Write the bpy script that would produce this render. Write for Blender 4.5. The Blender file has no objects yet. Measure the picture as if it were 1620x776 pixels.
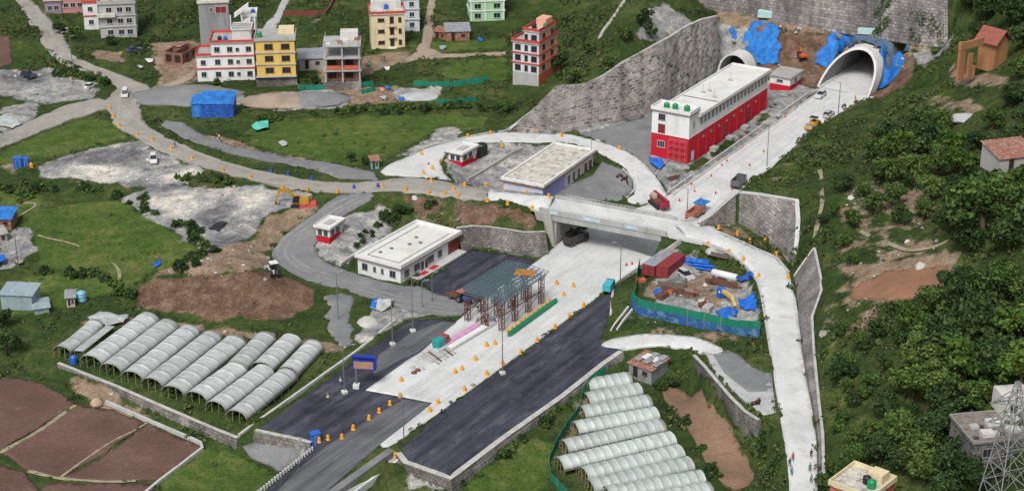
import bpy, bmesh, math, random
import numpy as np
from mathutils import Vector, Matrix, noise as mnoise
from mathutils.geometry import delaunay_2d_cdt

random.seed(7)
rng = np.random.default_rng(7)
SC = bpy.context.scene
COL = SC.collection
R = math.radians

# ------------------------------------------------------------------ camera
F = 2800.0            # focal length in photo pixels (photo 1620 x 776)
PITCH = R(23.0)
H = 156.0
CX, CY = 810.0, 388.0
cd = bpy.data.cameras.new('camera')
cd.sensor_width = 36.0
cd.lens = F / 1620.0 * 36.0
cd.clip_start = 1.0
cd.clip_end = 6000.0
cam = bpy.data.objects.new('camera', cd)
COL.objects.link(cam)
cam.location = (0, 0, H)
cam.rotation_euler = (math.pi / 2 - PITCH, 0, 0)
SC.camera = cam

# ------------------------------------------------------------------ light: high overcast
SUN_EL, SUN_AZ = R(52), R(200)
w = bpy.data.worlds.new('World')
SC.world = w
w.use_nodes = True
nt = w.node_tree
bg = nt.nodes['Background']
sky = nt.nodes.new('ShaderNodeTexSky')
sky.sky_type = 'NISHITA'
sky.sun_disc = False
sky.sun_elevation = SUN_EL
sky.sun_rotation = SUN_AZ
sky.dust_density = 4.0
sky.air_density = 1.0
sky.ozone_density = 1.0
hs = nt.nodes.new('ShaderNodeHueSaturation')
hs.inputs['Saturation'].default_value = 0.38
nt.links.new(sky.outputs[0], hs.inputs['Color'])
nt.links.new(hs.outputs[0], bg.inputs[0])
bg.inputs[1].default_value = 0.08
sl = bpy.data.lights.new('sun', 'SUN')
sl.energy = 1.5
sl.angle = R(16)
sl.color = (1.0, 0.97, 0.93)
so = bpy.data.objects.new('sun', sl)
COL.objects.link(so)
# direction towards the sun: azimuth measured from +Y towards +X
sd = Vector((math.sin(SUN_AZ) * math.cos(SUN_EL), math.cos(SUN_AZ) * math.cos(SUN_EL), math.sin(SUN_EL)))
so.rotation_euler = sd.to_track_quat('Z', 'Y').to_euler()
vs = SC.view_settings
vs.view_transform = 'Standard'
vs.look = 'None'
vs.exposure = 0.62
vs.gamma = 1.0
vs.use_curve_mapping = False
SC.cycles.max_bounces = 5
SC.cycles.diffuse_bounces = 3
SC.cycles.use_denoising = True

# ------------------------------------------------------------------ materials
def _noise(nt, vec, scale, detail=4.0, rough=0.6):
    n = nt.nodes.new('ShaderNodeTexNoise')
    n.inputs['Scale'].default_value = scale
    n.inputs['Detail'].default_value = detail
    n.inputs['Roughness'].default_value = rough
    nt.links.new(vec, n.inputs['Vector'])
    return n.outputs['Fac']

def _ramp(nt, fac, stops, interp='LINEAR'):
    r = nt.nodes.new('ShaderNodeValToRGB')
    cr = r.color_ramp
    cr.interpolation = interp
    while len(cr.elements) < len(stops):
        cr.elements.new(0.5)
    for e, (p, c) in zip(cr.elements, stops):
        e.position = p
        e.color = (*c, 1) if len(c) == 3 else c
    nt.links.new(fac, r.inputs[0])
    return r.outputs[0]

def _mix(nt, fac, a, b, mode='MIX'):
    m = nt.nodes.new('ShaderNodeMix')
    m.data_type = 'RGBA'
    m.blend_type = mode
    for s, v in ((m.inputs[0], fac), (m.inputs[6], a), (m.inputs[7], b)):
        if hasattr(v, 'links'):
            nt.links.new(v, s)
        elif isinstance(v, (int, float)):
            s.default_value = v
        else:
            s.default_value = (*v, 1) if len(v) == 3 else v
    return m.outputs[2]

def _mathn(nt, op, a, b=0.0):
    m = nt.nodes.new('ShaderNodeMath')
    m.operation = op
    for s, v in ((m.inputs[0], a), (m.inputs[1], b)):
        if hasattr(v, 'links'):
            nt.links.new(v, s)
        else:
            s.default_value = v
    return m.outputs[0]

def _bump(nt, hgt, strength, dist=0.1):
    b = nt.nodes.new('ShaderNodeBump')
    b.inputs['Strength'].default_value = strength
    b.inputs['Distance'].default_value = dist
    nt.links.new(hgt, b.inputs['Height'])
    return b.outputs[0]

def newmat(name):
    m = bpy.data.materials.new(name)
    m.use_nodes = True
    nt = m.node_tree
    p = nt.nodes['Principled BSDF']
    return m, nt, p

def world_pos(nt):
    return nt.nodes.new('ShaderNodeNewGeometry').outputs['Position']

def obj_pos(nt):
    return nt.nodes.new('ShaderNodeTexCoord').outputs['Object']

def scaled(nt, vec, s):
    mp = nt.nodes.new('ShaderNodeMapping')
    mp.inputs['Scale'].default_value = s
    nt.links.new(vec, mp.inputs['Vector'])
    return mp.outputs[0]

def mul(c, k):
    return tuple(min(1.0, x * k) for x in c)

def mat(name, c, var=0.25, scale=0.6, rough=0.8, metal=0.0, bump=0.0, space='world', fine=6.0, streak=False, dirt=None, dirt_amt=0.5):
    """weathered paint, concrete, soil: broad stains, fine grain and optional patches of dirt"""
    m, nt, p = newmat(name)
    vec = world_pos(nt) if space == 'world' else obj_pos(nt)
    v1 = scaled(nt, vec, (1, 1, 0.18)) if streak else vec
    n1 = _noise(nt, v1, scale, 5, 0.65)
    n2 = _noise(nt, vec, fine, 3, 0.7)
    a = _ramp(nt, n1, [(0.3, mul(c, 1 - var)), (0.5, c), (0.72, mul(c, 1 + var * 0.6))])
    g = _ramp(nt, n2, [(0.25, (1 - var * .8,) * 3), (0.75, (1 + var * .35,) * 3)])
    col = _mix(nt, 1.0, a, g, 'MULTIPLY')
    if dirt:
        n3 = _noise(nt, v1, scale * 1.7 + .05, 6, 0.7)
        k = _ramp(nt, n3, [(0.5, (0, 0, 0)), (0.68, (dirt_amt,) * 3)])
        col = _mix(nt, k, col, dirt)
    nt.links.new(col, p.inputs['Base Color'])
    p.inputs['Roughness'].default_value = rough
    p.inputs['Metallic'].default_value = metal
    p.inputs['Specular IOR Level'].default_value = 0.3
    if bump:
        nt.links.new(_bump(nt, n2, bump, 0.15), p.inputs['Normal'])
    return m

def plain(name, c, rough=0.5, metal=0.0, emit=0):
    m, nt, p = newmat(name)
    n = _noise(nt, obj_pos(nt), 1.3, 3)
    a = _ramp(nt, n, [(0.3, mul(c, .82)), (0.7, mul(c, 1.1))])
    nt.links.new(a, p.inputs['Base Color'])
    p.inputs['Roughness'].default_value = rough
    p.inputs['Metallic'].default_value = metal
    return m

def leafmat(name, c_dark, c_mid, c_light, big=0.05):
    """leaf faces: every leaf clump its own tone, and slow drift of hue over the wood"""
    m, nt, p = newmat(name)
    g = nt.nodes.new('ShaderNodeNewGeometry')
    oi = nt.nodes.new('ShaderNodeObjectInfo')
    n = _noise(nt, g.outputs['Position'], big, 3)
    f = _mathn(nt, 'ADD', _mathn(nt, 'MULTIPLY', g.outputs['Random Per Island'], 0.5), _mathn(nt, 'MULTIPLY', n, 0.55))
    f = _mathn(nt, 'ADD', f, _mathn(nt, 'MULTIPLY', oi.outputs['Random'], 0.15))
    c = _ramp(nt, f, [(0.25, c_dark), (0.55, c_mid), (0.92, c_light)])
    nt.links.new(c, p.inputs['Base Color'])
    p.inputs['Roughness'].default_value = 0.65
    p.inputs['Specular IOR Level'].default_value = 0.15
    return m

# ------------------------------------------------------------------ mesh helpers
class MB:
    def __init__(s):
        s.v, s.f, s.m, s.uv = [], [], [], {}
    def add(s, verts, faces, mi=0):
        o = len(s.v)
        s.v.extend([tuple(x) for x in verts])
        for f in faces:
            s.f.append([o + i for i in f])
            s.m.append(mi)
    def box(s, x0, x1, y0, y1, z0, z1, mi=0):
        s.add([(x0, y0, z0), (x1, y0, z0), (x1, y1, z0), (x0, y1, z0), (x0, y0, z1), (x1, y0, z1), (x1, y1, z1), (x0, y1, z1)],
              [(0, 3, 2, 1), (4, 5, 6, 7), (0, 1, 5, 4), (1, 2, 6, 5), (2, 3, 7, 6), (3, 0, 4, 7)], mi)
    def cbox(s, x0, x1, y0, y1, z0, z1, c=0.05, mi=0):
        """box with chamfered top edges and corners"""
        s.loft([[(x0 + c, y0, z0), (x1 - c, y0, z0), (x1, y0 + c, z0), (x1, y1 - c, z0), (x1 - c, y1, z0), (x0 + c, y1, z0), (x0, y1 - c, z0), (x0, y0 + c, z0)],
                [(x0 + c, y0, z1 - c), (x1 - c, y0, z1 - c), (x1, y0 + c, z1 - c), (x1, y1 - c, z1 - c), (x1 - c, y1, z1 - c), (x0 + c, y1, z1 - c), (x0, y1 - c, z1 - c), (x0, y0 + c, z1 - c)],
                [(x0 + 2 * c, y0 + c, z1), (x1 - 2 * c, y0 + c, z1), (x1 - c, y0 + 2 * c, z1), (x1 - c, y1 - 2 * c, z1), (x1 - 2 * c, y1 - c, z1), (x0 + 2 * c, y1 - c, z1), (x0 + c, y1 - 2 * c, z1), (x0 + c, y0 + 2 * c, z1)]], mi)
    def loft(s, rings, mi=0, caps=True):
        n = len(rings[0])
        o = len(s.v)
        for r in rings:
            s.v.extend([tuple(p) for p in r])
        for k in range(len(rings) - 1):
            for i in range(n):
                j = (i + 1) % n
                s.f.append([o + k * n + i, o + k * n + j, o + (k + 1) * n + j, o + (k + 1) * n + i]); s.m.append(mi)
        if caps:
            s.f.append([o + i for i in range(n)][::-1]); s.m.append(mi)
            s.f.append([o + (len(rings) - 1) * n + i for i in range(n)]); s.m.append(mi)
    def bar(s, p0, p1, w=0.1, h=None, mi=0):
        p0, p1 = Vector(p0), Vector(p1)
        h = h or w
        d = (p1 - p0)
        if d.length < 1e-6: return
        d.normalize()
        u = d.cross(Vector((0, 0, 1)))
        if u.length < 1e-3: u = Vector((1, 0, 0))
        u.normalize(); t = u.cross(d)
        u *= w / 2; t *= h / 2
        s.loft([[p - u - t, p + u - t, p + u + t, p - u + t] for p in (p0, p1)], mi)
    def tube(s, pts, rad, n=8, mi=0, caps=True):
        pts = [Vector(p) for p in pts]
        rr = rad if isinstance(rad, (list, tuple)) else [rad] * len(pts)
        rings = []
        for i, p in enumerate(pts):
            d = (pts[min(i + 1, len(pts) - 1)] - pts[max(i - 1, 0)]).normalized()
            u = d.cross(Vector((0, 0, 1)))
            if u.length < 1e-3: u = Vector((1, 0, 0))
            u.normalize(); t = d.cross(u)
            rings.append([p + (u * math.cos(a) + t * math.sin(a)) * rr[i] for a in [2 * math.pi * k / n for k in range(n)]])
        s.loft(rings, mi, caps)
    def lathe(s, prof, n=10, c=(0, 0, 0), mi=0):
        s.loft([[(c[0] + r * math.cos(2 * math.pi * k / n), c[1] + r * math.sin(2 * math.pi * k / n), c[2] + z) for k in range(n)] for r, z in prof], mi)
    def prism(s, prof, y0, y1, mi=0):
        """profile in (x, z) pushed along y"""
        s.loft([[(x, y0, z) for x, z in prof], [(x, y1, z) for x, z in prof]], mi)
    def build(s, name, mats, parent=None, smooth=False, loc=None, rotz=None):
        me = bpy.data.meshes.new(name)
        me.from_pydata(s.v, [], s.f)
        mats = mats if isinstance(mats, (list, tuple)) else [mats]
        for m in mats: me.materials.append(m)
        if len(mats) > 1: me.polygons.foreach_set('material_index', s.m)
        bm = bmesh.new(); bm.from_mesh(me)
        bmesh.ops.recalc_face_normals(bm, faces=bm.faces)
        bm.to_mesh(me); bm.free()
        if smooth: me.polygons.foreach_set('use_smooth', [True] * len(me.polygons))
        o = bpy.data.objects.new(name, me)
        COL.objects.link(o)
        if parent: o.parent = parent
        if loc is not None: o.location = loc
        if rotz is not None: o.rotation_euler = (0, 0, rotz)
        return o

def tag(o, label, cat, group=None, kind=None):
    if label: o['label'] = label
    if cat: o['category'] = cat
    if group: o['group'] = group
    if kind: o['kind'] = kind
    return o

def thing(name, label, cat, loc=(0, 0, 0), rotz=0.0, group=None):
    o = bpy.data.objects.new(name, None)
    o.empty_display_size = 0.5
    COL.objects.link(o)
    o.location = loc
    o.rotation_euler = (0, 0, rotz)
    return tag(o, label, cat, group)

KIDS = {}
def dup(root, loc, rotz=0.0, scale=1.0, label=None, group=None):
    if root.name not in KIDS: KIDS[root.name] = [(c, list(c.children)) for c in root.children]
    r = root.copy(); COL.objects.link(r)
    r.location = loc
    r.rotation_euler = (root.rotation_euler[0], root.rotation_euler[1], rotz)
    r.scale = scale if isinstance(scale, (tuple, list)) else (scale,) * 3
    if label: r['label'] = label
    if group: r['group'] = group
    for c, gs in KIDS[root.name]:
        k = c.copy(); COL.objects.link(k); k.parent = r
        for g in gs:
            q = g.copy(); COL.objects.link(q); q.parent = k
    return r

# ------------------------------------------------------------------ pixel <-> world
CP, SP = math.cos(PITCH), math.sin(PITCH)
def ray(px, py):
    u, v = (px - CX) / F, (py - CY) / F
    return np.array([u, CP - v * SP, -SP - v * CP])
def wp(px, py, z):
    d = ray(px, py)
    t = (z - H) / d[2]
    return np.array([d[0] * t, d[1] * t, z])
def project(x, y, z):
    dz = z - H
    dep = y * CP - dz * SP
    up = y * SP + dz * CP
    return CX + F * x / dep, CY - F * up / dep
# ------------------------------------------------------------------ terrain heights (levels read along lines of the site)
LINES = [
 # toll plaza, flat
 [(411,676,0),(535,589,0),(585,550,0),(649,507,0),(700,500,0),(755,481,0),(671,455,0),(745,394,0),(800,402,0),(852,412,0),(877,391,0)],
 [(411,676,0),(494,690,0),(560,740,0),(636,708,0),(713,752,0),(800,685,0),(892,621,0),(956,571,0),(983,551,0),(964,500,0),(971,456,0),(1041,407,0)],
 [(430,776,0),(520,776,0),(420,880,0),(360,860,0)], [(560,650,0),(640,560,0),(740,500,0),(850,440,0),(940,480,0),(760,650,0),(700,700,0),(860,560,0),(930,420,0)],
 [(560,432,0),(640,452,0),(730,385,0),(660,400,0)],
 # trunk road in its cutting, up to the tunnel
 [(877,391,0),(920,362,0),(1000,330,.2),(1065,305,.5),(1120,267,1),(1200,212,1.8),(1292,147,3),(1340,112,3)],
 [(1041,407,0),(1110,360,.2),(1200,298,1),(1300,215,2),(1385,150,3),(1420,120,3)],
 [(960,390,0),(1050,340,.2),(1150,270,1.2),(1250,200,2.2),(1340,145,3)],
 # ring road west
 [(38,0,9),(60,30,8.2),(90,80,7),(130,105,6),(180,125,5.5),(210,150,5.2),(230,185,5.2),(270,222,5.4),(340,260,5.6),(420,284,6),(500,296,6.4),(600,296,6.8)],
 [(182,198,5),(208,214,5.1),(301,258,5.4),(400,288,5.8),(480,303,6.2)],
 [(600,305,6.8),(631,302,6.9),(668,307,7.1),(735,316,7.6),(800,316,8),(843,330,8),(872,337,8)],
 [(600,275,6.8),(648,278,6.9),(715,287,7.1),(768,297,7.5),(820,304,8),(898,317,8)],
 [(291,194,5.2),(321,214,5.3),(368,231,5.5),(420,241,5.7),(467,251,6),(540,268,6.5),(598,272,6.7)],
 [(254,197,5.3),(295,221,5.5),(335,236,5.6),(420,256,5.8),(500,270,6.2)],
 [(0,224,3.6),(60,200,4),(110,178,4.5),(160,162,5)],
 # bridge abutments
 [(876,390,0),(890,379,0),(906,366,0),(915,358,0)],
 [(871,336,7.9),(886,326,8),(899,317,8)],
 [(1046,369,6.8),(1060,358,6.8),(1072,349,6.8)], 
 [(1043,406,0),(1060,394,0),(1078,382,0)],
 # ring road east
 [(1078,350,6.8),(1135,367,6.8),(1168,381,6.7),(1200,394,6.5),(1227,407,6.2),(1247,431,6),(1257,458,5.8),(1264,510,5.3),(1271,571,4.8),(1284,642,4.1),(1292,692,3.6),(1294,776,2.8),(1290,880,2)],
 [(1078,376,6.8),(1118,384,6.8),(1152,397,6.6),(1178,417,6.4),(1198,441,6.2),(1205,464,6),(1211,510,5.4),(1221,564,4.9),(1227,617,4.4),(1239,692,3.6),(1250,776,2.8),(1240,880,2)],
 # slope and wall by the white building
 [(735,352,4.7),(770,353,4.9),(820,358,5),(855,358,5)], [(742,390,0),(790,397,0),(850,406,0)],
 [(700,340,4),(640,330,4.5),(660,325,5.5)],
 # service road
 [(575,308,6.6),(545,325,5.8),(500,350,4.2),(445,385,2.8),(440,410,2),(470,430,1.4),(540,455,.7),(614,475,.2),(700,490,0)],
 [(604,308,6.6),(544,345,5),(497,384,2.8),(500,402,2.3),(520,416,1.6),(561,431,.9),(634,452,.2)],
 [(525,380,3),(560,375,2.6),(580,350,4),(560,405,1.5),(600,370,2.2),(640,340,3),(545,412,1.2)],
 [(514,318,6),(450,366,3.4),(425,395,2.5)],
 # concrete ring
 [(614,260,6.7),(675,234,6.3),(755,221,5.9),(800,208,5.6),(867,214,5.1),(910,216,4.8),(961,228,4),(1001,244,3.2),(1031,270,2),(1048,294,1),(1058,314,.5)],
 [(715,283,6.8),(698,273,6.6),(706,240,6.2),(760,224,5.8),(800,228,5.4),(877,226,5),(937,233,4.3),(967,248,3.6),(988,263,3),(1004,283,2),(1004,305,1.3),(984,318,1)],
 [(730,262,5.5),(770,255,5),(760,275,5.2),(820,250,4.6),(793,297,4.6),(858,306,4.2),(937,277,3.6),(960,260,3.4),(960,300,2),(900,310,3.2)],
 [(735,300,5.4),(800,303,4.6)],
 # apron by the red building
 [(920,206,5),(1027,186,4.4),(1020,215,4),(1000,230,3.6),(1027,250,3),(1088,262,2.2),(1216,178,3),(1262,146,3.2),(1150,215,2.6),(1068,297,1.2)],
 [(1027,200,4),(1140,112,4)],
 # portal slope
 [(1140,108,4),(1180,116,3.6),(1220,124,3.2),(1260,132,3),(1297,138,3),(1340,145,3),(1385,152,3),(1420,158,5),(1460,166,8)],
 [(1134,26,13),(1177,33,13),(1215,41,13),(1252,48,13),(1290,55,13),(1327,62,13),(1375,70,13),(1417,78,13),(1450,86,13.2)],
 [(1134,20,13.3),(1177,27,13.3),(1215,34,13.3),(1252,41,13.3),(1290,47,13.3),(1327,54,13.3),(1375,61,13.3),(1417,68,13.4),(1470,78,14)],
 # great stone wall above
 [(1062,0,14),(1075,8,14),(1130,17,13.6),(1177,24,13.6),(1215,31,13.6),(1252,38,13.6),(1290,44,13.6),(1327,50,13.6),(1375,57,13.6),(1417,64,13.7),(1470,73,14.4),(1510,70,16)],
 [(1062,-96,29),(1130,-84,29),(1252,-63,29),(1327,-51,29),(1417,-38,29),(1480,-26,29),(1520,-12,29)],
 [(1062,-130,34),(1200,-125,36),(1400,-90,38),(1530,-40,36),(1600,-60,42),(1600,-160,50),(1200,-200,50),(900,-200,40)],
 # stone slope on the left of the portal
 [(800,209,5.7),(820,207,5.6),(867,212,5.2),(920,205,5),(975,195,4.8),(1027,181,4.6),(1060,158,4.4),(1100,132,4.2),(1136,107,4)],
 [(806,204,6.4),(842,176,8.3),(880,138,11),(925,134,12.6),(955,120,14),(985,99,15),(1010,86,15.8),(1036,71,16.4),(1060,58,16.8),(1085,42,17),(1110,31,17),(1134,25,14)],
 [(1137,26,13),(1139,60,8.5),(1140,100,4.2)],
 [(838,172,8.8),(878,132,11.6),(920,126,13.2),(952,112,14.6),(980,92,15.8),(1006,79,16.6),(1034,62,17.2),(1060,46,18),(1090,28,18)],
 [(960,85,17),(1000,50,20),(1030,20,22),(1045,0,24),(1070,-30,27)], [(915,98,12),(945,55,15),(970,25,18),(990,0,20),(1010,-40,24)],
 [(880,110,9),(900,85,10.5),(920,50,12.5),(945,10,14)],
 # village plain and field
 [(300,250,5.6),(380,215,5.4),(390,200,5.3),(500,180,5.5),(650,180,6),(770,185,6)], [(400,220,5.6),(500,240,6),(580,258,6.5),(620,245,6.4),(700,205,6),(760,200,6)],
 [(500,210,5.8),(650,210,6)], [(300,170,5.2),(400,160,6),(560,155,6.2),(700,160,6.4),(800,165,6.4),(790,190,6)],
 [(260,130,5.6),(320,127,6),(405,135,6.2),(480,135,6.4),(580,140,6.8),(700,115,7),(800,125,7),(860,140,7.4)],
 [(120,60,7.2),(190,65,7),(260,90,6.6),(310,80,7),(500,90,7.4),(600,78,8),(740,60,8),(860,70,9)],
 [(80,0,9),(200,0,9),(320,0,9.5),(440,0,9.5),(560,0,9.5),(700,0,10),(830,0,11),(900,0,12)],
 [(0,-150,13),(300,-150,14),(600,-150,15),(800,-120,17)], [(-200,0,9),(-200,150,6),(-200,300,3),(-200,500,0),(-200,700,-3)], [(0,0,9),(0,60,7.5)],
 [(0,100,4.6),(60,108,4.6),(140,140,4.9),(80,150,4.5),(0,155,4)], 
 [(30,115,4.4),(100,125,4.6)],
 # left gravel yards and fields
 [(60,255,3.6),(130,235,4),(230,230,4.8),(240,262,4.8),(150,285,3.6),(300,290,5)],
 [(0,250,3),(30,280,3),(20,200,3.6)], [(100,215,3.8),(160,190,4.4)],
 [(220,305,4.2),(320,300,4.8),(420,305,5.4),(430,340,4.8),(400,370,4.5),(330,392,3.8),(250,340,4)],
 [(90,318,2.6),(200,318,3.4),(260,350,3.4),(315,385,3.2),(340,402,3.4)], [(60,380,2),(150,370,2.4),(240,400,2.4)], [(70,440,1.4),(180,440,1.6),(280,430,1.9)],
 [(0,340,2.4),(30,360,2.2),(0,400,1.6),(0,430,1.2),(80,455,.8),(150,470,.6)], [(0,490,.5),(100,495,.4)],
 # earth mound
 [(205,452,1.6),(240,436,4.2),(290,426,5.6),(350,421,6.2),(400,426,6.2),(440,432,5.6),(480,452,3.4)], [(240,425,4.2),(300,414,5.2),(360,408,5.6),(410,412,5.4)], [(222,470,.6),(260,490,.6),(340,500,.6),(430,497,.6),(490,485,.4)],
 [(380,395,4.4),(420,400,3.6),(440,425,2.6),(510,470,1)], [(540,480,.4),(540,530,0),(590,500,0),(640,490,0)],
 # greenhouse terrace and its wall
 [(130,505,.3),(250,510,.4),(360,520,.3),(480,535,.1),(540,555,0)], [(80,560,-.6),(150,590,-.6),(240,625,-.6),(330,660,-.6),(375,680,-.6)], [(200,560,-.2),(320,590,-.3),(440,600,-.3)],
 [(384,692,-.7),(400,676,-.4),(440,645,-.2),(525,580,0)],
 [(88,584,-1.3),(148,611,-1.8),(238,655,-2.2),(328,697,-2.5),(378,716,-2.8)],
 [(0,590,-1.4),(60,592,-1.8),(130,625,-2.4),(230,665,-2.8),(320,702,-3)], [(0,700,-2.4),(120,700,-2.6),(250,700,-2.8)], [(0,776,-3),(120,776,-3),(240,776,-3.2),(300,730,-3.2)],
 [(0,900,-4),(200,900,-4),(330,820,-4)], [(400,720,-3.6),(440,740,-3.8),(380,776,-3.8)], [(410,690,-1.2),(460,705,-1.2),(490,712,-1.5)], 
 [(0,540,-.6),(40,560,-1)],
 # gully right of the road bridge
 [(590,752,-3.5),(620,765,-4),(560,800,-4),(640,800,-4),(700,820,-4)],
 # toe of the plaza embankment
 [(640,748,-2.4),(722,781,-2.4),(806,710,-1.6),(899,639,-1.5),(962,590,-1.4),(990,570,-1.2)],
 [(800,760,-3.6),(880,700,-3.6),(940,640,-3.4),(1000,620,-3),(1050,700,-3.6),(1100,770,-3.8),(900,850,-4),(1100,850,-4),(750,850,-4)],
 [(990,575,-1.8),(1060,585,-1.6),(1050,605,-2.4),(1090,600,-2.6)],
 [(1043,613,-3),(1080,612,-3),(1125,640,-3),(1165,690,-3),(1195,735,-3),(1170,770,-3.2),(1115,730,-3.2),(1085,670,-3)],
 # ramp and pad
 [(955,545,.1),(1000,535,.7),(1040,530,1.4),(1080,531,2),(1115,537,2.6),(1150,553,3.2)], [(983,555,.1),(1040,548,1.3),(1090,549,2.1),(1115,560,2.7)],
 [(1125,572,3),(1150,600,3.4),(1190,640,3.6),(1200,600,4),(1210,580,4.4)], [(1180,560,3.8),(1165,545,3.6)],
 [(1100,568,2.6),(1130,603,3.2),(1170,645,3.4),(1195,662,3.4)], [(1100,602,-1.1),(1134,645,-1.1),(1176,692,-1.1),(1202,712,-1),(1230,740,-.5)], [(1228,690,3),(1236,740,2.6)],
 # compound
 [(1010,450,2.8),(1003,480,2.8),(1060,497,3.2),(1120,510,3.5),(1195,522,3.8),(1195,480,3.9),(1180,440,3.9),(1130,415,3.6),(1070,410,3.2),(1080,460,3.2),(1140,470,3.6)],
 [(1000,495,2),(1060,512,2.4),(1130,525,2.9),(1195,538,3.8)], [(975,480,.9),(968,520,.4),(990,520,.9)],
 # bench and retaining walls below the right hillside
 [(1112,346,6.4),(1135,354,5.6),(1166,352,5.4),(1205,372,5.4),(1240,402,5.6),(1252,420,5.8)],
 [(1124,341,8),(1140,327,9.6),(1166,306,11),(1195,308,11.6),(1230,313,12),(1262,318,12.2)],
 [(1262,320,12.2),(1262,350,10.4),(1260,380,8.6),(1257,405,6.4)],
 [(1268,440,6.8),(1290,400,10.5),(1298,430,10),(1300,465,8.4),(1285,505,6)], [(1280,540,5.6),(1290,590,5.2),(1300,650,4.8),(1306,710,4.2)],
 [(1272,330,12.8),(1275,400,9.5),(1310,430,11.5),(1312,480,10),(1310,560,7)],
 # right hillside
 [(1183,293,9.4),(1215,268,8),(1260,228,7),(1310,192,6.2),(1360,158,6)], [(1320,210,10),(1400,170,12),(1440,140,13),(1270,260,12),(1240,300,12.6)],
 [(1460,110,16),(1500,90,19),(1540,110,23),(1600,100,29)], [(1400,230,16),(1480,180,21),(1560,170,27),(1640,180,34)],
 [(1340,300,16),(1420,280,19),(1500,260,23),(1580,280,29),(1660,280,36)], [(1330,370,13.5),(1400,380,17),(1480,370,21),(1600,380,28)],
 [(1340,460,12),(1400,455,16),(1480,440,18.5),(1500,430,19),(1600,460,25)], [(1340,560,9),(1420,560,14),(1520,560,19),(1620,560,24)],
 [(1340,680,7),(1420,680,10),(1500,670,14),(1560,690,17),(1640,690,20)], [(1340,800,3),(1450,800,6),(1560,800,11),(1660,800,16)],
 [(1700,100,38),(1750,400,40),(1750,700,28)], [(1540,20,26),(1620,20,34)],
]
CT = []
for L in LINES:
    n = len(L)
    pts = [wp(*q) for q in L]
    for a, b in zip(pts[:-1], pts[1:]):
        k = max(1, int(np.linalg.norm(b[:2] - a[:2]) / 3.2))
        for i in range(k): CT.append(a + (b - a) * i / k)
    CT.append(pts[-1])
CT = np.array(CT)
# drop near-duplicates
keep = []
for i, p in enumerate(CT):
    if all((p[0] - CT[j][0]) ** 2 + (p[1] - CT[j][1]) ** 2 > 0.8 for j in keep): keep.append(i)
CT = CT[keep]
X0, X1, Y0, Y1, ST = -235.0, 240.0, 232.0, 790.0, 1.0
NX, NY = int((X1 - X0) / ST) + 1, int((Y1 - Y0) / ST) + 1
gx = X0 + ST * np.arange(NX); gy = Y0 + ST * np.arange(NY)

def rbf_fit(P, z):
    n = len(P)
    d = np.sqrt(((P[:, None] - P[None]) ** 2).sum(-1))
    A = np.zeros((n + 3, n + 3))
    A[:n, :n] = -d - 0.02 * np.eye(n)
    A[:n, n] = 1; A[:n, n + 1:] = P / 300.0
    A[n:, :n] = A[:n, n:].T
    return np.linalg.solve(A, np.concatenate([z, np.zeros(3)]))
WT = rbf_fit(CT[:, :2], CT[:, 2])
HG = np.zeros((NY, NX), np.float32)
c32 = CT.astype(np.float32); w32 = WT.astype(np.float32)
for j in range(NY):
    dx = gx.astype(np.float32)[:, None] - c32[None, :, 0]
    dy = np.float32(gy[j]) - c32[None, :, 1]
    HG[j] = -(np.sqrt(dx * dx + dy * dy)) @ w32[:-3] + w32[-3] + (w32[-2] * gx + w32[-1] * gy[j]) / 300.0
HG = np.clip(HG, -6, 70).astype(np.float64)
HB = HG.copy()                  # heights before roads are let in

def T(x, y):
    fx = np.clip((np.asarray(x, float) - X0) / ST, 0, NX - 1.001); fy = np.clip((np.asarray(y, float) - Y0) / ST, 0, NY - 1.001)
    i = fx.astype(int); j = fy.astype(int); a = fx - i; b = fy - j
    return HB[j, i] * (1 - a) * (1 - b) + HB[j, i + 1] * a * (1 - b) + HB[j + 1, i] * (1 - a) * b + HB[j + 1, i + 1] * a * b

def P(px, py):
    """the ground point seen at a place of the photograph"""
    d = ray(px, py)
    t0 = (72 - H) / d[2]; t1 = (-7 - H) / d[2]
    ts = np.linspace(t0, t1, 900)
    g = H + d[2] * ts - T(d[0] * ts, d[1] * ts)
    k = int(np.argmax(g < 0))
    if k == 0: k = len(ts) - 1
    a, b = ts[k - 1], ts[k]
    for _ in range(24):
        m = (a + b) / 2
        if H + d[2] * m - T(d[0] * m, d[1] * m) > 0: a = m
        else: b = m
    x, y = d[0] * b, d[1] * b
    return Vector((x, y, float(T(x, y))))

def inside(poly, x, y):
    poly = np.asarray(poly)[:, :2]
    res = np.zeros(np.shape(x), bool)
    n = len(poly)
    for i in range(n):
        xa, ya = poly[i]; xb, yb = poly[(i + 1) % n]
        if ya == yb: continue
        c = ((ya > y) != (yb > y)) & (x < (xb - xa) * (y - ya) / (yb - ya) + xa)
        res ^= c
    return res
GXX, GYY = np.meshgrid(gx, gy)
def flatten(q, z, soft=2):
    """levelled ground"""
    k = inside(np.array([wp(a, b, z) for a, b in q]), GXX, GYY).astype(float)
    for _ in range(soft):
        r = k.copy()
        r[1:-1, 1:-1] = (k[1:-1, 1:-1] * 2 + k[:-2, 1:-1] + k[2:, 1:-1] + k[1:-1, :-2] + k[1:-1, 2:]) / 6
        k = r
    k = np.clip(k * 2, 0, 1)
    HB[:] = HB * (1 - k) + z * k
flatten([(411,676),(535,589),(585,550),(649,507),(695,503),(755,481),(671,452),(745,394),(800,402),(852,413),(877,391),(912,366),(1041,407),(971,451),(964,500),(951,540),(983,552),(956,571),(892,622),(800,686),(713,753),(640,728),(524,780),(420,780),(490,705)], 0.0)
flatten([(565,432),(640,452),(728,392),(660,375)], 0.0)
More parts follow.
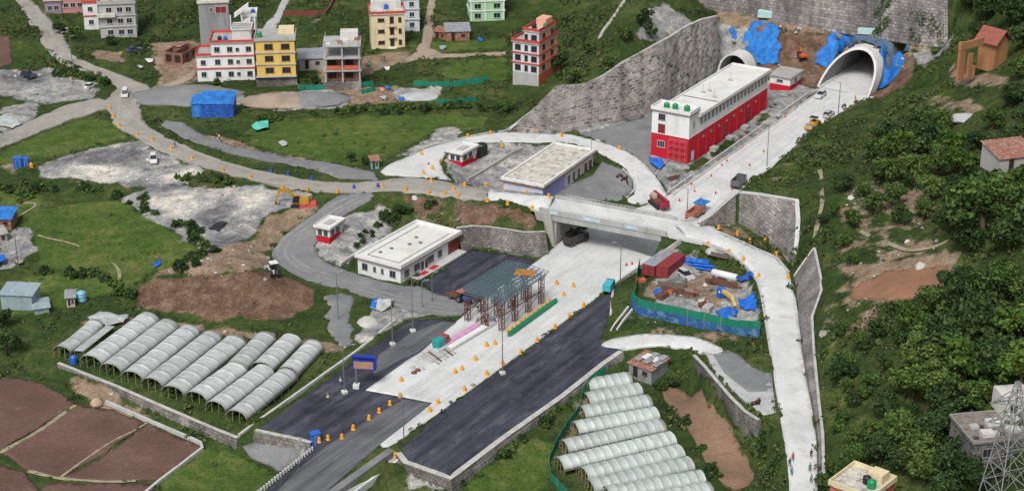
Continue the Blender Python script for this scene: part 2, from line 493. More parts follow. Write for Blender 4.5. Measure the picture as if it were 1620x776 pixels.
flatten([(1100,556),(1128,562),(1150,556),(1168,562),(1190,582),(1219,594),(1224,640),(1226,655),(1200,660),(1162,632),(1120,592)], 3.5, 3)
CARVES = []
def carve(top, bot, front=1.6, back=.9):
    """cut the ground back behind a wall face and level it at the wall's foot"""
    top = [wp(*q) for q in top]; bot = [wp(*q) for q in bot]
    for i in range(len(top) - 1):
        k = max(1, int(np.linalg.norm(top[i + 1] - top[i]) / 1.0), int(np.linalg.norm(bot[i + 1] - bot[i]) / 1.0))
        for j in range(k + 1):
            t = j / k
            a = top[i] * (1 - t) + top[i + 1] * t; b = bot[i] * (1 - t) + bot[i + 1] * t
            d = a[:2] - b[:2]; L = np.linalg.norm(d); d = d / L if L > .2 else np.array([0, 1.0])
            for s in np.arange(-front, L + back, .5):
                x, y = b[:2] + d * s
                f = min(1, max(0, s / max(L, .2)))
                z = b[2] + (a[2] - b[2]) * f - (.25 if s < 0 else .55)
                ii = int(round((x - X0) / ST)); jj = int(round((y - Y0) / ST))
                if 0 <= ii < NX and 0 <= jj < NY:
                    HB[jj, ii] = min(HB[jj, ii], z) if s >= 0 else min(HB[jj, ii], b[2])
WALLS = {
 'slope': ([(806,204,6.4),(842,176,8.3),(880,138,11),(925,134,12.6),(955,120,14),(985,99,15),(1010,86,15.8),(1036,71,16.4),(1060,58,16.8),(1085,42,17),(1110,31,17),(1133,26,17)],
  [(803,209,5.7),(822,208,5.6),(867,212,5.2),(920,205,5),(955,199,4.9),(985,192,4.8),(1015,184,4.7),(1040,173,4.6),(1060,158,4.4),(1085,142,4.3),(1110,125,4.2),(1136,107,4)]),
 'great': ([(1062,-88,29),(1130,-75,29),(1190,-64,29),(1252,-53,29),(1290,-47,29),(1327,-41,29),(1375,-34,29),(1417,-28,29),(1460,-18,28.5),(1500,-4,27)],
  [(1062,2,14),(1130,17,13.6),(1190,26,13.6),(1252,38,13.6),(1290,44,13.6),(1327,50,13.6),(1375,57,13.6),(1417,64,13.7),(1460,71,14.3),(1500,74,15.5)]),
 'park': ([(722,360,4.4),(745,357,4.7),(770,358,4.8),(800,362,4.9),(830,367,4.9),(862,366,4.9)], [(730,394,.0),(745,392,0),(775,394,0),(800,399,0),(835,405,0),(868,402,0)]),
 'wing': ([(1110,350,7.2),(1124,341,8),(1140,327,9.6),(1163,307,11)], [(1106,358,6.4),(1120,357,6.1),(1138,356,5.7),(1162,353,5.4)]),
 'bench': ([(1171,305,11),(1200,308,11.6),(1230,313,12),(1260,318,12.2),(1262,350,10.4),(1260,380,8.6),(1257,405,6.6)], [(1170,353,5.4),(1195,366,5.4),(1215,382,5.4),(1235,398,5.6),(1243,405,5.7),(1249,413,5.8),(1254,422,5.9)]),
 'dark': ([(1257,437,6.3),(1275,412,8.6),(1289,393,10.6),(1299,440,9.5),(1300,460,8.4),(1285,502,6.3),(1288,556,5.7),(1296,636,5),(1302,686,4.5),(1304,754,3.8)], [(1257,441,6),(1258,450,5.9),(1259,458,5.8),(1261,475,5.7),(1263,490,5.6),(1266,512,5.4),(1273,571,4.9),(1286,642,4.2),(1294,692,3.7),(1296,760,3)]),
 'terrace': ([(92,574,-.6),(150,597,-.6),(190,613,-.6),(240,635,-.6),(300,661,-.6),(345,680,-.6),(376,692,-.6)], [(90,579,-1.1),(149,605,-1.6),(189,623,-1.8),(239,648,-2.1),(299,676,-2.3),(344,696,-2.4),(375,709,-2.5)]),
 'embank': ([(628,716,0),(640,731,0),(713,757,0),(800,691,0),(892,626,0),(956,575,0),(984,556,0)], [(624,736,-2.2),(639,747,-2.2),(716,777,-2.2),(804,703,-1.3),(896,636,-1.2),(959,585,-1.1),(988,565,-1.0)]),
 'corner': ([(404,680,0),(440,688,0),(470,694,0),(492,700,0)], [(400,694,-1.4),(438,703,-1.5),(468,710,-1.6),(490,716,-1.8)]),
 'basin': ([(1098,562,2.9),(1115,580,3.1),(1132,600,3.4),(1155,627,3.6),(1178,650,3.7),(1200,664,3.7)], [(1103,598,-1),(1120,617,-1),(1138,641,-1),(1160,668,-1),(1182,690,-1),(1203,704,-.9)]),
 'abut': ([(846,333,7.8),(858,336,7.8),(872,339,7.8)], [(858,380,1.0),(866,386,.4),(879,391,0)]),
}
ROUGH = np.zeros((NY, NX))
for sc_, am_ in ((9.0, .28), (3.5, .2)):
    gq = np.random.default_rng(int(sc_ * 10)).normal(0, 1, (int(NY / sc_) + 3, int(NX / sc_) + 3))
    yy_ = np.arange(NY) / sc_; xx_ = np.arange(NX) / sc_
    jy = yy_.astype(int); jx = xx_.astype(int); ty = yy_ - jy; tx = xx_ - jx
    ty = (ty * ty * (3 - 2 * ty))[:, None]; tx = (tx * tx * (3 - 2 * tx))[None]
    g00 = gq[np.ix_(jy, jx)]; g01 = gq[np.ix_(jy, jx + 1)]; g10 = gq[np.ix_(jy + 1, jx)]; g11 = gq[np.ix_(jy + 1, jx + 1)]
    ROUGH += am_ * ((g00 * (1 - tx) + g01 * tx) * (1 - ty) + (g10 * (1 - tx) + g11 * tx) * ty)
for k_, (t_, b_) in WALLS.items():
    carve(t_, b_, back=2.5 if k_ in ('great', 'park', 'bench') else (0.0 if k_ in ('embank', 'corner', 'terrace', 'abut', 'dark', 'basin') else .9))
HG = HB.copy()
GPX, GPY = project(GXX, GYY, HB)

# ------------------------------------------------------------------ ground sheets: roads, yards, fields draped on the terrain
OCC = np.zeros((NY, NX), bool)          # where no undergrowth grows
def smooth_poly(pts, it=1):
    for _ in range(it):
        q = []
        for a, b in zip(pts, pts[1:] + pts[:1]):
            q.append(a * .75 + b * .25); q.append(a * .25 + b * .75)
        pts = q
    return pts
def sheet(name, px, m, off=0.05, smooth=0, step=1.0, drop=0.3, world=False, wob=0.0):
    w = [Vector(p) for p in px] if world else [P(*p) if len(p) == 2 else Vector(wp(*p)) for p in px]
    w = [Vector((p.x, p.y)) for p in w]
    if smooth: w = smooth_poly(w, smooth)
    dens = []
    for a, b in zip(w, w[1:] + w[:1]):
        k = max(1, int((b - a).length / 1.5))
        for i in range(k):
            p = a.lerp(b, i / k)
            if wob:
                t = (b - a).normalized()
                p = p + Vector((-t.y, t.x)) * wob * (mnoise.noise(Vector((p.x * .35, p.y * .35, 3.1))) + .5 * mnoise.noise(Vector((p.x * 1.1, p.y * 1.1, 7.7))))
            dens.append(p)
    n = len(dens)
    arr = np.array([(p.x, p.y) for p in dens])
    msk = inside(arr, GXX, GYY)
    jj, ii = np.nonzero(msk)
    # interior points not too near to the outline
    pts = list(dens)
    for j, i in zip(jj, ii):
        x, y = gx[i], gy[j]
        if np.min((arr[:, 0] - x) ** 2 + (arr[:, 1] - y) ** 2) > 0.3: pts.append(Vector((x, y)))
    vs_, es_, fs_, *_r = delaunay_2d_cdt(pts, [], [list(range(n))], 1, 1e-4)
    top = [(v.x, v.y, float(T(v.x, v.y)) + off) for v in vs_]
    me = bpy.data.meshes.new(name)
    # skirts
    edge_count = {}
    for f in fs_:
        for a, b in zip(f, list(f[1:]) + [f[0]]):
            edge_count[(a, b)] = 1
    V = list(top); Fc = [list(f) for f in fs_]
    low = {}
    for (a, b) in list(edge_count):
        if (b, a) not in edge_count:
            for k in (a, b):
                if k not in low:
                    low[k] = len(V); V.append((top[k][0], top[k][1], top[k][2] - 0.45))
            Fc.append([b, a, low[a], low[b]])
    me.from_pydata(V, [], Fc)
    me.materials.append(m)
    me.polygons.foreach_set('use_smooth', [len(f) == 3 for f in Fc])
    o = bpy.data.objects.new(name, me); COL.objects.link(o)
    o['kind'] = 'structure'
    if drop: HG[msk] = np.minimum(HG[msk], HB[msk] - drop)
    OCC[msk] = True
    return o

def ribbon(pts_l, pts_r):
    return pts_l + pts_r[::-1]
# ------------------------------------------------------------------ ground materials
M_conc = mat('pale_concrete', (.61, .62, .61), .16, .11, .85, fine=1.6, dirt=(.36, .35, .32), dirt_amt=.55)
M_conc2 = mat('worn_concrete', (.44, .45, .45), .2, .16, .85, fine=2.2, dirt=(.3, .29, .26), dirt_amt=.6)
M_asph = mat('fresh_asphalt', (.034, .036, .047), .45, .12, .8, fine=2.6, dirt=(.085, .088, .1), dirt_amt=.5, bump=.2)
M_asph_old = mat('worn_asphalt', (.115, .12, .13), .3, .15, .85, fine=2.0, dirt=(.2, .2, .2), dirt_amt=.6)
M_road = mat('dusty_road', (.3, .285, .25), .22, .12, .9, fine=1.2, dirt=(.42, .4, .36), dirt_amt=.6)
M_apron = mat('grey_gravel_apron', (.2, .205, .21), .25, .14, .9, fine=2.5, dirt=(.29, .28, .26), dirt_amt=.6)
M_track = mat('dirt_track', (.36, .29, .22), .25, .2, .95, fine=1.5, dirt=(.24, .18, .13), dirt_amt=.5)
M_kerb = mat('kerb_concrete', (.5, .5, .48), .2, .4, .85, fine=3)
M_stonecap = mat('stone_coping', (.5, .49, .46), .25, .5, .9, fine=3, dirt=(.2, .2, .18))

def dir_mat(name, c, ang, joints=0.0, var=.2, streak=.35, dirt=None, rough=.85, jc=.7):
    """paving worn lengthwise by wheels, with slab joints"""
    m, nt, p = newmat(name)
    vec = world_pos(nt)
    mp = nt.nodes.new('ShaderNodeMapping'); mp.inputs['Rotation'].default_value = (0, 0, -ang); nt.links.new(vec, mp.inputs['Vector'])
    st = _noise(nt, scaled(nt, mp.outputs[0], (.03, .55, .03)), 1.0, 5, .65)
    n1 = _noise(nt, vec, .1, 5, .7); n2 = _noise(nt, vec, 1.7, 4, .75)
    a = _ramp(nt, n1, [(.32, mul(c, 1 - var)), (.5, c), (.7, mul(c, 1 + var * .6))])
    a = _mix(nt, 1, a, _ramp(nt, st, [(.3, (1 - streak,) * 3), (.5, (1,) * 3), (.7, (1 + streak,) * 3)]), 'MULTIPLY')
    a = _mix(nt, 1, a, _ramp(nt, n2, [(.25, (.84,) * 3), (.75, (1.1,) * 3)]), 'MULTIPLY')
    if dirt:
        a = _mix(nt, _ramp(nt, _noise(nt, scaled(nt, mp.outputs[0], (.1, .3, .1)), 1, 6, .75), [(.52, (0, 0, 0)), (.7, (.6,) * 3)]), a, dirt)
    if joints:
        b = nt.nodes.new('ShaderNodeTexBrick'); b.offset = 0; b.inputs['Scale'].default_value = 1; b.inputs['Brick Width'].default_value = joints; b.inputs['Row Height'].default_value = joints * .75
        b.inputs['Mortar Size'].default_value = .035; b.inputs['Color1'].default_value = (1, 1, 1, 1); b.inputs['Color2'].default_value = (.93, .93, .92, 1); b.inputs['Mortar'].default_value = (jc, jc, jc, 1)
        nt.links.new(mp.outputs[0], b.inputs['Vector'])
        a = _mix(nt, 1, a, b.outputs['Color'], 'MULTIPLY')
    nt.links.new(a, p.inputs['Base Color']); p.inputs['Roughness'].default_value = rough; p.inputs['Specular IOR Level'].default_value = .25
    nt.links.new(_bump(nt, n2, .25, .1), p.inputs['Normal'])
    return m
_u, _v = wp(695, 652, 0), wp(971, 451, 0)
AX = math.atan2(_v[1] - _u[1], _v[0] - _u[0])
M_trunk = dir_mat('trunk_concrete', (.61, .62, .615), AX, 5.5, .14, .1, (.4, .4, .38), jc=.74)
M_asph = dir_mat('fresh_asphalt', (.045, .048, .066), AX, 0, .5, .5, (.15, .156, .185), .8)
M_asph_old = dir_mat('worn_asphalt', (.12, .125, .135), AX, 0, .25, .45, (.2, .2, .2))
def ploughed(name, c, ang, dirt, bmp=.5):
    m, nt, p = newmat(name)
    vec = world_pos(nt)
    mp = nt.nodes.new('ShaderNodeMapping'); mp.inputs['Rotation'].default_value = (0, 0, ang)
    nt.links.new(vec, mp.inputs['Vector'])
    wv = nt.nodes.new('ShaderNodeTexWave'); wv.inputs['Scale'].default_value = .8; wv.inputs['Distortion'].default_value = 6; wv.inputs['Detail'].default_value = 4; wv.inputs['Detail Scale'].default_value = 1.4
    nt.links.new(mp.outputs[0], wv.inputs['Vector'])
    n1 = _noise(nt, vec, .09, 5); n2 = _noise(nt, vec, 1.6, 4, .75)
    a = _ramp(nt, n1, [(.3, mul(c, .75)), (.55, c), (.75, mul(c, 1.3))])
    g = _ramp(nt, n2, [(.25, (.7,) * 3), (.75, (1.2,) * 3)])
    a = _mix(nt, 1, a, g, 'MULTIPLY')
    r = _ramp(nt, wv.outputs['Fac'], [(0, (.93,) * 3), (1, (1.05,) * 3)])
    a = _mix(nt, 1, a, r, 'MULTIPLY')
    k = _ramp(nt, _noise(nt, vec, .25, 6, .7), [(.6, (0, 0, 0)), (.72, (.5,) * 3)])
    a = _mix(nt, k, a, dirt)
    nt.links.new(a, p.inputs['Base Color']); p.inputs['Roughness'].default_value = .95; p.inputs['Specular IOR Level'].default_value = .1
    nt.links.new(_bump(nt, _mathn(nt, 'ADD', wv.outputs['Fac'], n2), bmp, .25), p.inputs['Normal'])
    return m
M_plough = ploughed('ploughed_soil', (.165, .1, .08), .5, (.28, .21, .16))
M_basin = ploughed('dry_tan_soil', (.24, .155, .105), 1.9, (.33, .25, .18), .12)

# ------------------------------------------------------------------ sheets
sheet('ring_road', [(20,-14),(25,0),(43,27),(64,50),(72,75),(87,85),(114,100),(147,114),(178,130),(184,141),(176,150),(167,160),(176,188),(182,198),(208,214),(255,240),(301,258),(350,272),(400,285),(450,298),(500,304),(560,305),(631,302),(668,306),(735,315),(772,318),
      (772,300),(715,289),(648,280),(600,285),(560,289),(520,287),(480,284),(450,277),(400,268),(335,251),(295,231),(261,218),(234,198),(222,180),(222,165),(241,150),(234,134),(188,117),(144,102),(115,89),(112,82),(100,55),(80,32),(50,0),(44,-14)], M_road, .06, wob=.7)
sheet('left_branch_road', [(176,166),(157,154),(100,168),(70,182),(33,197),(0,214),(-30,226),(-30,246),(0,234),(67,207),(117,187),(167,172),(172,176)], M_road, .045, wob=.7)
sheet('service_lane', [(254,197),(262,190),(291,194),(321,214),(368,231),(420,241),(467,251),(517,256),(560,266),(592,272),(598,284),(540,283),(500,271),(450,258),(420,254),(335,235),(295,221)], M_apron, .05, wob=.5)
sheet('concrete_road', [(772,302),(800,304),(850,309),(893,316.5),(868,335.6),(843,329),(800,315.5),(772,317)], M_conc, .055)
ROAD_E = sheet('concrete_ring_road', [(1056,345.5),(1078,350),(1135,367),(1168,381),(1202,397),(1227,407),(1247,431),(1257,458),(1264,510),(1271,571),(1284,642),(1292,692),(1294,776),(1292,840),(1247,840),(1250,776),(1243,713),(1239,692),(1227,617),(1221,564),(1211,500),(1205,464),(1198,441),(1178,417),(1152,397),(1118,384),(1078,376),(1046,369)], M_conc, .055, smooth=1)
sheet('concrete_loop_road', [(598,275),(614,260),(648,247),(675,234),(720,222),(755,214),(800,208),(867,211),(910,213),(961,228),(1001,243),(1031,270),(1048,294),(1058,314),(1040,322),(984,320),(1004,307),(1006,290),(988,263),(964,250),(937,236),(900,228),(877,225),(820,226),(780,224),(745,226),(712,234),(700,250),(698,266),(708,280),(715,286),(648,279)], M_conc, .05, smooth=1)
sheet('asphalt_apron', [(915,212),(1027,184),(1060,163),(1062,200),(1027,250),(1040,268),(1034,272),(1004,243),(965,227)], M_apron, .05, wob=.5)
sheet('building_yard', [(860,307),(938,277),(952,256),(985,268),(1001,285),(1001,303),(984,318),(905,314)], M_apron, .045)
sheet('trunk_road', [(578,617),(645,569),(665,557),(753,482),(790,455),(830,427),(877,391),(905,368),(960,345),(1020,325),(1065,305),(1120,267),(1200,212),(1292,147),(1297,138.5,3),(1384,152.5,3),(1300,215,2),(1200,298,1),(1110,360,.2),(1041,407,0),(971,451),(894,507),(800,576),(695,652),(610,712),(600,700),(640,672),(684,637),(628,626)], M_trunk, .05)
sheet('asphalt_verge', [(411,676),(535,589),(585,550),(649,507),(695,503),(728,509),(664,557),(645,569),(578,617),(628,626),(684,637),(640,672),(600,702),(524,770),(500,800),(420,800),(425,768),(496,708),(488,697)], M_asph, .04)
sheet('road_lane', [(640,630),(684,637),(640,672),(602,702),(524,770),(505,790),(432,784),(470,742),(520,702),(590,658)], M_asph_old, .06, drop=0)
sheet('asphalt_lane_edge', [(600,560),(650,527),(700,507),(722,510),(662,556),(640,566),(590,592)], M_asph_old, .055, drop=0)
sheet('asphalt_parking', [(671,449),(745,394),(800,402),(852,413),(848,418),(830,428),(790,455),(756,480),(690,464)], M_asph, .04)
sheet('asphalt_field', [(636,706),(695,655),(800,579),(894,510),(970,456),(964,500),(951,540),(983,553),(956,571),(892,622),(800,687),(713,753),(640,728)], M_asph, .04)
sheet('service_road', [(544,306),(514,322),(450,372),(431,394),(430,407),(450,424),(500,448),(567,464),(614,481),(668,494),(721,501),(755,481),(748,471),(688,466),(668,452),(634,452),(561,432),(520,417),(499,402),(497,384),(520,360),(546,340),(604,305)], M_apron, .05, smooth=1, wob=.5)
sheet('curved_ramp', [(950,548),(955,540),(975,533),(1005,529),(1040,528),(1080,530),(1115,536),(1150,554),(1128,560),(1100,553),(1060,547),(1020,548),(985,553)], M_conc, .06, smooth=1, wob=.25)
sheet('parking_pad', [(1110,557),(1128,561),(1150,554),(1168,560),(1190,580),(1221,592),(1226,640),(1228,652),(1209,657),(1172,628),(1130,588)], M_conc2, .05)
sheet('pad_asphalt', [(1128,561),(1150,555),(1168,560),(1190,580),(1221,590),(1222,618),(1184,620),(1146,590)], M_apron, .07, drop=0)
sheet('dirt_path', [(515,466),(560,466),(557,500),(556,542),(536,548),(522,530),(520,500)], M_apron, .045, wob=1.3)
sheet('village_path', [(242,137),(262,133),(310,112),(308,122),(272,140),(244,150)], M_track, .045, wob=.5)
sheet('village_lane', [(655,85),(668,60),(672,30),(678,0),(695,-10),(690,0),(684,30),(688,55),(680,75),(700,85),(800,81),(800,86),(700,91),(660,97),(640,95)], M_track, .045, wob=.4)
sheet('village_street', [(412,52),(422,35),(436,22),(446,0),(455,-12),(462,-8),(455,8),(448,22),(440,40),(430,54)], M_conc2, .045)
sheet('tan_field', [(1043,614),(1060,610),(1080,612),(1125,638),(1140,655),(1165,690),(1195,732),(1190,763),(1170,772),(1150,770),(1118,735),(1105,705),(1083,670)], M_basin, .05, smooth=1, wob=.4)
for q in ([(-20,595),(30,597),(70,608),(119,637),(0,714),(-20,724)], [(4,716),(120,640),(178,648),(228,668),(160,720),(92,757),(40,742)], [(95,757),(165,722),(232,670),(275,688),(318,705),(256,758),(180,760)], [(-20,730),(40,746),(60,776),(30,800),(-20,800)], [(72,764),(180,764),(245,766),(220,800),(60,800)]):
    sheet('ploughed_field', q, M_plough, .05, wob=.5)
sheet('village_field', [(0,55),(17,58),(19,100),(0,106),(-20,106),(-20,55)], M_plough, .05, wob=.5)
sheet('gully_path', [(384,705),(410,694),(455,706),(488,712),(470,742),(430,735)], M_apron, .05)
sheet('red_earth_terrace', [(1342,470),(1362,446),(1400,430),(1440,424),(1478,424),(1503,414),(1504,434),(1475,460),(1442,471),(1395,474)], mat('red_earth', (.27, .14, .085), .25, .2, .95, fine=1.3, dirt=(.16, .12, .06)), .06, wob=1.2)

def strip(name, px, wd, m, off=.08, offs=(0,), wig=.15):
    """narrow worn band along a way"""
    w_ = [P(*q) for q in px]
    n = max(3, int(sum((b - a).length for a, b in zip(w_[:-1], w_[1:])) / 1.2))
    # evenly spaced and eased
    L = [0.0]
    for a, b in zip(w_[:-1], w_[1:]): L.append(L[-1] + (b - a).length)
    q = []
    for k in range(n + 1):
        t = L[-1] * k / n; i = 0
        while i < len(L) - 2 and L[i + 1] < t: i += 1
        q.append(w_[i].lerp(w_[i + 1], min(1, (t - L[i]) / max(1e-6, L[i + 1] - L[i]))))
    for _ in range(6): q = [q[0]] + [(q[i - 1] + q[i] * 2 + q[i + 1]) / 4 for i in range(1, n)] + [q[-1]]
    for o_ in offs:
        V = []; Fc = []
        for i, p in enumerate(q):
            d = q[min(i + 1, n)] - q[max(i - 1, 0)]; d.z = 0; d.normalize(); s = Vector((-d.y, d.x, 0))
            h = wd / 2 * (1 + .45 * mnoise.noise(p * .3)); c = p + s * (o_ + wig * mnoise.noise(p * .12 + Vector((o_, 0, 0))))
            for e in (-h, -h * .3, h * .3, h):
                x, y = c.x + s.x * e, c.y + s.y * e
                V.append((x, y, float(T(x, y)) + off - (.012 if abs(e) == h else 0)))
        for i in range(n):
            for k in range(3): Fc.append((4 * i + k, 4 * i + k + 1, 4 * i + 5 + k, 4 * i + 4 + k))
        me = bpy.data.meshes.new(name); me.from_pydata(V, [], Fc); me.materials.append(m)
        me.polygons.foreach_set('use_smooth', [True] * len(Fc))
        o = bpy.data.objects.new(name, me); COL.objects.link(o); o['kind'] = 'structure'
M_wheel = mat('wheel_worn_dust', (.335, .32, .285), .2, .3, .9, fine=1.5, dirt=(.29, .275, .24), dirt_amt=.9)
M_wheeld = mat('wheel_worn_gravel', (.25, .25, .25), .25, .3, .9, fine=1.5, dirt=(.19, .19, .19), dirt_amt=.8)
M_foot = mat('trodden_path', (.33, .29, .2), .25, .4, .95, fine=2, dirt=(.12, .14, .05), dirt_amt=.8)
RC = [(48,10),(62,40),(84,72),(105,95),(145,110),(180,124),(205,140),(200,160),(200,185),(222,206),(262,228),(305,245),(352,262),(405,277),(455,287),(505,294),(560,296),(640,293),(710,301),(768,309)]
strip('wheel_track', RC, 1.3, M_wheel, .085, (-1.9, 1.7), .7)
strip('wheel_track', [(165,160),(110,177),(60,194),(0,216)], .8, M_wheel, .07, (-1, 1))
strip('wheel_track', [(590,303),(545,322),(495,352),(455,382),(445,402),(470,425),(520,442),(580,462),(650,480),(720,490)], .8, M_wheeld, .075, (-1.6, .2, 1.7))
M_wheelc = mat('tyre_marked_concrete', (.565, .575, .57), .14, .2, .85, fine=1.6, dirt=(.5, .5, .48), dirt_amt=.8)
strip('wheel_track', [(1330,148),(1270,190),(1200,240),(1140,285)], 1.0, M_wheelc, .065, (-3.4, -1.4, 1.4, 3.4), .5)
strip('wheel_track', [(930,410),(880,455),(820,500),(770,545),(715,590),(670,622)], 1.1, M_wheelc, .065, (1.5, 3.6, 5.6), .5)
strip('footpath', [(60,372),(95,380),(130,392),(160,404),(182,416),(192,430),(190,446)], .7, M_foot, .06, wig=.6)
strip('footpath', [(1298,268),(1300,290),(1301,318),(1296,345),(1292,372),(1280,390)], .9, M_foot, .1, wig=.5)
strip('footpath', [(1362,365),(1400,385),(1440,398),(1475,392),(1500,380)], .9, M_foot, .1, wig=.5)
strip('footpath', [(10,330),(40,318),(66,322),(40,336),(12,352)], .7, M_foot, .06, wig=.3)
strip('footpath', [(0,716),(60,682),(118,640)], .9, M_foot, .06, wig=.4)
strip('footpath', [(45,744),(95,757),(180,762),(215,760)], .8, M_foot, .06, wig=.4)
strip('footpath', [(92,757),(130,728),(180,694),(232,668)], .5, M_foot, .06, wig=.3)

# ------------------------------------------------------------------ earth / gravel / grass patches of the terrain
ZN = np.zeros((NY, NX, 4), np.float32)
def zone(px, ch, val=1.0, feather=2):
    pg = np.array([(P(*q).x, P(*q).y) for q in px])
    k = inside(pg, GXX, GYY).astype(np.float32)
    for _ in range(feather):
        q = k.copy()
        q[1:-1, 1:-1] = (k[1:-1, 1:-1] * 2 + k[:-2, 1:-1] + k[2:, 1:-1] + k[1:-1, :-2] + k[1:-1, 2:]) / 6
        k = q
    for c in range(4):
        if c != ch: ZN[:, :, c] *= (1 - k * val)
    ZN[:, :, ch] = np.maximum(ZN[:, :, ch], k * val)
    return pg
EARTH, GRAVEL, LUSH, DARK = 0, 1, 2, 3
# lush fields
for q in ([(392,200),(450,190),(560,185),(700,183),(775,188),(760,204),(700,205),(640,232),(600,260),(540,262),(470,248),(400,228)],
          [(60,330),(150,316),(230,330),(300,368),(315,395),(270,425),(195,450),(130,440),(70,420),(30,370)], [(0,455),(60,432),(180,440),(190,452),(120,480),(30,500),(0,500)],
          [(0,245),(60,212),(140,186),(190,196),(200,214),(120,238),(60,250),(0,262)], [(0,300),(70,310),(60,340),(0,345)], [(700,105),(800,88),(800,130),(700,125)],
          [(640,72),(690,68),(800,60),(800,78),(690,82)], [(260,740),(330,705),(440,740),(420,776),(250,776)],
          [(720,776),(800,720),(870,690),(880,740),(860,776)], [(1500,645),(1560,625),(1580,680),(1500,690)]):
    zone(q, LUSH, 1, 3)
# bare earth
for q in ([(208,458),(245,440),(300,430),(350,426),(400,430),(450,438),(492,456),(500,482),(430,502),(330,506),(236,492)],):
    zone(q, DARK, 1, 2)
for q in ([(300,402),(390,380),(420,340),(500,318),(520,316),(450,368),(425,395),(428,420),(400,406),(340,408)], [(236,440),(300,408),(400,398),(440,424),(400,434),(300,434)], [(560,140),(640,135),(650,160),(520,170),(400,172),(390,150),(470,142)],
          [(140,498),(230,503),(360,520),(480,535),(560,548),(520,560),(420,535),(250,515),(120,512)], [(90,598),(130,600),(200,630),(240,655),(220,668),(150,640)],
          [(255,190),(330,214),(420,238),(500,255),(580,266),(560,272),(440,250),(330,222)], [(880,690),(925,630),(940,640),(900,720)], [(1330,420),(1520,400),(1510,440),(1440,474),(1380,478)],
          [(1450,150),(1500,150),(1560,175),(1480,185)], [(1040,440),(1190,430),(1195,515),(1010,470)], [(235,70),(315,62),(330,110),(250,118)], [(255,108),(310,104),(316,130),(250,135)], [(1500,90),(1540,120),(1600,120),(1600,140),(1510,135)],
          [(150,80),(195,84),(200,100),(155,96)], [(590,85),(640,80),(660,95),(600,110),(510,150),(500,110)], [(1380,300),(1470,290),(1480,330),(1400,345)]):
    zone(q, EARTH, .9, 3)
zone([(905,205),(1030,180),(1140,108),(1225,124),(1297,138),(1065,308),(1030,270),(1000,243),(960,228)], GRAVEL, .9, 2)
zone([(1216,177),(1270,140),(1290,148),(1120,262),(1075,296),(1060,285),(1090,262)], EARTH, .62, 2)
zone([(632,304),(735,317),(845,334),(860,362),(735,358),(650,335)], DARK, .72, 3)
zone([(1105,350),(1165,352),(1240,402),(1250,425),(1200,394),(1135,366)], EARTH, .45, 3)
zone([(1000,490),(1190,530),(1160,545),(1040,528),(975,532)], EARTH, .42, 3)
zone([(1180,292),(1300,196),(1370,146),(1400,150),(1330,200),(1250,262),(1230,310)], EARTH, .35, 4)
zone([(1180,296),(1260,235),(1330,180),(1345,200),(1300,250),(1250,300)], LUSH, .5, 5)
zone([(1420,90),(1500,130),(1520,200),(1480,220),(1380,180)], LUSH, .5, 6)
zone([(1290,520),(1400,520),(1390,640),(1310,650)], LUSH, .45, 6)
zone([(1280,560),(1340,350),(1420,240),(1500,240),(1480,330),(1380,520)], EARTH, .42, 6)
zone([(1330,300),(1400,280),(1420,340),(1500,360),(1500,420),(1400,420),(1320,400)], EARTH, .5, 6)
zone([(0,250),(60,262),(150,285),(200,306),(190,318),(60,300),(0,290)], EARTH, .25, 4)
zone([(640,330),(730,330),(730,345),(650,345)], EARTH, .6, 3)
zone([(1134,24),(1177,30),(1252,45),(1327,58),(1417,74),(1455,86),(1440,130),(1385,154),(1297,139),(1220,126),(1140,110)], DARK, 1, 1)
zone([(1134,26),(1190,36),(1185,80),(1140,110)], GRAVEL, 1, 1)
zone([(1134,16),(1252,37),(1417,66),(1470,76),(1450,88),(1327,64),(1215,44),(1134,28)], EARTH, 1, 1)
# gravel
for q in ([(-20,112),(76,105),(110,118),(152,140),(148,158),(80,164),(0,152),(-20,150)], [(60,262),(130,238),(220,220),(235,235),(310,262),(330,272),(280,280),(300,292),(200,300),(150,282),(60,285)],
          [(195,312),(260,290),(300,296),(390,290),(480,304),(500,312),(420,342),(395,378),(330,402),(290,370),(235,345)], [(265,142),(330,132),(390,150),(380,168),(290,168)],
          [(440,148),(520,140),(560,155),(540,172),(430,175)], [(620,140),(700,138),(690,158),(630,160)], [(610,262),(640,240),(700,200),(730,206),(720,222),(670,234)], [(700,250),(745,226),(800,226),(870,230),(860,310),(795,312),(720,290)],
          [(500,380),(550,340),(600,330),(640,340),(560,408),(545,420),(505,405)], [(1262,130),(1300,140),(1070,310),(1060,296),(1200,200),(1216,180)], [(0,165),(60,160),(50,200),(0,205)], [(0,180),(40,185),(30,210),(0,215)], 
          [(590,490),(650,480),(690,498),(640,505),(580,545),(560,540)], [(480,690),(496,712),(420,720),(400,690)], [(0,370),(45,360),(60,400),(0,430)], [(650,740),(720,756),(735,776),(640,776)], [(1040,405),(1090,395),(1190,440),(1200,520),(1040,490)],
          [(1195,60),(1010,60),(1020,20),(1060,10)], [(1440,74),(1510,56),(1490,90),(1450,110)]):
    zone(q, GRAVEL, .95, 3)
zone([(1100,420),(1150,425),(1150,490),(1060,470)], EARTH, .7, 4)

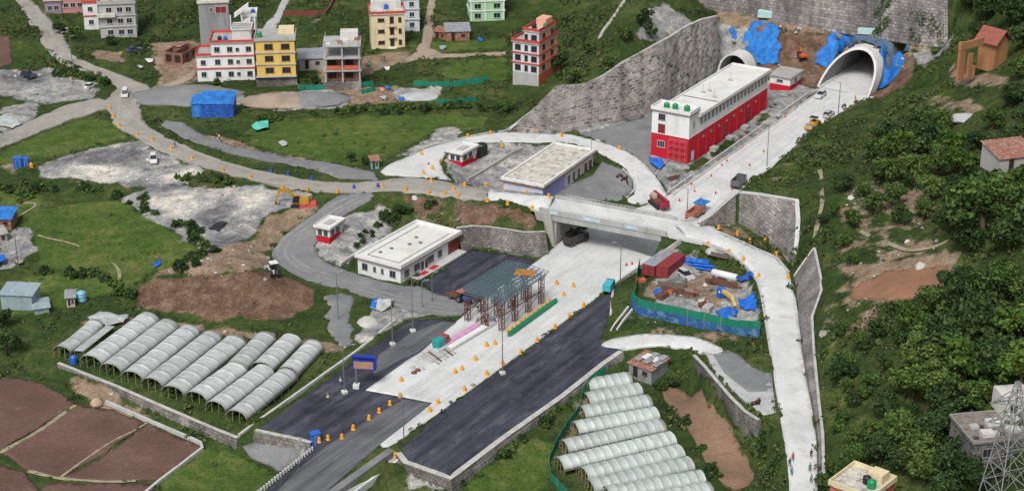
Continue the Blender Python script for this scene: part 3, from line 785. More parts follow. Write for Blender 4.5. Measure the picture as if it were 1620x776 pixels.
def ground_material():
    m, nt, p = newmat('ground_cover')
    vec = world_pos(nt)
    at = nt.nodes.new('ShaderNodeAttribute'); at.attribute_name = 'zone'
    sep = nt.nodes.new('ShaderNodeSeparateColor'); nt.links.new(at.outputs['Color'], sep.inputs[0])
    big = _noise(nt, vec, .05, 5, .65); mid = _noise(nt, vec, .35, 5, .7); fin = _noise(nt, vec, 1.8, 4, .75)
    grain = _ramp(nt, fin, [(.25, (.45,) * 3), (.5, (.95,) * 3), (.75, (1.45,) * 3)])
    scrub = _ramp(nt, _mathn(nt, 'ADD', _mathn(nt, 'MULTIPLY', big, .5), _mathn(nt, 'MULTIPLY', mid, .5)), [(.36, (.02, .038, .012)), (.5, (.045, .075, .021)), (.62, (.1, .115, .04))])
    lush = _ramp(nt, _mathn(nt, 'ADD', _mathn(nt, 'MULTIPLY', big, .45), _mathn(nt, 'MULTIPLY', mid, .55)), [(.35, (.04, .074, .016)), (.5, (.075, .122, .027)), (.66, (.165, .18, .058))])
    earth = _ramp(nt, mid, [(.3, (.15, .1, .065)), (.5, (.26, .19, .13)), (.7, (.36, .29, .22))])
    dark = _ramp(nt, mid, [(.3, (.08, .048, .033)), (.5, (.15, .093, .064)), (.72, (.26, .175, .125))])
    grav = _ramp(nt, _mathn(nt, 'ADD', _mathn(nt, 'MULTIPLY', big, .5), _mathn(nt, 'MULTIPLY', mid, .5)), [(.36, (.17, .17, .18)), (.5, (.3, .3, .295)), (.62, (.46, .44, .41))])
    edge = _noise(nt, vec, .16, 3, .55)
    tat = nt.nodes.new('ShaderNodeAttribute'); tat.attribute_name = 'tone'
    tv = _mathn(nt, 'ADD', tat.outputs['Fac'], _mathn(nt, 'MULTIPLY', _mathn(nt, 'SUBTRACT', mid, .5), .9))
    grav = _mix(nt, 1, grav, _ramp(nt, tv, [(.1, (.5, .5, .53)), (.5, (1, 1, 1)), (.95, (1.75, 1.68, 1.55))]), 'MULTIPLY')
    jit = _mathn(nt, 'MULTIPLY', _mathn(nt, 'SUBTRACT', edge, .5), 1.7)
    jit2 = _mathn(nt, 'MULTIPLY', _mathn(nt, 'SUBTRACT', mid, .5), .7)
    def k(s):
        v = _mathn(nt, 'ADD', _mathn(nt, 'ADD', s, jit), jit2)
        return _ramp(nt, v, [(.38, (0, 0, 0)), (.6, (1, 1, 1))])
    c = _mix(nt, k(sep.outputs[2]), scrub, lush)
    c = _mix(nt, k(sep.outputs[0]), c, earth)
    c = _mix(nt, k(sep.outputs[1]), c, grav)
    c = _mix(nt, k(at.outputs['Alpha']), c, dark)
    c = _mix(nt, 1, c, grain, 'MULTIPLY')
    nt.links.new(c, p.inputs['Base Color'])
    p.inputs['Roughness'].default_value = .95; p.inputs['Specular IOR Level'].default_value = .1
    nt.links.new(_bump(nt, fin, .8, .3), p.inputs['Normal'])
    return m

# tunnel mouths: foot of the opening, direction into the hill, size, slant of the mouth
ROAD_DIR = Vector((P(1292,147).x - P(1120,267).x, P(1292,147).y - P(1120,267).y)).normalized()
PERP = Vector((ROAD_DIR.y, -ROAD_DIR.x))
def arch(hw, h, n=20):
    """horseshoe half-section points (lateral, height)"""
    return [(hw * math.cos(a) * (1.0 if math.sin(a) > .15 else 1.0), max(0, h * math.sin(a) ** .86)) for a in [math.pi * k / n for k in range(n + 1)]]
pl = wp(1296, 137, 3.0)
PORT1 = dict(o=Vector((pl[0], pl[1], 3.0)) + Vector((*PERP, 0)) * 7.2, hw=7.2, h=9.0, cut=11.5, back=34)
pc = wp(1162, 88, 3.6 + 6.2)
PORT2 = dict(o=Vector((pc[0], pc[1], 3.6)), hw=4.5, h=6.2, cut=.4, back=6.5)
def port_local(pt, x, y):
    rx, ry = x - pt['o'].x, y - pt['o'].y
    return rx * PERP.x + ry * PERP.y, rx * ROAD_DIR.x + ry * ROAD_DIR.y

TONE = np.full((NY, NX), .5, np.float32)
def tone(px, v, feather=4):
    pg = np.array([(P(*q).x, P(*q).y) for q in px])
    k = inside(pg, GXX, GYY).astype(np.float32)
    for _ in range(feather):
        q = k.copy()
        q[1:-1, 1:-1] = (k[1:-1, 1:-1] * 2 + k[:-2, 1:-1] + k[2:, 1:-1] + k[1:-1, :-2] + k[1:-1, 2:]) / 6
        k = q
    TONE[:] = TONE * (1 - k) + v * k
for q in ([(90,272),(130,258),(180,262),(215,280),(200,294),(130,290)], [(240,280),(300,268),(320,274),(270,290)], [(220,318),(300,310),(350,330),(280,345)], [(0,182),(40,186),(30,196),(0,200)], [(660,146),(690,142),(690,156),(660,160)], [(380,300),(440,300),(420,330),(370,340)]):
    tone(q, .95)
for q in ([(60,262),(130,238),(215,232),(230,250),(180,262),(120,258)], [(190,285),(300,292),(260,304),(190,304)], [(330,380),(395,370),(390,395),(330,400)], [(300,330),(370,320),(360,350),(310,356)], [(0,115),(80,112),(70,130),(0,135)]):
    tone(q, .12)
# ground kept clear below the overpass deck
DK = inside(np.array([wp(*q) for q in ((838,329.5,8),(869,336.5,8),(1046,370,6.8),(1112,384.5,6.75),(1128,365,6.75),(1062,347,6.8),(896,317,8),(862,311.5,8))]), GXX, GYY)
HG[DK] = np.minimum(HG[DK], 6.0); OCC[DK] = True
# low relief of the unpaved ground
HG[~OCC] += (ROUGH * (np.clip(1.2 - ZN[:, :, 2], .3, 1) + 1.3 * (ZN[:, :, 3] > .3)))[~OCC]
RLX = OCC.copy()
def make_ground():
    # fine grid inside, stretched rings of cells out to the horizon
    ext = np.array([25, 70, 160, 350, 800, 2000, 4500.0])
    xs = np.concatenate([X0 - ext[::-1], gx, X1 + ext]); ys = np.concatenate([Y0 - np.array([400, 200, 90, 30.0]), gy, Y1 + ext])
    hz = np.pad(HG, ((4, 7), (7, 7)), mode='edge'); zn = np.pad(ZN, ((4, 7), (7, 7), (0, 0)), mode='edge'); tn = np.pad(TONE, ((4, 7), (7, 7)), mode='edge')
    xx, yy = np.meshgrid(xs, ys)
    ny, nx = hz.shape
    co = np.stack([xx, yy, hz], -1).reshape(-1, 3)
    idx = np.arange(nx * ny).reshape(ny, nx)
    q = np.stack([idx[:-1, :-1], idx[:-1, 1:], idx[1:, 1:], idx[1:, :-1]], -1).reshape(-1, 4)
    cx = (co[q[:, 0], 0] + co[q[:, 2], 0]) / 2; cy = (co[q[:, 0], 1] + co[q[:, 2], 1]) / 2; cz = co[q].mean(1)[:, 2]
    kill = np.zeros(len(q), bool)
    for pt, ext_ in ((PORT1, .9), (PORT2, .6)):
        la, d = port_local(pt, cx, cy)
        hgt = np.clip(d / max(pt['cut'], 1.0) * pt['h'], 0, None)
        hw = pt['hw'] * np.sqrt(np.clip(1 - (np.clip(cz - pt['o'].z, 0, None) / (pt['h'] + .2)) ** 2, 0, 1))
        kill |= (np.abs(la) < hw + .35) & (d > -1.0) & (d < pt['back']) & (cz - pt['o'].z < pt['h'] + .2)
    q = q[~kill]
    me = bpy.data.meshes.new('ground')
    me.vertices.add(len(co)); me.vertices.foreach_set('co', co.ravel())
    me.loops.add(len(q) * 4); me.loops.foreach_set('vertex_index', q.ravel())
    me.polygons.add(len(q)); me.polygons.foreach_set('loop_start', np.arange(len(q)) * 4)
    me.polygons.foreach_set('use_smooth', np.ones(len(q), bool))
    ca = me.color_attributes.new('zone', 'FLOAT_COLOR', 'POINT')
    ca.data.foreach_set('color', zn.reshape(-1, 4).ravel())
    ta = me.attributes.new('tone', 'FLOAT', 'POINT'); ta.data.foreach_set('value', tn.ravel())
    me.materials.append(ground_material())
    me.update(calc_edges=True); me.validate()
    o = bpy.data.objects.new('ground', me); COL.objects.link(o)
    o['kind'] = 'structure'
    return o
GROUND = make_ground()
# ------------------------------------------------------------------ walls
def masonry(name, c1, c2, mortar, bw=1.2, bh=.6, msize=.05, dark=.6, weather=.06):
    m, nt, p = newmat(name)
    tc = nt.nodes.new('ShaderNodeTexCoord')
    n0 = _noise(nt, tc.outputs['UV'], .6, 3)
    wob = _mix(nt, .12, tc.outputs['UV'], n0)
    b = nt.nodes.new('ShaderNodeTexBrick')
    b.inputs['Scale'].default_value = 1.0
    b.inputs['Brick Width'].default_value = bw; b.inputs['Row Height'].default_value = bh
    b.inputs['Mortar Size'].default_value = msize; b.inputs['Mortar Smooth'].default_value = .3; b.inputs['Bias'].default_value = 0
    b.inputs['Color1'].default_value = (*c1, 1); b.inputs['Color2'].default_value = (*c2, 1); b.inputs['Mortar'].default_value = (*mortar, 1)
    nt.links.new(tc.outputs['UV'], b.inputs['Vector'])
    vec = world_pos(nt)
    n1 = _noise(nt, scaled(nt, vec, (1, 1, .4)), weather, 6, .75); n2 = _noise(nt, vec, 1.4, 4, .75); n3 = _noise(nt, scaled(nt, vec, (1, 1, .25)), .22, 5, .75)
    c = _mix(nt, _ramp(nt, n1, [(.45, (0, 0, 0)), (.62, (dark,) * 3)]), b.outputs['Color'], (.09, .08, .08))
    c = _mix(nt, _ramp(nt, n3, [(.5, (0, 0, 0)), (.66, (.7,) * 3)]), c, (.33, .31, .285))
    c = _mix(nt, 1, c, _ramp(nt, n2, [(.25, (.6,) * 3), (.75, (1.25,) * 3)]), 'MULTIPLY')
    # paler and darker bays, and weep holes at regular steps
    c = _mix(nt, 1, c, _ramp(nt, _noise(nt, scaled(nt, tc.outputs['UV'], (.16, .02, 1)), 1.0, 2), [(.35, (.72,) * 3), (.5, (1,) * 3), (.65, (1.3,) * 3)]), 'MULTIPLY')
    su = nt.nodes.new('ShaderNodeSeparateXYZ'); nt.links.new(tc.outputs['UV'], su.inputs[0])
    hu = _mathn(nt, 'LESS_THAN', _mathn(nt, 'FRACT', _mathn(nt, 'DIVIDE', su.outputs[0], bw * 2.5)), .09)
    hv = _mathn(nt, 'LESS_THAN', _mathn(nt, 'FRACT', _mathn(nt, 'DIVIDE', su.outputs[1], bh * 4.0)), .1)
    c = _mix(nt, _mathn(nt, 'MULTIPLY', _mathn(nt, 'MULTIPLY', hu, hv), .8), c, (.02, .02, .02))
    nt.links.new(c, p.inputs['Base Color']); p.inputs['Roughness'].default_value = .95; p.inputs['Specular IOR Level'].default_value = .1
    nt.links.new(_bump(nt, _mathn(nt, 'ADD', b.outputs['Fac'], n2), .6, .2), p.inputs['Normal'])
    return m
M_mas = masonry('weathered_block_masonry', (.09, .08, .075), (.32, .295, .27), (.34, .32, .295), 1.9, 1.1, .15, .6, .06)
M_mas2 = masonry('grey_block_masonry', (.19, .175, .17), (.36, .335, .315), (.17, .16, .155), 1.5, .9, .12, .6, .09)
M_rubble = masonry('rubble_masonry', (.15, .14, .13), (.3, .28, .255), (.14, .13, .12), .9, .55, .1, .45, .2)
M_darkstone = masonry('dark_purple_stone', (.13, .115, .125), (.2, .18, .19), (.3, .29, .28), .6, .4, .05, .4, .15)
M_wallc = mat('stained_wall_concrete', (.42, .41, .38), .2, .3, .9, fine=2, streak=True, dirt=(.2, .19, .17), dirt_amt=.7)

def lineto(pts, n):
    """n+1 points evenly along a polyline"""
    pts = [Vector(p) for p in pts]
    L = [0]
    for a, b in zip(pts[:-1], pts[1:]): L.append(L[-1] + (b - a).length)
    out = []
    for k in range(n + 1):
        s = L[-1] * k / n
        i = 0
        while i < len(L) - 2 and L[i + 1] < s: i += 1
        t = (s - L[i]) / max(1e-6, L[i + 1] - L[i])
        out.append(pts[i].lerp(pts[i + 1], min(1, t)))
    return out

def same_param(a, b, step=2.0):
    """matching points on two polylines with the same number of corners"""
    A, B = [], []
    for i in range(len(a) - 1):
        k = max(1, int(max((a[i + 1] - a[i]).length, (b[i + 1] - b[i]).length) / step))
        for j in range(k):
            A.append(a[i].lerp(a[i + 1], j / k)); B.append(b[i].lerp(b[i + 1], j / k))
    A.append(a[-1]); B.append(b[-1])
    return A, B

def wall_face(name, label, top, bot, m, out=.35, thick=1.2, rows=6, cope=None, cat='retaining wall', rough=.12, world=False, group=None):
    """battered wall between a foot line and a top line, with real thickness, roughened face and a coping"""
    if not world:
        top = [Vector(wp(*q)) for q in top]; bot = [Vector(wp(*q)) for q in bot]
    A, B = same_param(top, bot)
    n = len(A)
    me_v, me_f, uv = [], [], []
    us = [0]
    for i in range(1, n): us.append(us[-1] + ((A[i] - A[i - 1]).length + (B[i] - B[i - 1]).length) / 2)
    def nrm(i):
        d = (B[min(i + 1, n - 1)] - B[max(i - 1, 0)]) + (A[min(i + 1, n - 1)] - A[max(i - 1, 0)])
        up = A[i] - B[i]
        q = d.cross(up)
        q.normalize()
        if q.y > 0 and abs(q.y) > abs(q.x) * .2: q = -q
        return q
    N = [nrm(i) for i in range(n)]
    G = []
    for i in range(n):
        row = []
        for r in range(rows + 1):
            t = r / rows
            p = B[i].lerp(A[i], t) + N[i] * out
            if r == 0: p = p - Vector((0, 0, .5))
            p = p + N[i] * rough * mnoise.noise(p * .45)
            row.append(len(me_v)); me_v.append(p); uv.append((us[i], t * (A[i] - B[i]).length))
        back = A[i] - N[i] * (thick - out)
        row.append(len(me_v)); me_v.append(back); uv.append((us[i], (A[i] - B[i]).length + thick))
        low = B[i] - N[i] * (thick - out) - Vector((0, 0, .5))
        row.append(len(me_v)); me_v.append(low); uv.append((us[i], -1))
        G.append(row)
    k = rows + 3
    for i in range(n - 1):
        for r in range(k):
            me_f.append((G[i][r], G[i + 1][r], G[i + 1][(r + 1) % k], G[i][(r + 1) % k]))
    me_f.append(tuple(G[0])); me_f.append(tuple(G[-1][::-1]))
    me = bpy.data.meshes.new(name)
    me.from_pydata([tuple(v) for v in me_v], [], me_f)
    ul = me.uv_layers.new(name='UVMap')
    for lp in me.loops: ul.data[lp.index].uv = uv[lp.vertex_index]
    me.materials.append(m)
    bm = bmesh.new(); bm.from_mesh(me); bmesh.ops.recalc_face_normals(bm, faces=bm.faces); bm.to_mesh(me); bm.free()
    o = bpy.data.objects.new(name, me); COL.objects.link(o)
    tag(o, label, cat, group)
    if cope:
        mb = MB()
        h, wd, mm = cope
        rings = []
        for i in range(n):
            q = Vector((N[i].x, N[i].y, 0)); q.normalize()
            a = A[i] + q * (out + .12); b = a - q * wd
            z = A[i].z + .02
            rings.append([(a.x, a.y, z), (b.x, b.y, z), (b.x, b.y, z + h), (a.x, a.y, z + h)])
        mb.loft(rings)
        mb.build('coping', mm, o)
    return o

def px3(L): return [q for q in L]
W = wall_face
W('retaining_wall', 'long sloping wall of dark weathered blocks left of the red and white building', *WALLS['slope'], M_mas, .5, 1.6, 10, (.25, .9, M_stonecap), rough=.3)
W('retaining_wall', 'tall grey block wall running across the top above the tunnel mouths', *WALLS['great'], M_mas2, .5, 1.6, 10, (.3, 1.0, M_stonecap), rough=.35)
W('retaining_wall', 'curved rubble stone wall between the brown grass bank and the dark parking', *WALLS['park'], M_rubble, .3, 1, 5, (.15, .5, M_stonecap))
W('wing_wall', 'short grey stone wall leaning beside the trunk road right of the overpass', *WALLS['wing'], M_rubble, .3, 1, 5, (.2, .5, M_stonecap))
W('retaining_wall', 'tall pale-topped stone wall below the green hillside above the curving road', *WALLS['bench'], M_mas2, .3, 1.2, 6, (.35, 1.0, M_conc))
W('retaining_wall', 'dark purple stone retaining wall rising to a point beside the concrete curve', *WALLS['dark'], M_darkstone, .2, .8, 5, (.3, .5, M_stonecap))
def low_wall(name, label, pts, h, wd, m, base=.3, cope=None, cat='wall', group=None):
    """low upright wall along ground points"""
    pts = [P(*q) if len(q) == 2 else Vector(wp(*q)) for q in pts]
    n = max(2, int(sum((b - a).length for a, b in zip(pts[:-1], pts[1:])) / 2.5))
    L = lineto(pts, n)
    mb = MB(); rings = []; r2 = []
    for i, p in enumerate(L):
        d = (L[min(i + 1, n)] - L[max(i - 1, 0)]); d.z = 0; d.normalize()
        q = Vector((-d.y, d.x, 0)) * wd / 2
        z1 = p.z + h
        rings.append([p - q - Vector((0, 0, base)), p + q - Vector((0, 0, base)), Vector((p.x + q.x, p.y + q.y, z1)), Vector((p.x - q.x, p.y - q.y, z1))])
        if cope: r2.append([Vector((p.x, p.y, z1)) + q * s + Vector((0, 0, dz)) for s, dz in ((-1.3, .003), (1.3, .003), (1.3, .1), (-1.3, .1))])
    mb.loft(rings)
    o = mb.build(name, m)
    tag(o, label, cat, group)
    if cope:
        mc = MB(); mc.loft(r2); mc.build('coping', cope, o)
    return o
W('terrace_wall', 'low stone wall holding the terrace in front of the left greenhouses', *WALLS['terrace'], M_rubble, .2, .7, 4, (.12, .7, M_stonecap), rough=.06)
low_wall('kerb_wall', 'pale low wall along the right side of the left greenhouses down to the stream', [(378,690),(402,672),(440,645),(480,617),(520,588),(556,563),(590,537),(625,508)], .5, .5, M_kerb)
low_wall('boundary_wall', 'thin white low wall bending round the corner of the ploughed fields', [(168,636),(200,650),(250,672),(300,693),(326,705),(290,733),(254,760),(225,784)], .45, .5, M_kerb)
W('embankment_wall', 'pale stone wall under the right edge of the dark asphalt', *WALLS['embank'], M_rubble, .2, 1.0, 4, (.12, 1.1, M_stonecap), rough=.1)
W('embankment_wall', 'short stepped stone wall at the near left corner of the asphalt', *WALLS['corner'], M_rubble, .2, 1.2, 4, (.12, .8, M_stonecap), rough=.08)
W('retaining_wall', 'ruined stone wall between the tan field and the grey parking pad', *WALLS['basin'], M_rubble, .2, .8, 4, (.2, .6, M_stonecap), rough=.25)
low_wall('kerb', 'outer pale kerb of the drain left of the upper trunk road', [(1064,310),(1120,270),(1200,214.5),(1286,153)], .35, .35, M_kerb, cat='kerb')
low_wall('kerb', 'inner kerb of the drain beside the red building', [(1056,306),(1114,264),(1194,208),(1278,149)], .45, .4, M_kerb, cat='kerb')
low_wall('kerb', 'pale kerb on the right edge of the trunk road below the overpass', [(966,499),(968,475),(971,450.5),(1014,421.5),(1040,404.5)], .45, .45, M_kerb, cat='kerb')
low_wall('wing_wall', 'sloping pale wing wall between the trunk road and the container compound', [(1016,421,.6),(1041,404,3.6),(1062,390,5.3),(1077,379.5,6.6)], .3, .6, M_wallc, base=6)
low_wall('kerb', 'thin kerb on the outer edge of the concrete curve right of the overpass', [(1078,349.5),(1135,366.5),(1168,380.5),(1202,396.5),(1228,407),(1248,431)], .3, .35, M_kerb, cat='kerb')
low_wall('kerb', 'thin kerb on the inner edge of the concrete curve round the compound', [(1080,377),(1118,385),(1152,398),(1177,418),(1196.5,441),(1203.5,464),(1209.5,500),(1219,560)], .3, .35, M_kerb, cat='kerb')
low_wall('kerb', 'curved kerb round the yard of the lilac building', [(985,268),(1003,285),(1004,303),(990,314)], .3, .4, M_kerb, cat='kerb')
low_wall('kerb', 'kerb along the far edge of the loop road', [(648,246),(680,231),(730,219),(770,210.5),(805,206.5)], .25, .35, M_kerb, cat='kerb')
low_wall('drain_wall', 'pale drain wall running up the bank between guard post and lilac building', [(740,285),(775,265),(810,243),(826,235)], .5, .5, M_wallc)
low_wall('stair_wall', 'pair of pale rails of a bank stairway below the green fence', [(966,524),(974,511),(984,499),(994,486)], .35, .35, M_kerb)
low_wall('stair_wall', 'second pale rail right of the bank stairway', [(976,522),(984,510),(992,500),(1000,490)], .35, .35, M_kerb)
low_wall('drain_wall', 'thin concrete ramp wall climbing behind the white one-storey building', [(538,419),(550,410),(570,398),(588,386)], .4, .5, M_kerb)
low_wall('hill_channel', 'narrow concrete channel descending the ridge above the block slope', [(948,62),(955,48),(968,32),(980,14),(992,-4)], .3, .9, M_wallc)
low_wall('brick_wall', 'dark red brick compound wall at the top of the village', [(448,25),(480,26),(517,25),(524,14),(530,0),(535,-12)], 1.6, .35, mat('dark_red_brick', (.2, .06, .05), .3, .5, .9, fine=3))

# ------------------------------------------------------------------ overpass
A0, A1 = Vector(wp(869, 336.5, 8.0)), Vector(wp(896, 317, 8.0))
B0, B1 = Vector(wp(1046, 370, 6.8)), Vector(wp(1062, 347, 6.8))
br = thing('overpass', 'grey concrete overpass carrying the ring road across the trunk road', 'bridge', tuple((A0 + B0) / 2 - Vector((0, 0, 7.4))))
BO = Vector(br.location)
SN = [Vector(wp(*q)) for q in ((838,329.5,8.0),(869,336.5,8.0),(1046,370,6.8),(1092,380.5,6.75),(1112,384.5,6.75))]
SF = [Vector(wp(*q)) for q in ((862,311.5,8.0),(896,317,8.0),(1062,347,6.8),(1108,359,6.75),(1128,365,6.75))]
def bp(t, s, dz):
    """point on the deck: t along (0..1 between the abutments), s across (0 near side, 1 far side)"""
    if t < 0: k, f = 0, 1 + t / .16
    elif t <= 1: k, f = 1, t
    elif t <= 1.25: k, f = 2, (t - 1) / .25
    else: k, f = 3, (t - 1.25) / .11
    return SN[k].lerp(SN[k + 1], f).lerp(SF[k].lerp(SF[k + 1], f), s) + Vector((0, 0, dz)) - BO
NB = 10
TS = [k / NB for k in range(NB + 1)]
TL = [-.155, -.08] + TS + [1.08, 1.16, 1.25, 1.3, 1.355]
mb = MB(); mb.loft([[bp(t, 0, .1), bp(t, 1, .1), bp(t, 1, -.5), bp(t, 0, -.5)] for t in TL]); mb.build('deck', M_conc, br)
M_bridge = mat('bridge_concrete', (.4, .41, .4), .2, .3, .9, fine=2, streak=True, dirt=(.22, .22, .21), dirt_amt=.6)
for s0, s1, hh in ((-.03, .03, .85), (.965, 1.03, .85)):
    mb = MB(); mb.loft([[bp(t, s0, -.25), bp(t, s1, -.25), bp(t, s1, hh), bp(t, s0, hh)] for t in [-.08] + TS + [1.05]]); pa = mb.build('parapet', M_bridge, br)
    mb = MB()
    for k in range(26):
        t = k / 25
        mb.bar(bp(t, (s0 + s1) / 2, hh), bp(t, (s0 + s1) / 2, hh + .45), .1)
    mb.bar(bp(0, (s0 + s1) / 2, hh + .45), bp(1, (s0 + s1) / 2, hh + .45), .09)
    mb.build('handrail', M_kerb, pa)
for s in (.03, .28, .5, .72, .97):
    mb = MB(); mb.loft([[bp(t, s - .035, -.502), bp(t, s + .035, -.502), bp(t, s + .03, -1.75), bp(t, s - .03, -1.75)] for t in TS]); mb.build('girder', M_bridge, br)
M_paleblue = mat('faded_blue_paint', (.45, .58, .62), .25, .5, .8, fine=3)
for t0, t1 in ((.01, .08), (.31, .46), (.68, .8)):
    mb = MB(); mb.loft([[bp(t, -.034, -.05), bp(t, -.031, -.05), bp(t, -.031, .8), bp(t, -.034, .8)] for t in (t0, t1)]); mb.build('painted_panel', M_paleblue, br)
ab = MB()
p0, p1 = Vector(wp(880, 389, 0)), Vector(wp(916, 359, 0))
d = (p1 - p0).normalized(); q = Vector((-d.y, d.x, 0)); q = q if q.x < 0 else -q
ab.loft([[p0 - BO, p1 - BO, p1 + q * 2.2 - BO, p0 + q * 2.2 - BO], [x + Vector((0, 0, 6.3)) - BO for x in (p0, p1, p1 + q * 2.2, p0 + q * 2.2)]]); ab.build('abutment', M_wallc, br)
ab = MB()
p0, p1 = Vector(wp(1043, 407, 0)), Vector(wp(1090, 376, 0))
d = (p1 - p0).normalized(); q = Vector((-d.y, d.x, 0)); q = q if q.x > 0 else -q
ab.loft([[p0 - BO, p1 - BO, p1 + q * 3 - BO, p0 + q * 3 - BO], [x + Vector((0, 0, 5.2)) - BO for x in (p0, p1, p1 + q * 3, p0 + q * 3)]]); ab.build('abutment', M_wallc, br)
W('wing_wall', 'stained concrete wing wall at the left end of the overpass', *WALLS['abut'], M_wallc, .25, .8, 4, rough=.03)

# ------------------------------------------------------------------ road bridge over the stream at the near edge
rb = thing('road_bridge', 'low concrete bridge side where the near road crosses the stream', 'bridge', tuple(P(560, 745)))
RO = Vector(rb.location)
a, b = Vector(wp(614, 712, 0)), Vector(wp(470, 815, 0))
d = (b - a).normalized(); q = Vector((d.y, -d.x, 0)); q = q if q.x > 0 else -q
mb = MB(); mb.loft([[x - RO + Vector((0, 0, -.6)), x + q * 1.5 - RO + Vector((0, 0, -.6)), x + q * 1.5 - RO + Vector((0, 0, .55)), x - RO + Vector((0, 0, .55))] for x in lineto([a, b], 8)]); mb.build('parapet', M_apron, rb)
mb = MB(); mb.loft([[x + q * 2.5 - RO + Vector((0, 0, -1.8)), x + q * 3.0 - RO + Vector((0, 0, -1.8)), x + q * 3.0 - RO + Vector((0, 0, -.5)), x + q * 2.5 - RO + Vector((0, 0, -.5))] for x in lineto([a, b], 8)]); mb.build('girder', M_conc, rb)
mb = MB(); mb.loft([[x + q * .1 - RO + Vector((0, 0, -1.2)), x + q * 2.6 - RO + Vector((0, 0, -1.2)), x + q * 2.6 - RO + Vector((0, 0, -.65)), x + q * .1 - RO + Vector((0, 0, -.65))] for x in lineto([a, b], 8)]); mb.build('deck_edge', M_bridge, rb)
a, b = Vector(wp(494, 712, 0)), Vector(wp(400, 788, 0))
mb = MB()
for k, x in enumerate(lineto([a, b], 22)):
    mb.box(x.x - .18, x.x + .18, x.y - .18, x.y + .18, -.1, .75)
mb.bar(a + Vector((0, 0, .5)), b + Vector((0, 0, .5)), .12)
tag(mb.build('guard_rail', M_kerb), 'pale post and rail barrier on the left of the near road', 'railing')

# ------------------------------------------------------------------ tunnel mouths
M_tun = mat('tunnel_lining', (.24, .245, .25), .15, .3, .7, fine=1.5, dirt=(.22, .22, .22), dirt_amt=.5)
M_ring = mat('white_portal_concrete', (.62, .61, .58), .12, .3, .8, fine=1.6, streak=True, dirt=(.4, .37, .32), dirt_amt=.4)
M_dark = mat('painted_tunnel_dark', (.03, .03, .032), .2, .3, .95)
def tunnel(pt, label, th=.6, floor=True):
    ang = math.atan2(PERP.y, PERP.x)
    t = thing('tunnel_portal', label, 'tunnel', tuple(pt['o']), ang)
    hw, h, cut, back = pt['hw'], pt['h'], pt['cut'], pt['back']
    n = 28
    a = arch(hw, h, n); b = arch(hw + th, h + th, n)
    yi = lambda z: cut * z / h
    inn = [(x, yi(z), z) for x, z in a]; out = [(x, yi(z), z) for x, z in b]
    ring = MB()
    # mouth face, a lip proud of the slope and the outer skin
    V = []
    for (i, o) in zip(inn, out): V += [(i[0], i[1] - .35, i[2]), (o[0], o[1] - .35, o[2]), (o[0], o[1] + 4.5, o[2]), (i[0], i[1] + 1.5, i[2])]
    Fc = []
    for k in range(n):
        p, q_ = 4 * k, 4 * k + 4
        for r in range(4): Fc.append((p + r, q_ + r, q_ + (r + 1) % 4, p + (r + 1) % 4))
    Fc += [(0, 1, 2, 3), (4 * n + 3, 4 * n + 2, 4 * n + 1, 4 * n)]
    ring.add(V, Fc); ring.build('portal_ring', M_ring, t)
    lin = MB(); V = []; Fc = []
    steps = [0, .12, .3, .6, 1]
    for (x, z), i in zip(a, inn):
        for s in steps: V.append((x, i[1] + .05 + (back - i[1]) * s, z))
    m_ = len(steps)
    for k in range(n):
        for s in range(m_ - 1): Fc.append((k * m_ + s, (k + 1) * m_ + s, (k + 1) * m_ + s + 1, k * m_ + s + 1))
    lin.add(V, Fc); lin.build('tunnel_lining', M_tun, t)
    if floor:
        fl = MB(); fl.box(-hw, hw, -.4, back, -.4, .045); fl.build('tunnel_floor', M_conc, t)
        for s in (-1, 1):
            k = MB(); k.box(s * hw - (1.0 if s > 0 else 0), s * hw + (0 if s > 0 else 1.0), -.2, back, .05, .3); k.build('footway', M_kerb, t)
    e = MB(); e.add([(x, back - .1, z) for x, z in a], [tuple(range(n + 1))]); e.build('dark_end_cap', M_dark, t)  # near-black cap: darkness of the tunnel running on, put into the colour
    return t
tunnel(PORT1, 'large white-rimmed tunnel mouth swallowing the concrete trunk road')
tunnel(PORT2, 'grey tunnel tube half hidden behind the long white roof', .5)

# ------------------------------------------------------------------ tarpaulins on the portal slope
def tarp_mat(name, c):
    m, nt, p = newmat(name)
    vec = world_pos(nt)
    n = _noise(nt, scaled(nt, vec, (1, 1, .35)), .5, 5, .7); n2 = _noise(nt, vec, 2.2, 3, .7)
    a = _ramp(nt, n, [(.32, mul(c, .55)), (.5, c), (.7, (min(1, c[0] * 2 + .02), min(1, c[1] * 1.5), min(1, c[2] * 1.25)))])
    nt.links.new(_mix(nt, 1, a, _ramp(nt, n2, [(.3, (.8,) * 3), (.7, (1.15,) * 3)]), 'MULTIPLY'), p.inputs['Base Color'])
    p.inputs['Roughness'].default_value = .42
    nt.links.new(_bump(nt, _mathn(nt, 'ADD', n, n2), .9, .5), p.inputs['Normal'])
    return m
M_tarp = tarp_mat('blue_tarpaulin', (.015, .19, .62))
M_tarp_d = tarp_mat('deep_blue_tarpaulin', (.012, .1, .48))
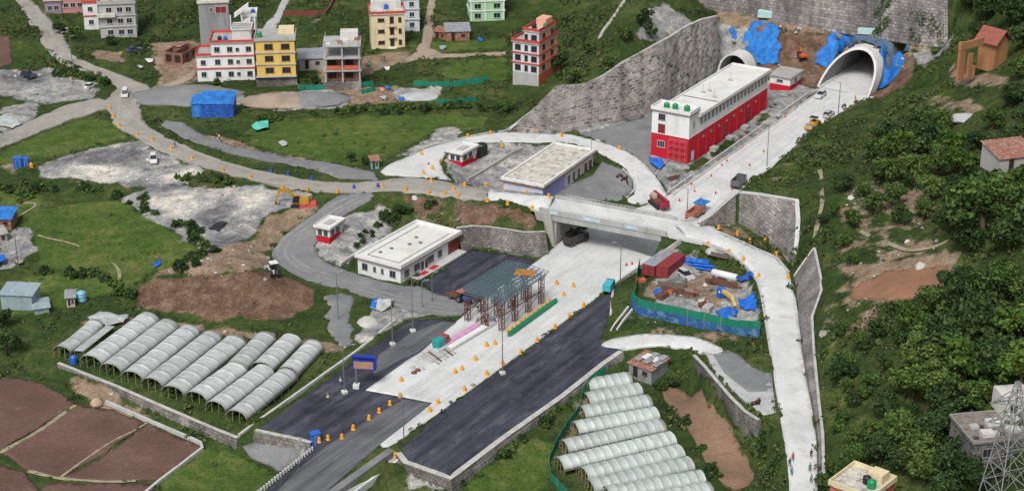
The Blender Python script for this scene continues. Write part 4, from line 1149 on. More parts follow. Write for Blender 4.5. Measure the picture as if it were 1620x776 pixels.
def drape(name, label, px, m, off=.25, rumple=.3, cat='tarpaulin', ragged=.7, group=None):
    """cloth lying on the slope: outline from the site, folds as real relief"""
    w_ = [P(*q) for q in px]
    pts = []
    for a_, b_ in zip(w_, w_[1:] + w_[:1]):
        k = max(1, int((b_ - a_).length / .8))
        for i in range(k):
            p = a_.lerp(b_, i / k)
            t = (b_ - a_).normalized()
            pts.append(Vector((p.x, p.y)) + Vector((-t.y, t.x)) * ragged * mnoise.noise(Vector((p.x * .8, p.y * .8, p.z * .8))))
    arr = np.array([(p.x, p.y) for p in pts])
    x0, x1, y0, y1 = arr[:, 0].min(), arr[:, 0].max(), arr[:, 1].min(), arr[:, 1].max()
    xx, yy = np.meshgrid(np.arange(x0, x1, .45), np.arange(y0, y1, .45))
    k = inside(arr, xx, yy)
    inner = [Vector((x, y)) for x, y in zip(xx[k], yy[k]) if np.min((arr[:, 0] - x) ** 2 + (arr[:, 1] - y) ** 2) > .08]
    vs_, e_, fs_, *_r = delaunay_2d_cdt(pts + inner, [], [list(range(len(pts)))], 1, 1e-4)
    V = [(v.x, v.y, float(T(v.x, v.y)) + off + rumple * (mnoise.noise(Vector((v.x * .55, v.y * .55, 1))) + .6 * mnoise.noise(Vector((v.x * 1.4, v.y * .9, 5))))) for v in vs_]
    me = bpy.data.meshes.new(name); me.from_pydata(V, [], [list(f) for f in fs_])
    me.materials.append(m); me.polygons.foreach_set('use_smooth', [True] * len(me.polygons))
    o = bpy.data.objects.new(name, me); COL.objects.link(o)
    sm = o.modifiers.new('thickness', 'SOLIDIFY'); sm.thickness = .12
    return tag(o, label, cat, group)
drape('tarpaulin', 'narrow strip of blue tarpaulin left of the big one on the portal slope', [(1147,30),(1156,29),(1160,42),(1167,62),(1163,66),(1155,52)], M_tarp)
drape('tarpaulin', 'biggest blue tarpaulin, ragged edged, above the half hidden tunnel tube', [(1192,35),(1226,38),(1234,50),(1230,62),(1236,76),(1230,88),(1232,101),(1205,104),(1192,95),(1172,76),(1176,62)], M_tarp)
drape('tarpaulin', 'blue tarpaulin hanging left of the white tunnel rim', [(1318,48),(1349,52),(1344,66),(1336,76),(1326,86),(1312,108),(1290,102),(1292,85),(1308,72)], M_tarp)
drape('tarpaulin', 'blue tarpaulin hanging right of the white tunnel rim', [(1397,70),(1402,78),(1428,84),(1431,98),(1420,118),(1402,136),(1379,140),(1386,118),(1392,92)], M_tarp)
drape('tarpaulin', 'dull grey-blue sheet over the crown of the white tunnel rim', [(1352,53),(1396,60),(1440,68),(1436,82),(1404,76),(1388,74),(1366,66),(1340,70)], mat('slate_blue_sheet', (.09, .14, .22), .35, .4, .7, fine=2), .15)
# ------------------------------------------------------------------ buildings
def paint(name, c, dirt=(.25, .23, .2), amt=.45, var=.12):
    return mat(name, c, var, .35, .8, fine=1.8, streak=True, dirt=dirt, dirt_amt=amt)
M_white = paint('white_render', (.72, .73, .72), amt=.22)
M_white2 = paint('offwhite_render', (.62, .61, .58), amt=.4)
M_cream = paint('cream_render', (.72, .62, .4), amt=.3)
M_yellow = paint('yellow_render', (.72, .5, .13), amt=.3)
M_red = paint('red_wall_paint', (.52, .012, .03), dirt=(.3, .02, .03), amt=.4, var=.1)
M_redtrim = paint('red_trim_paint', (.5, .07, .06), amt=.2)
M_green = paint('mint_render', (.36, .62, .36), amt=.25)
M_salmon = paint('salmon_render', (.72, .38, .27), amt=.25)
M_orange = paint('orange_brick_render', (.55, .13, .07), amt=.25)
M_paleb = paint('pale_blue_render', (.6, .66, .72), amt=.25)
M_lilac = paint('lilac_render', (.3, .32, .62), amt=.15)
M_greyc = paint('bare_grey_concrete', (.3, .3, .3), dirt=(.15, .14, .13), amt=.6, var=.2)
M_greyl = paint('grey_cement_render', (.42, .42, .41), amt=.5)
M_maroon = paint('maroon_trim', (.16, .055, .05), amt=.2)
M_browngrey = paint('brown_grey_fascia', (.19, .15, .15), amt=.2)
M_roof = mat('white_roof_screed', (.68, .68, .64), .12, .12, .85, fine=1.2, dirt=(.45, .43, .38), dirt_amt=.5)
M_roofs = mat('stained_roof_screed', (.6, .57, .5), .3, .42, .9, fine=1.5, dirt=(.12, .105, .09), dirt_amt=.85)
M_roofg = mat('grey_roof_slab', (.4, .39, .37), .22, .3, .9, fine=1.8, dirt=(.18, .17, .16), dirt_amt=.6)
M_brick = masonry('red_brick', (.3, .1, .07), (.36, .15, .1), (.3, .25, .22), .5, .25, .03, .25, .3)
M_mud = mat('orange_mud_plaster', (.4, .2, .095), .25, .5, .95, fine=1.8, streak=True, dirt=(.26, .12, .06), dirt_amt=.6)
M_glass = plain('dark_window_glass', (.022, .026, .034), .15)
M_open = plain('dark_opening', (.02, .018, .017), .9)
M_wframe = plain('white_window_frame', (.6, .6, .58), .5)
M_bframe = plain('brown_window_frame', (.16, .07, .04), .5)
M_gframe = plain('grey_window_frame', (.3, .3, .32), .5)
M_door = plain('maroon_door', (.2, .02, .025), .5)
M_tin = mat('galvanised_tin', (.42, .45, .48), .25, .5, .45, metal=.4, fine=3, dirt=(.25, .14, .08), dirt_amt=.6)
M_rust = mat('rusty_tin', (.3, .13, .085), .35, .8, .7, fine=3, dirt=(.45, .42, .4), dirt_amt=.7)
M_tile = mat('red_clay_tile', (.3, .1, .07), .3, .9, .85, fine=4)
M_bplastic = plain('blue_plastic', (.02, .12, .5), .35)
M_black = plain('black_plastic', (.018, .018, .02), .4)
M_gplastic = plain('green_plastic', (.01, .26, .1), .4)
M_tyre = plain('black_rubber', (.018, .018, .018), .85)
M_steel = plain('grey_steel', (.28, .29, .3), .45, .6)
M_wplastic = plain('white_plastic', (.72, .72, .72), .4)

WCACHE = {}
def window(parent, face, w, d, u, z, ww=1.4, hh=1.3, fr=None, pane=None, name='window', bars=1, depth=.1):
    """framed opening set on a wall: frame with sill as the part, pane as its sub-part"""
    fr = fr or M_wframe; pane = pane or M_glass
    key = (round(ww, 2), round(hh, 2), fr.name, pane.name, name, bars)
    if face == 'F': loc, rz = (u, 0, z), 0
    elif face == 'R': loc, rz = (w, u, z), math.pi / 2
    elif face == 'B': loc, rz = (u, d, z), math.pi
    else: loc, rz = (0, u, z), -math.pi / 2
    if key not in WCACHE:
        m = MB(); a, b, t = ww / 2, hh / 2, .09
        m.box(-a, a, -depth, .02, b - t, b); m.box(-a, -a + t, -depth, .02, -b, b - t - .001); m.box(a - t, a, -depth, .02, -b, b - t - .001)
        if name == 'window':
            m.box(-a - .1, a + .1, -depth - .1, .02, -b - .09, -b - .001)
            for k in range(bars):
                x = -a + (k + 1) * ww / (bars + 1); m.box(x - .03, x + .03, -depth + .03, .0, -b, b - t - .001)
        o = m.build(name, fr, parent)
        p = MB(); p.box(-a + t + .001, a - t - .001, -.045, .01, -b, b - t - .002); q = p.build('pane' if name == 'window' else 'door_leaf', pane, o)
        WCACHE[key] = (o, q)
    else:
        o0, q0 = WCACHE[key]
        o = o0.copy(); COL.objects.link(o); o.parent = parent
        q = q0.copy(); COL.objects.link(q); q.parent = o
    o.location = loc; o.rotation_euler = (0, 0, rz)
    return o

def basis(A, B, C=None, z=None, depth=None):
    """ground frame of a building from its near corners"""
    if z is None:
        z = float(np.mean([P(*q).z for q in ((A, B, C) if C else (A, B))]))
    a, b = Vector(wp(*A, z)), Vector(wp(*B, z))
    if C is not None: depth = (Vector(wp(*C, z)) - b).length
    d = b - a
    ang = math.atan2(d.y, d.x)
    if C is not None:
        # square the plan: turn so that both measured edges err alike
        c = Vector(wp(*C, z)) - b
        ang2 = math.atan2(c.y, c.x) - math.pi / 2
        k = depth / (depth + d.length)
        ang = ang * (1 - k) + ang2 * k
        org = b - Vector((math.cos(ang), math.sin(ang), 0)) * d.length
        return org, ang, d.length, depth
    return a, ang, d.length, depth

def walls(parent, w, d, h, m, z0=0, x0=0, y0=0, name='wall', uvb=False):
    b = MB(); b.box(x0, x0 + w, y0, y0 + d, z0, z0 + h)
    o = b.build(name, m, parent)
    if uvb: boxuv(o)
    return o
def boxuv(o):
    me = o.data
    ul = me.uv_layers.new(name='UVMap')
    for p in me.polygons:
        n = p.normal
        for li in p.loop_indices:
            v = me.vertices[me.loops[li].vertex_index].co
            ul.data[li].uv = (v.x, v.z) if abs(n.y) > .7 else ((v.y, v.z) if abs(n.x) > .7 else (v.x, v.y))
def flat_roof(parent, w, d, h, m, trim, over=.25, par=.6, th=.25, pth=.22, x0=0, y0=0, inner=None):
    """slab with parapet; the parapet is a part of the roof"""
    s = MB(); s.box(x0 - over, x0 + w + over, y0 - over, y0 + d + over, h + .003, h + th); o = s.build('roof', m, parent)
    p = MB(); a, b, c, e = x0 - over + .02, x0 + w + over - .02, y0 - over + .02, y0 + d + over - .02; t = pth; z0, z1 = h + th + .002, h + th + par
    p.box(a, b, c, c + t, z0, z1); p.box(a, b, e - t, e, z0, z1); p.box(a, a + t, c + t + .002, e - t - .002, z0, z1); p.box(b - t, b, c + t + .002, e - t - .002, z0, z1)
    p.build('parapet', trim, o)
    return o
def band(parent, w, d, z, m, hgt=.3, out=.18, name='cornice', x0=0, y0=0):
    b = MB(); a, c, e, f = x0 - out, x0 + w + out, y0 - out, y0 + d + out; t = out + .003 - .006
    b.box(a, c, e, y0 - .003, z, z + hgt); b.box(a, c, y0 + d + .003, f, z, z + hgt); b.box(a, x0 - .003, y0 - .001, y0 + d + .001, z, z + hgt); b.box(x0 + w + .003, c, y0 - .001, y0 + d + .001, z, z + hgt)
    return b.build(name, m, parent)
def water_tank(loc, m, label, r=.65, h=1.3, group=None):
    b = MB(); b.lathe([(r * .9, 0), (r, .06), (r, h * .3), (r * .94, h * .34), (r, h * .38), (r, h * .64), (r * .94, h * .68), (r, h * .72), (r * .96, h * .85), (r * .5, h * .98), (.22, h), (.22, h + .1), (.02, h + .12)], 12)
    return tag(b.build('water_tank', m, None, True, loc), label, 'water tank', group)
def local(root, x, y, z):
    c, s = math.cos(root.rotation_euler[2]), math.sin(root.rotation_euler[2])
    return Vector((root.location[0] + x * c - y * s, root.location[1] + x * s + y * c, root.location[2] + z))
def rail(parent, pts, h=.9, n=4, m=None, w=.05, name='railing'):
    b = MB()
    for a, c in zip(pts[:-1], pts[1:]):
        a, c = Vector(a), Vector(c)
        for k in range(n + 1): b.bar(a.lerp(c, k / n), a.lerp(c, k / n) + Vector((0, 0, h)), w)
        for t in (.5, 1): b.bar(a + Vector((0, 0, h * t)), c + Vector((0, 0, h * t)), w)
    return b.build(name, m or M_steel, parent)

# ---- long red and white building by the tunnel
org, ang, w_, d_ = basis((1027, 249), (1088, 259), (1216.5, 176), z=2.6)
RB = thing('machine_hall', 'long white-roofed hall with red lower walls beside the trunk road', 'building', tuple(org), ang)
walls(RB, w_, d_, 8.1, M_red, -1.5)                       # red storey
walls(RB, w_ - .02, 5.2, 6.0, M_white, 6.602, .01, .01, name='stair_tower')
walls(RB, w_ - .02, d_ - 5.3, 4.2, M_white, 6.602, .01, 5.25, name='upper_wall')
band(RB, w_, d_, 6.45, M_white, .15, .06, 'string_course')
ro = flat_roof(RB, w_, d_ - 5.3, 10.8, M_roof, M_white, .55, .45, .35, .3, 0, 5.6)
band(RB, w_ + 1.1, d_ - 5.3 + 1.1, 10.45, M_browngrey, .34, .06, 'eave_fascia', -.55, 5.05)
tr = flat_roof(RB, w_, 5.2, 12.6, M_roof, M_white, .3, .6, .3, .25)
band(RB, w_ + .6, 5.2 + .6, 12.32, M_browngrey, .27, .06, 'eave_fascia', -.3, -.3)
b = MB(); b.box(0, w_, 5.2 + (d_ - 5.3) * .28, 5.5 + (d_ - 5.3) * .28, 11.152, 11.3); b.build('roof_joint', M_browngrey, ro)
nwin = 19
for k in range(nwin):
    window(RB, 'R', w_ + .0, d_, 7.0 + (d_ - 8.5) * k / (nwin - 1), 9.3, 1.15, 1.5, M_gframe, bars=0)
    b = MB(); y = 7.0 + (d_ - 8.5) * (k + .5) / (nwin - 1)
for k in range(10):
    y = 5.6 + (d_ - 6.2) * k / 9
    b = MB(); b.box(w_ + .003, w_ + .28, y - .22, y + .22, -1.2, 6.44); b.build('pilaster', M_red, RB)
for u, ww in ((21, 3.2), (36, 2.6)):
    window(RB, 'R', w_, d_, u, 2.0, ww, 4.0, M_door, M_door, 'door')
window(RB, 'R', w_, d_, 2.5, 1.4, 1.6, 2.6, M_gframe, M_wplastic, 'door')
window(RB, 'R', w_, d_, 2.6, 9.6, .8, 1.5, M_gframe)
for k in range(8): window(RB, 'R', w_, d_, 8.5 + k * 4.6, 4.9, .7, .45, M_gframe, bars=0)
window(RB, 'F', w_, d_, w_ * .27, 11.0, 1.9, 1.6, M_gframe, bars=2)
window(RB, 'F', w_, d_, w_ * .27, 7.9, 1.9, 2.4, M_bframe, M_door, 'door')
window(RB, 'F', w_, d_, w_ * .27, 3.9, 2.1, 1.7, M_wframe, bars=2)
for k in range(3):
    b = MB(); y = 12 + k * 9.5; b.box(w_ + .3, w_ + 1.9, y, y + 2.2, -.4, .5); b.box(w_ + .2, w_ + 2.0, y - .1, y + 2.3, .502, .62); b.build('cable_pit', M_greyl, RB)
b = MB()
x0 = w_ * .55
for i in range(4):
    x = x0 + i * 1.55
    b.bar((x, -.9, -1), (x, -.9, 6.2), .12); b.bar((x, -2.0, -1), (x, -2.0, 6.2), .12)
for z in (1.2, 2.9, 4.6, 6.1):
    b.bar((x0, -.9, z), (x0 + 4.65, -.9, z), .12); b.bar((x0, -2, z), (x0 + 4.65, -2, z), .12)
    for i in range(4): b.bar((x0 + i * 1.55, -.9, z), (x0 + i * 1.55, -2, z), .1)
so_ = b.build('scaffold', plain('pink_red_scaffold', (.55, .1, .12), .5), None, loc=RB.location, rotz=ang)
tag(so_, 'pinkish red tube scaffold standing against the end wall of the long hall', 'scaffold')
for k, x in enumerate((3.3, 5.5, 8.6)):
    water_tank(local(RB, x, 1.4 + .3 * k, 12.903), M_gplastic, ['leftmost green tank on the tower roof of the long hall', 'middle green tank on the tower roof of the long hall', 'right green tank at the roof corner of the long hall'][k], .75, 1.5)
for (x, y) in ((3.5, 22), (4.4, 24), (5.2, 35), (7.6, 20)):
    b = MB(); b.box(x - .5, x + .5, y - .3, y + .3, 11.152, 11.55); b.bar((x, y, 11.5), (x, y, 13.6), .1); b.build('roof_vent', M_greyl, ro)
# small annex
org, ang, w_, d_ = basis((1217, 138.5), (1249, 144), (1267, 132.5), z=2.9)
an = thing('annex', 'small white hut with red base between the long hall and tunnel', 'building', tuple(org), ang)
walls(an, w_, d_, 1.9, M_red, -.5); walls(an, w_ - .02, d_ - .02, 2.2, M_white, 1.403, .01, .01)
flat_roof(an, w_, d_, 3.6, M_roofg, M_greyl, .5, .15, .3)
window(an, 'F', w_, d_, w_ * .5, 2.5, 1.8, .7, M_gframe, bars=2); window(an, 'R', w_, d_, d_ * .5, 2.0, 1.2, 1.6, M_gframe)

# ---- white one-storey building
org, ang, w_, d_ = basis((566, 431), (634, 449), (727, 394.5), z=0)
wb = thing('office_building', 'white one-storey building with flat white roof beside the dark parking', 'building', tuple(org), ang)
walls(wb, w_, d_, 3.9, M_white, -.4)
ro = flat_roof(wb, w_, d_, 3.75, M_roof, M_white, .5, .55, .25, .35)
band(wb, w_ + 1.0, d_ + 1.0, 3.5, M_browngrey, .24, .07, 'eave_fascia', -.5, -.5)
b = MB(); p_ = 1.5; b.box(p_, w_ - p_, p_, p_ + .12, 4.003, 4.1); b.box(p_, p_ + .12, p_ + .13, d_ - p_, 4.003, 4.1); b.box(w_ - p_ - .12, w_ - p_, p_ + .13, d_ - p_, 4.003, 4.1); b.build('roof_upstand', M_browngrey, ro)
for u, ww, hh in ((.17, 1.5, 1.5), (.40, .8, 1.2), (.58, .7, 1.2), (.82, 1.6, 1.5)): window(wb, 'F', w_, d_, w_ * u, 1.9, ww, hh, M_gframe)
for u, ww in ((.1, 1.7), (.27, 2.2), (.5, 2.4), (.66, 1.6)): window(wb, 'R', w_, d_, d_ * u, 1.8, ww, 1.5, M_gframe)
for u in (.36, .43): window(wb, 'R', w_, d_, d_ * u, 1.25, 1.1, 2.3, M_gframe, M_glass, 'door')
window(wb, 'R', w_, d_, d_ * .9, 1.6, 4.2, 3.0, M_bframe, M_door, 'shutter_door')
b = MB(); b.box(w_ + .01, w_ + 2.4, d_ * .16, d_ * .98, -.4, .28); b.build('veranda', M_kerb, wb)
for u in (.25, .42):
    m = MB(); m.box(w_ + .6, w_ + 1.9, d_ * u, d_ * u + 2.4, .282, .35); o = m.build('door_mat', plain('red_mat', (.5, .02, .03), .9), None, loc=wb.location, rotz=ang)
    tag(o, 'red mat on the near end of the white building veranda' if u < .3 else 'red mat nearer the middle of the white building veranda', 'mat')
for k, (x, y) in enumerate(((4, 7), (6, 11), (5, 15), (7.5, 13), (3.2, 4))):
    b = MB(); b.cbox(x - .35, x + .35, y - .3, y + .3, 4.003, 4.3, .04); b.build('roof_vent', M_browngrey, ro)

# ---- lilac building with stained roof
zt = 8.6
a_, b_, c_ = (797, 279), (859, 291), (938, 236)
org, ang, w_, d_ = basis(a_, b_, c_, z=zt)
lb = thing('office_building', 'flat-roofed lilac and white building with a stained roof inside the loop road', 'building', (org[0], org[1], 3.0), ang)
hh = zt - 3.0 - .75
walls(lb, w_, d_, hh + 1.5, M_white2, -1.5)
walls(lb, .06, d_ * .42, hh + .8, M_lilac, -.9, w_ + .003, .02, name='lilac_panel')
walls(lb, w_ - .02, .06, hh + .8, paint('pale_lilac_render', (.55, .57, .66), amt=.3), -.9, .01, -.063, name='end_panel')
ro = flat_roof(lb, w_, d_, hh, M_roofs, M_white, .55, .45, .3, .5)
band(lb, w_ + 1.1, d_ + 1.1, hh - .25, M_maroon, .25, .08, 'eave_fascia', -.55, -.55)
for u in (.5, .6, .7): window(lb, 'R', w_, d_, d_ * u, 2.2, 1.5, 2.4, M_wframe, bars=1)
for u in (.85, .94): window(lb, 'R', w_, d_, d_ * u, 2.3, 1.5, 2.0, M_bframe)
b = MB(); b.box(w_ + .07, w_ + 1.8, d_ * .05, d_ * .97, -.9, .45); b.build('veranda', M_kerb, lb)
b = MB(); b.bar((w_ - .3, d_ - .4, hh + .3), (w_ - .3, d_ - .4, hh + 5.2), .09); b.build('roof_mast', M_steel, ro)

# ---- guard posts
def guard_post(A, B, C, label, z=None):
    org, ang, w_, d_ = basis(A, B, C, z=z)
    t = thing('guard_post', label, 'hut', tuple(org), ang)
    walls(t, w_, d_, 1.6, M_red, -.5); walls(t, w_ - .06, d_ - .06, 2.0, M_white, 1.103, .03, .03)
    ro = flat_roof(t, w_, d_, 3.1, M_roof, M_white, .45, .25, .25, .25)
    band(t, w_ + .9, d_ + .9, 2.9, M_browngrey, .2, .05, 'eave_fascia', -.45, -.45)
    m = MB(); m.box(w_ * .25, w_ * .75, d_ * .25, d_ * .75, 3.352, 3.5); m.build('roof_panel', M_greyl, ro)
    for u in (.3, .72): window(t, 'F', w_, d_, w_ * u, 2.0, w_ * .3, 1.3, M_gframe); 
    for u in (.2, .55): window(t, 'R', w_, d_, d_ * u, 2.0, d_ * .22, 1.3, M_gframe)
    window(t, 'R', w_, d_, d_ * .82, 1.5, .9, 2.1, M_gframe, M_wplastic, 'door')
    return t
guard_post((711, 258.5), (731, 263.5), (753, 250), 'white guard post with red base inside the loop road')
guard_post((501, 378.5), (522, 383), (543, 368), 'white guard post with red base beside the grey service road')
p = P(762, 243); water_tank(tuple(p - Vector((0, 0, .1))), M_black, 'big black water tank behind the guard post in the loop', 1.5, 3.0)
p = P(757, 247); water_tank(tuple(p - Vector((0, 0, .1))), M_black, 'smaller black water tank touching the guard post wall', 1.1, 2.2)

# ---- village houses
def house(label, A, B, depth, h, m, floors, front=(), side=(), trim=None, name='house', roofm=None, win=(1.5, 1.4), fr=None, par=.8, base=None, basem=None, z=None, bands=True, sideL=(), pane=None, over=.35, first=0):
    org, ang, w_, _ = basis(A, B, None, z, depth)
    t = thing(name, label, 'house', tuple(org), ang)
    z0 = base or 0
    if base: walls(t, w_ + .6, depth + .6, base + 1.5, basem, -1.5, -.3, -.3, name='plinth')
    walls(t, w_, depth, h - z0 + (0 if base else 1.5), m, z0 + .002 if base else -1.5)
    ro = flat_roof(t, w_, depth, h, roofm or M_roofg, trim or m, over, par, .25)
    fh = (h - z0) / floors
    for k in range(floors):
        zc = z0 + fh * k + fh * .52
        if k and bands: band(t, w_, depth, z0 + fh * k - .15, trim or M_greyl, .3, .25)
        if k < first: continue
        for u in front: window(t, 'F', w_, depth, w_ * u, zc, *win, fr, pane)
        for u in side: window(t, 'R', w_, depth, depth * u, zc, *win, fr, pane)
        for u in sideL: window(t, 'L', w_, depth, depth * u, zc, *win, fr, pane)
    return t, w_, ro
h1, w_, ro = house('three-storey white house with red ledges left of the yellow one', (337, 127.5), (404, 126), 9.5, 10.6, M_white, 3, (.14, .44, .88), (.3, .7), M_redtrim, fr=M_gframe, sideL=(.4,), par=.7)
for k in range(3): window(h1, 'F', w_, 9.5, w_ * .62, 3.5 * k + 1.8, 1.0, 1.0, M_gframe)
walls(h1, w_ * .45, 7, 2.6, M_white2, 10.86, w_ * .5, 2.2, name='stair_room'); flat_roof(h1, w_ * .45, 7, 13.5, M_roofg, M_white2, .2, .2, .2, x0=w_ * .5, y0=2.2)
walls(h1, 4.2, 8, 8.3, M_white, -1.5, -4.21, .5, name='side_wing'); flat_roof(h1, 4.2, 8, 6.8, M_roofg, M_redtrim, .3, .7, .25, x0=-4.21, y0=.5)
band(h1, 4.2, 8, 3.2, M_redtrim, .3, .25, x0=-4.21, y0=.5)
for z in (1.7, 5.1): window(h1, 'F', w_, 8, -2.4, z, 1.4, 1.3, M_gframe).location.y = .5
h2, w_, ro = house('yellow three-storey house on a stone plinth', (408, 135.5), (469, 134), 9, 12.6, M_yellow, 3, (.33, .76), (.3, .7), M_greyl, win=(2.3, 1.5), fr=M_bframe, base=2.6, basem=M_rubble, par=.6)
boxuv(next(c for c in h2.children if c.name.startswith('plinth')))
for k in range(3):
    for u in (.2, .55, .85):
        pass
walls(h2, 4.2, 3, 1.7, M_cream, 12.86, w_ - 4.4, 5.6, name='stair_room')
b = MB(); b.box(-.4, w_ + .2, -1.2, -.3, 2.602, 2.75); b.build('terrace_slab', M_greyl, h2)
water_tank(local(h2, 1.0, 3, 12.86), M_gplastic, 'green water tank at the left of the yellow house roof', .7, 1.5)
water_tank(local(h1, 4.0, 1.6, 10.86), M_bplastic, 'blue water tank on the white house roof', .6, 1.3)
water_tank(local(h1, 2.4, 1.8, 10.86), M_black, 'black water tank beside the blue one on the white roof', .6, 1.3)
h3, w_, ro = house('tall bare grey concrete house behind the white one', (319, 86), (366, 84), 9, 15, M_greyc, 4, (), (), M_white2, par=.5, bands=False, roofm=M_roofs)
window(h3, 'F', w_, 9, w_ * .74, 13.0, 3.2, 2.0, M_wframe, M_door); window(h3, 'F', w_, 9, w_ * .42, 13.0, .8, 1.4, M_wframe)
# white open staircase tower beside it
org, ang, w_, _ = basis((366, 90), (408, 89), None, None, 8)
st = thing('stair_tower', 'white house with zigzag outdoor stairs beside the bare grey house', 'house', tuple(org), ang)
walls(st, w_ - 3.5, 6, 12.5, M_paleb, -1.5, 3.4, 2.2)
flat_roof(st, w_ - 3.5, 6, 11.0, M_roofg, M_white, .3, .9, .25, x0=3.4, y0=2.2)
for k, (xa, za, xb, zb) in enumerate(((0, 3.4, w_ * .7, 6.6), (w_ * .1, 7.2, w_ * .8, 10.2), (w_ * .2, 11.4, w_ * .75, 14.4))):
    b = MB(); b.loft([[(xa, .2, za), (xa, 1.6, za), (xa, 1.6, za + 1.2), (xa, .2, za + 1.2)], [(xb, .2, zb), (xb, 1.6, zb), (xb, 1.6, zb + 1.2), (xb, .2, zb + 1.2)]]); b.build('stair_flight', M_white, st)
for x in (0.2, w_ * .45, w_ - .6):
    b = MB(); b.box(x, x + .35, .3, .65, -1.5, 12.2); b.build('column', M_white, st)
b = MB(); b.box(w_ * .3, w_ * .95, 1.9, 2.19, 6.6, 7.4); b.build('balcony', M_white, st)
for u in (.62, .88): window(st, 'F', w_, 8, w_ * u, 8.9, 1.2, 1.6, M_wframe).location.y = 2.2
water_tank(local(st, w_ - 1, 5, 11.26), M_bplastic, 'blue water tank on the zigzag stair house', .6, 1.3)
h4, w_, ro = house('weathered grey-white three-storey house at the far left', (160, 61), (217, 58.5), 10, 10.2, M_greyl, 3, (.28, .58, .82), (.35, .7), M_greyl, win=(1.7, 1.5), fr=M_wframe, par=.9)
walls(h4, w_ * .55, 5, 2.5, M_white2, 10.46, w_ * .25, 3, name='stair_room')
b = MB(); b.box(-.6, w_ * .45, -1.3, -.26, 6.6, 7.6); b.build('balcony', M_white2, h4)
for x in (3, 6.2, 9.0):
    b = MB(); b.cbox(x, x + 1.4, .6, 1.8, 10.46, 11.2 + x * .05, .1); b.build('roof_clutter', M_rust, ro)
h5, w_, ro = house('narrow white house with a red roof beside the weathered grey one', (134, 46), (157, 45), 9, 8.0, M_white, 2, (.5,), (.4,), M_redtrim, par=.3, roofm=M_redtrim)
h6, w_, ro = house('low pink house with bright red tin roof at the top left', (98, 22), (135, 20), 8, 5.0, paint('pink_render', (.5, .25, .24)), 1, (.2, .5, .8), (.4,), M_redtrim, par=.2, roofm=M_redtrim)
h7, w_, ro = house('small purple and white house with cluttered porch at the top left', (72, 24), (98, 23), 7, 4.2, paint('mauve_render', (.28, .2, .3)), 1, (.3, .7), (), M_white2, par=.2, roofm=M_rust)
h8, w_, ro = house('cream four-window-row house with red roof ledge', (588, 77), (641, 75), 9, 10.0, M_cream, 3, (.3,), (), M_redtrim, win=(1.9, 1.0), fr=M_bframe, par=.7, bands=False, roofm=M_roofs)
for k in range(3):
    zc = 3.33 * k + 1.7
    window(h8, 'F', w_, 9, w_ * .62, zc - .1, 1.2, 2.2, M_bframe, M_glass, 'door'); window(h8, 'F', w_, 9, w_ * .86, zc, .9, 1.4, M_bframe)
    b = MB(); b.box(w_ * .5, w_ * .74, -.95, -.01, 3.33 * k - .1, 3.33 * k + .05); bl = b.build('balcony', M_white2, h8)
    if k: rail(bl, [(w_ * .5, -.9, 3.33 * k), (w_ * .74, -.9, 3.33 * k)], .9, 5, M_redtrim)
b = MB(); b.box(1.2, 3.8, 2, 4.2, 10.26, 10.9); b.box(.5, w_ - .5, 6.5, 8.4, 10.26, 12.2); b.build('stair_room', M_white2, ro)
water_tank(local(h8, 4.8, 5, 10.26), M_bplastic, 'blue water tank on the cream house roof', .7, 1.4)
h9, w_, ro = house('grey-white house seen behind the right side of the cream house', (640, 48), (664, 47), 8, 9.5, M_paleb, 3, (.5,), (.4,), M_greyl, par=.6)
h10, w_, ro = house('mint green house with white corners cut by the top edge', (744, 33.5), (798, 31.5), 8, 12, M_green, 4, (.22, .78), (.4,), M_white, win=(2.1, 1.6), par=.8)
for x in (0, w_ - .5, w_ * .42):
    b = MB(); b.box(x, x + .5, -.14, -.003, 0, 11.99); b.build('corner_strip', M_white, h10)
# salmon and pale blue house
org, ang, w_, d_ = basis((808, 130.5), (852, 134), (889, 117), None)
h11 = thing('house', 'four-storey house, pale blue on one face and salmon on the other', 'house', tuple(org), ang)
walls(h11, w_, d_, 4.0, M_greyl, -1.2, name='plinth')
walls(h11, .05, d_ - .02, 3.9, M_orange, -1.2, w_ + .003, .01, name='orange_base')
walls(h11, w_, d_, 8.4, M_paleb, 2.802)
walls(h11, .06, d_ - .02, 8.39, M_salmon, 2.805, w_ + .003, .01, name='salmon_face')
walls(h11, w_ - 3.4, d_ - 2, 3.0, M_paleb, 11.5, 3.4, 0.003, name='top_storey'); walls(h11, .06, d_ - 2.2, 2.99, M_salmon, 11.5, w_ + .003, .1, name='salmon_face')
flat_roof(h11, w_, d_, 11.2, M_roofg, M_redtrim, .35, .7, .25); flat_roof(h11, w_ - 3.4, d_ - 2, 14.5, M_roofs, M_redtrim, .3, .8, .25, x0=3.4)
for z in (5.4, 8.2): band(h11, w_, d_, z, M_redtrim, .3, .3)
for k, z in enumerate((4.2, 7.0, 9.9, 13.0)):
    for u in (.2, .52, .82):
        if z > 11 and u < .4: continue
        window(h11, 'F', w_, d_, w_ * u, z, 1.7 if u != .52 else 1.0, 1.5, M_bframe)
    for u in (.25, .7):
        window(h11, 'R', w_ + .06, d_, d_ * u, z, 1.6, 1.4, M_bframe)
water_tank(local(h11, 5.2, 2.5, 14.76), M_black, 'black water tank on the salmon house roof', .7, 1.5)
water_tank(local(h11, 7.6, 4.5, 14.76), M_gplastic, 'green water tank on the salmon house roof', .6, 1.3)
walls(h11, 3, 4, 2.2, M_salmon, 14.76, w_ - 3.2, 5, name='stair_room')
